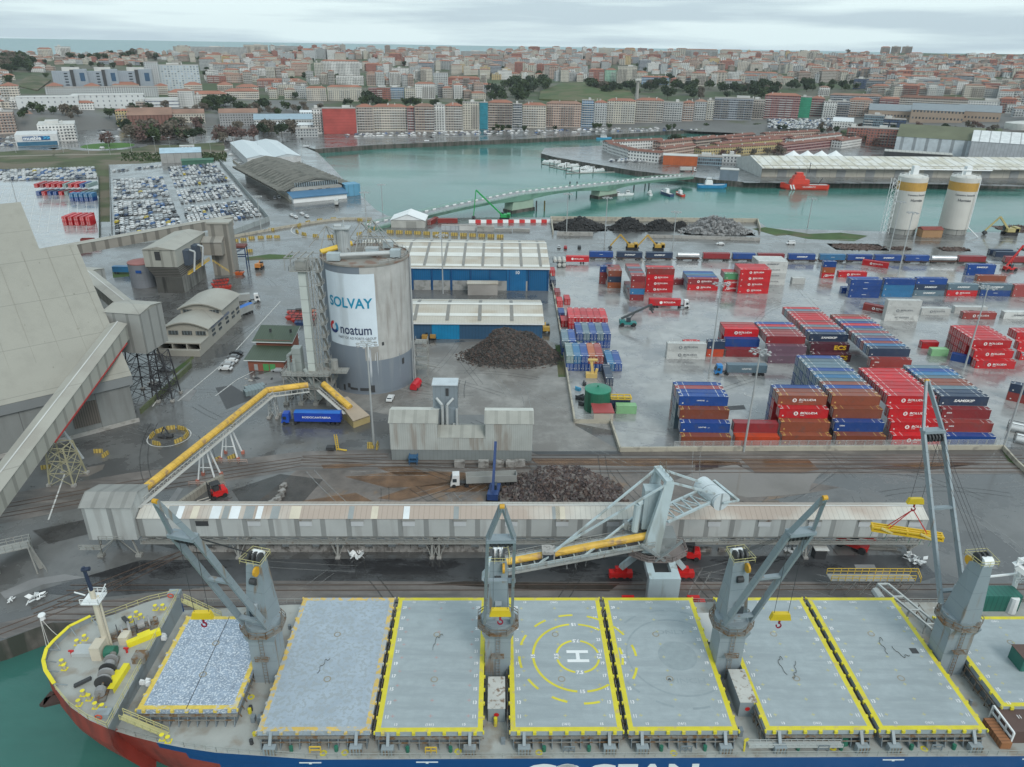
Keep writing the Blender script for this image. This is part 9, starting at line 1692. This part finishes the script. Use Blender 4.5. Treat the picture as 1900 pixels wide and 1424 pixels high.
# aft part at the right edge
x,y=sl(1692,1170,ZD); mb=MB(); 
for k in range(4): mb.bar((x+k*1.2-2,y+10-k*3.6,ZD+2.2),(x+k*1.2,y+10-k*3.6,ZD+2.2),.3); mb.bar((x+k*1.2-2,y+10-k*3.6,ZD),(x+k*1.2-2,y+10-k*3.6,ZD+2.2),.25)
mb.bar((x-2,y+10,ZD+2.2),(x+2,y-2,ZD+2.2),.35); mb.bar((x,y+10,ZD+2.2),(x+4,y-2,ZD+2.2),.35); mb.tube((x-2.5,y+7,ZD+1),(x-2.5,y+9.5,ZD+1),.8); part('aft_platform',mb,mat('ladder_grey'))
x,y=sl(1800,1135,ZD); mb=MB(); mb.box(x,x+9,y,y+3,ZD,8.6); part('green_cargo_box',mb,mat('cargo_green',(.02,.13,.1),.5,ribs=('x',.9,.2,.7))); x,y=sl(1874,1135,ZD); mb=MB(); mb.tube((x,y,ZD),(x,y,ZD+3.3),.9,.8,10); part('white_drum',mb,WHITE)
x,y=sl(1885,1238,8); mb=MB(); mb.box(x,x+5,y-1,y+2.2,8.02,10.6); part('green_cargo_box',mb,mat('cargo_green')); mb=MB(); mb.box(x-.1,x+5.1,y-1.1,y+2.3,10.62,10.7); part('box_lid',mb,mat('brown_plate',(.1,.06,.05),.7))
x,y=sl(1855,1390,ZD); mb=MB(); mb.box(x,x+1.6,y,y+4.6,ZD,ZD+1.2); part('rusty_ramp',mb,mat('ramp_rust',(.28,.12,.05),.7,ribs=('y',.6,.3,.6))); mb=MB(); mb.box(x+2.2,x+7,y+1,y+5.5,ZD,ZD+2.4); part('brown_lidded_box',mb,mat('brown_plate')); mb=MB(); mb.rail([(x+2,y+.8,ZD),(x+2,y+5.8,ZD)],2.4,.25,1.6); part('white_frame',mb,WHITE)
x,y=sl(1872,1115,ZD); mb=MB(); mb.tube((x,y,ZD),(x,y,ZD+7),.5,.4,10); mb.bar((x,y,ZD+6.5),(x-7,y-.5,ZD+6),.3); mb.bar((x,y,ZD+7),(x+4,y-3,ZD+4),.35); mb.bar((x,y+1,ZD+7),(x+1,y+1,ZD),.3); mb.rail([(x-1,y-1,ZD+5),(x+3,y-1,ZD+5)],1.2,.12,1); part('white_davit_crane',mb,WHITE)
x,y=g(1886,1050,14); mb=MB(); mb.bar((0,0,0),(8,-5,-5),1.2,.9); mb.bar((0,0,1.5),(5,0,3),.3); mb.bar((0,0,0),(0,0,1.8),.3); mb.bar((0,0,1.6),(8,-4,-2),.25); mb.poly([(-.6,-.6,.3),(5,-.6,3),(6,.6,3),(-.6,.6,.3)]); tag(mb.build('white_boom',WHITE,None,False,(x,y,14)),'tip of a white lattice boom reaching in at the right edge','crane boom')
# mooring ropes
for i,(p,q,l) in enumerate((((118,1275,9),(76,1153,1),'pale mooring rope from the bow to the quay bollard'),((100,1262,9),(75,1152,1),'second pale mooring rope beside the first'),((133,1173,9),(80,1153,1),'slack mooring rope along the quay edge'))):
    a=Vector((*g(p[0],p[1],p[2]),p[2])); b=Vector((*g(q[0],q[1],q[2]),q[2])); mb=MB(); n=8; pr=a
    for k in range(1,n+1): u=k/n; w_=a+(b-a)*u+Vector((0,0,-(2.4 if i==2 else .4)*math.sin(math.pi*u))); mb.bar(pr-a,w_-a,.09); pr=w_
    tag(mb.build('mooring_rope',mat('rope_pale',(.5,.47,.42),.8),None,False,a),l,'rope')
x,y=g(75,1155); mb=MB(); mb.tube((0,0,0),(0,0,1),.5,.4,10); mb.tube((0,0,1),(0,0,1.2),.7,.6,10); tag(mb.build('quay_bollard',WHITE,None,False,(x,y+.8,0)),'white topped bollard on the quay corner left of the bow','bollard')
# ============================================================ SHIP LOADER
LX,LY=29.5,121.0; LT=T('ship_loader','big pale grey travelling ship loader with a long boom and drum counterweight','ship loader',(LX,LY,0),GA)
lg=mat('loader_grey',(.42,.5,.52),.45,var=.08,vs=.3,c2=(.3,.33,.32),t=.58,s2=.6,streak=True); lgd=mat('loader_dark',(.22,.24,.24),.6,var=.2)
rb=mat('bogie_red',(.55,.01,.01),.35)
for x in (-6.4,6.4):
    for y in (-7,2):
        mb=MB(); mb.box(x-2.4,x+2.4,y-.7,y+.7,.5,1.6); mb.box(x-1.2,x+1.2,y-.5,y+.5,1.6,2.6); [mb.tube((x+a,y-.4,.45),(x+a,y+.4,.45),.45,n=10) for a in (-2,-.8,.8,2)]; mb.build('bogie',rb,LT)
mb=MB()
for x,y in ((-6.4,2),(6.4,2)): mb.bar((x,y,2.6),(x*.45,y*.4,7.5),1.1,1.1)
mb.build('rear_leg',lg,LT); mb=MB(); mb.bar((-2.2,-7,7.2),(-2.2,-2,7.4),1.4,1.3); mb.bar((2.4,-7,7.2),(2.4,-2,7.4),1.4,1.3); mb.hexa([(-2.9,-8,2),(3.1,-8,2),(3.1,-6.2,2),(-2.9,-6.2,2)],[(-2.9,-8.2,7.9),(3.1,-8.2,7.9),(3.1,-6.2,7.9),(-2.9,-6.2,7.9)]); mb.build('front_leg',lg,LT)
mb=MB(); P=[(6*math.cos(2*math.pi*(i+.5)/8)*1.05,4.2*math.sin(2*math.pi*(i+.5)/8)+.5) for i in range(8)]; mb.prism(P,7.9,8.2); mb.rail([(*p,8.2) for p in P+P[:1]],1.2,.12,1.1); pl=mb.build('slewing_platform',mat('loader_platform',(.2,.17,.16),.7,var=.2),LT)
mb=MB(); mb.tube((.5,.5,8.2),(.5,.5,10.4),2.3,1.8,14); mb.box(-2,3.4,-1.2,3,10,12.2); mb.bar((-3.5,-1.5,9.2),(2,-3,9.2),.8,.1); mb.bar((-1,-3.4,8.4),(4,-3.2,13),.7,.15); mb.bar((-4,-3,12),(1,-3.2,8.3),.5,.5); mb.build('machinery',lgd,LT)
ap=(1.0,0,25.2); mb=MB(); mb.hexa([(-3.4,-2.2,9.4),(0,-2.4,9.4),(0,-.6,9.4),(-3.4,-.6,9.4)],[(-.2,-1.2,24.8),(1.6,-1.2,24.8),(1.6,-.4,24.8),(-.2,-.4,24.8)]); mb.hexa([(-3.2,3.6,10.4),(0,3.6,10.4),(0,5.2,10.4),(-3.2,5.2,10.4)],[(-1.4,3.4,24.6),(.2,3.4,24.6),(.2,4.4,24.6),(-1.4,4.4,24.6)]); mb.bar((.7,-1.2,25),(-.6,4.4,25),1.5,.8); mb.build('mast',lg,LT)
mb=MB(); mb.rail([(1.2,-1.2,25.4),(-.2,4.4,25.4)],1,.08,1.2); mb.bar((.4,2,25.4),(.4,2,27.8),.1); mb.build('mast_walkway',rustm,LT)
mb=MB(); mb.box(-3.4,.2,.6,3.2,13,22); mb.build('chute_house',mat('loader_house',(.36,.43,.45),.5,ribs=('xy',2,.04,.7)),LT); mb=MB(); mb.tube((-4.4,1.2,18.6),(-4.6,1,12.4),.75,n=12); mb.tube((-4.4,1.2,18.6),(-3.4,1.6,19.2),.7,n=12); mb.build('dust_duct',lg,LT)
# boom toward the left
b0=Vector((-1.5,0,11.2)); b1=Vector((-32.5,-4.2,7.4)); mb=MB(); dn=(b1-b0).normalized(); nn=Vector((-dn.y,dn.x,0))*-1
for s in (-1.9,1.9): mb.bar(b0+nn*s,b1+nn*s*.85,.4,.9)
for i in range(13): u=i/12; p=b0+(b1-b0)*u; mb.bar(p-nn*1.9,p+nn*1.9,.25)
bm3=mb.build('boom',lg,LT); mb=MB(); up=Vector((0,0,.9)); mb.tube(b0+up,b0+(b1-b0)*.62+up,.78,n=12); mb.tube(b0+(b1-b0)*.7+up,b1+(b0-b1)*.06+up,.7,n=12); mb.build('yellow_conveyor_cover',mat('yellow_fibre_cover'),bm3)
mb=MB(); 
for s in (2.7,-2.6): mb.rail([b0+nn*s,b1+nn*s],1.1,.09,1.6); mb.bar(b0+nn*s,b1+nn*s,.7,.08)
mb.build('walkway',ladm,bm3); p=b0+(b1-b0)*.66+nn*.6; mb=MB(); mb.box(p.x-1.2,p.x+1.3,p.y-1.8,p.y+.6,p.z-.6,p.z+2.2); mb.build('boom_cabin',mat('cabin_speckled',(.33,.32,.3),.7,c2=(.12,.11,.1),t=.58,s2=2),bm3); mb=MB(); mb.box(p.x-1,p.x+1,p.y-1.95,p.y-1.82,p.z+.3,p.z+1.6); mb.build('window',GLASS,bm3)
mb=MB(); mb.tube(b1+Vector((1.4,0,2)),b1+Vector((-1,0,1.2)),1,1.2,10); mb.bar(b1,b1-Vector((1.8,0,2.5)),2.4,1.6); mb.build('boom_head',lg,bm3)
mb=MB()
for q,u,s in (((.8,-1,25),.62,1.9),((-.6,4.2,25),.74,-1.9),((-3,4,15),.45,-1.9)): mb.bar(q,b0+(b1-b0)*u+nn*s*.9,.36,.36)
mb.build('stay_pipe',lg,LT)
# counterweight boom to the right
c0=Vector((.6,1.6,15.5)); c1=Vector((11.6,6.6,17.6)); mb=MB()
for s in (-2.2,2.2):
    n2=Vector((-.4,1,0)).normalized()*s; mb.bar(c0+n2,c1+n2,.45); 
for i in range(6): u=i/6; mb.bar(c0+(c1-c0)*u+n2,c0+(c1-c0)*(u+1/6)-n2,.22); mb.bar(c0+(c1-c0)*u-n2,c0+(c1-c0)*u+n2,.22)
mb.bar((.8,-1,25),c1-n2+Vector((0,0,1)),.38); mb.bar((-.6,4.2,25),c1+n2+Vector((0,0,1)),.38); mb.build('rear_boom',lg,LT)
mb=MB(); q=Vector((-.4,1,0)).normalized(); mb.tube(c1-q*3.4,c1+q*3.4,2.0,n=20); mb.build('counterweight_drum',mat('drum_pale',(.52,.58,.6),.5,var=.1,ribs=('y',3.3,.05,.5)),LT); mb=MB(); mb.bar(c1-q*4+Vector((3.2,1,0)),c1+q*4+Vector((3.2,1,0)),.6,.5); mb.bar(c1-q*3.8,c1-q*3.9+Vector((3.4,1,0)),.3); mb.bar(c1+q*3.8,c1+q*3.9+Vector((3.4,1,0)),.3); mb.build('end_beam',lg,LT)
mb=MB(); mb.box(-5.8,-2.4,1.2,4,12.2,12.4); mb.rail([(-5.8,1.2,12.4),(-2.4,1.2,12.4)],1.2,.12,1); mb.box(-4.2,-3.4,1.4,2.2,12.4,14); mb.tube((-6,1.5,13),(-6,3,13),.9); mb.build('winch_deck',lgd,LT); mb=MB(); mb.bar((4,3,8.5),(14,5,7.2),1,.15); mb.rail([(4,2.6,8.5),(14,4.6,7.2)],1,.09,1.2); mb.build('rear_gangway',ladm,LT)
# ============================================================ HAZE
hm=bpy.data.materials.new('haze'); hm.use_nodes=True; nt=hm.node_tree; nt.nodes.clear(); o_=nt.nodes.new('ShaderNodeOutputMaterial'); v_=nt.nodes.new('ShaderNodeVolumePrincipled'); v_.inputs['Color'].default_value=(.86,.93,.97,1); v_.inputs['Density'].default_value=.00004; nt.links.new(v_.outputs[0],o_.inputs['Volume'])
mb=MB(); mb.box(-4000,4000,-200,4200,-45,190); tag(mb.build('haze',hm),'thin pale haze over the harbour and town','haze',kind='stuff')
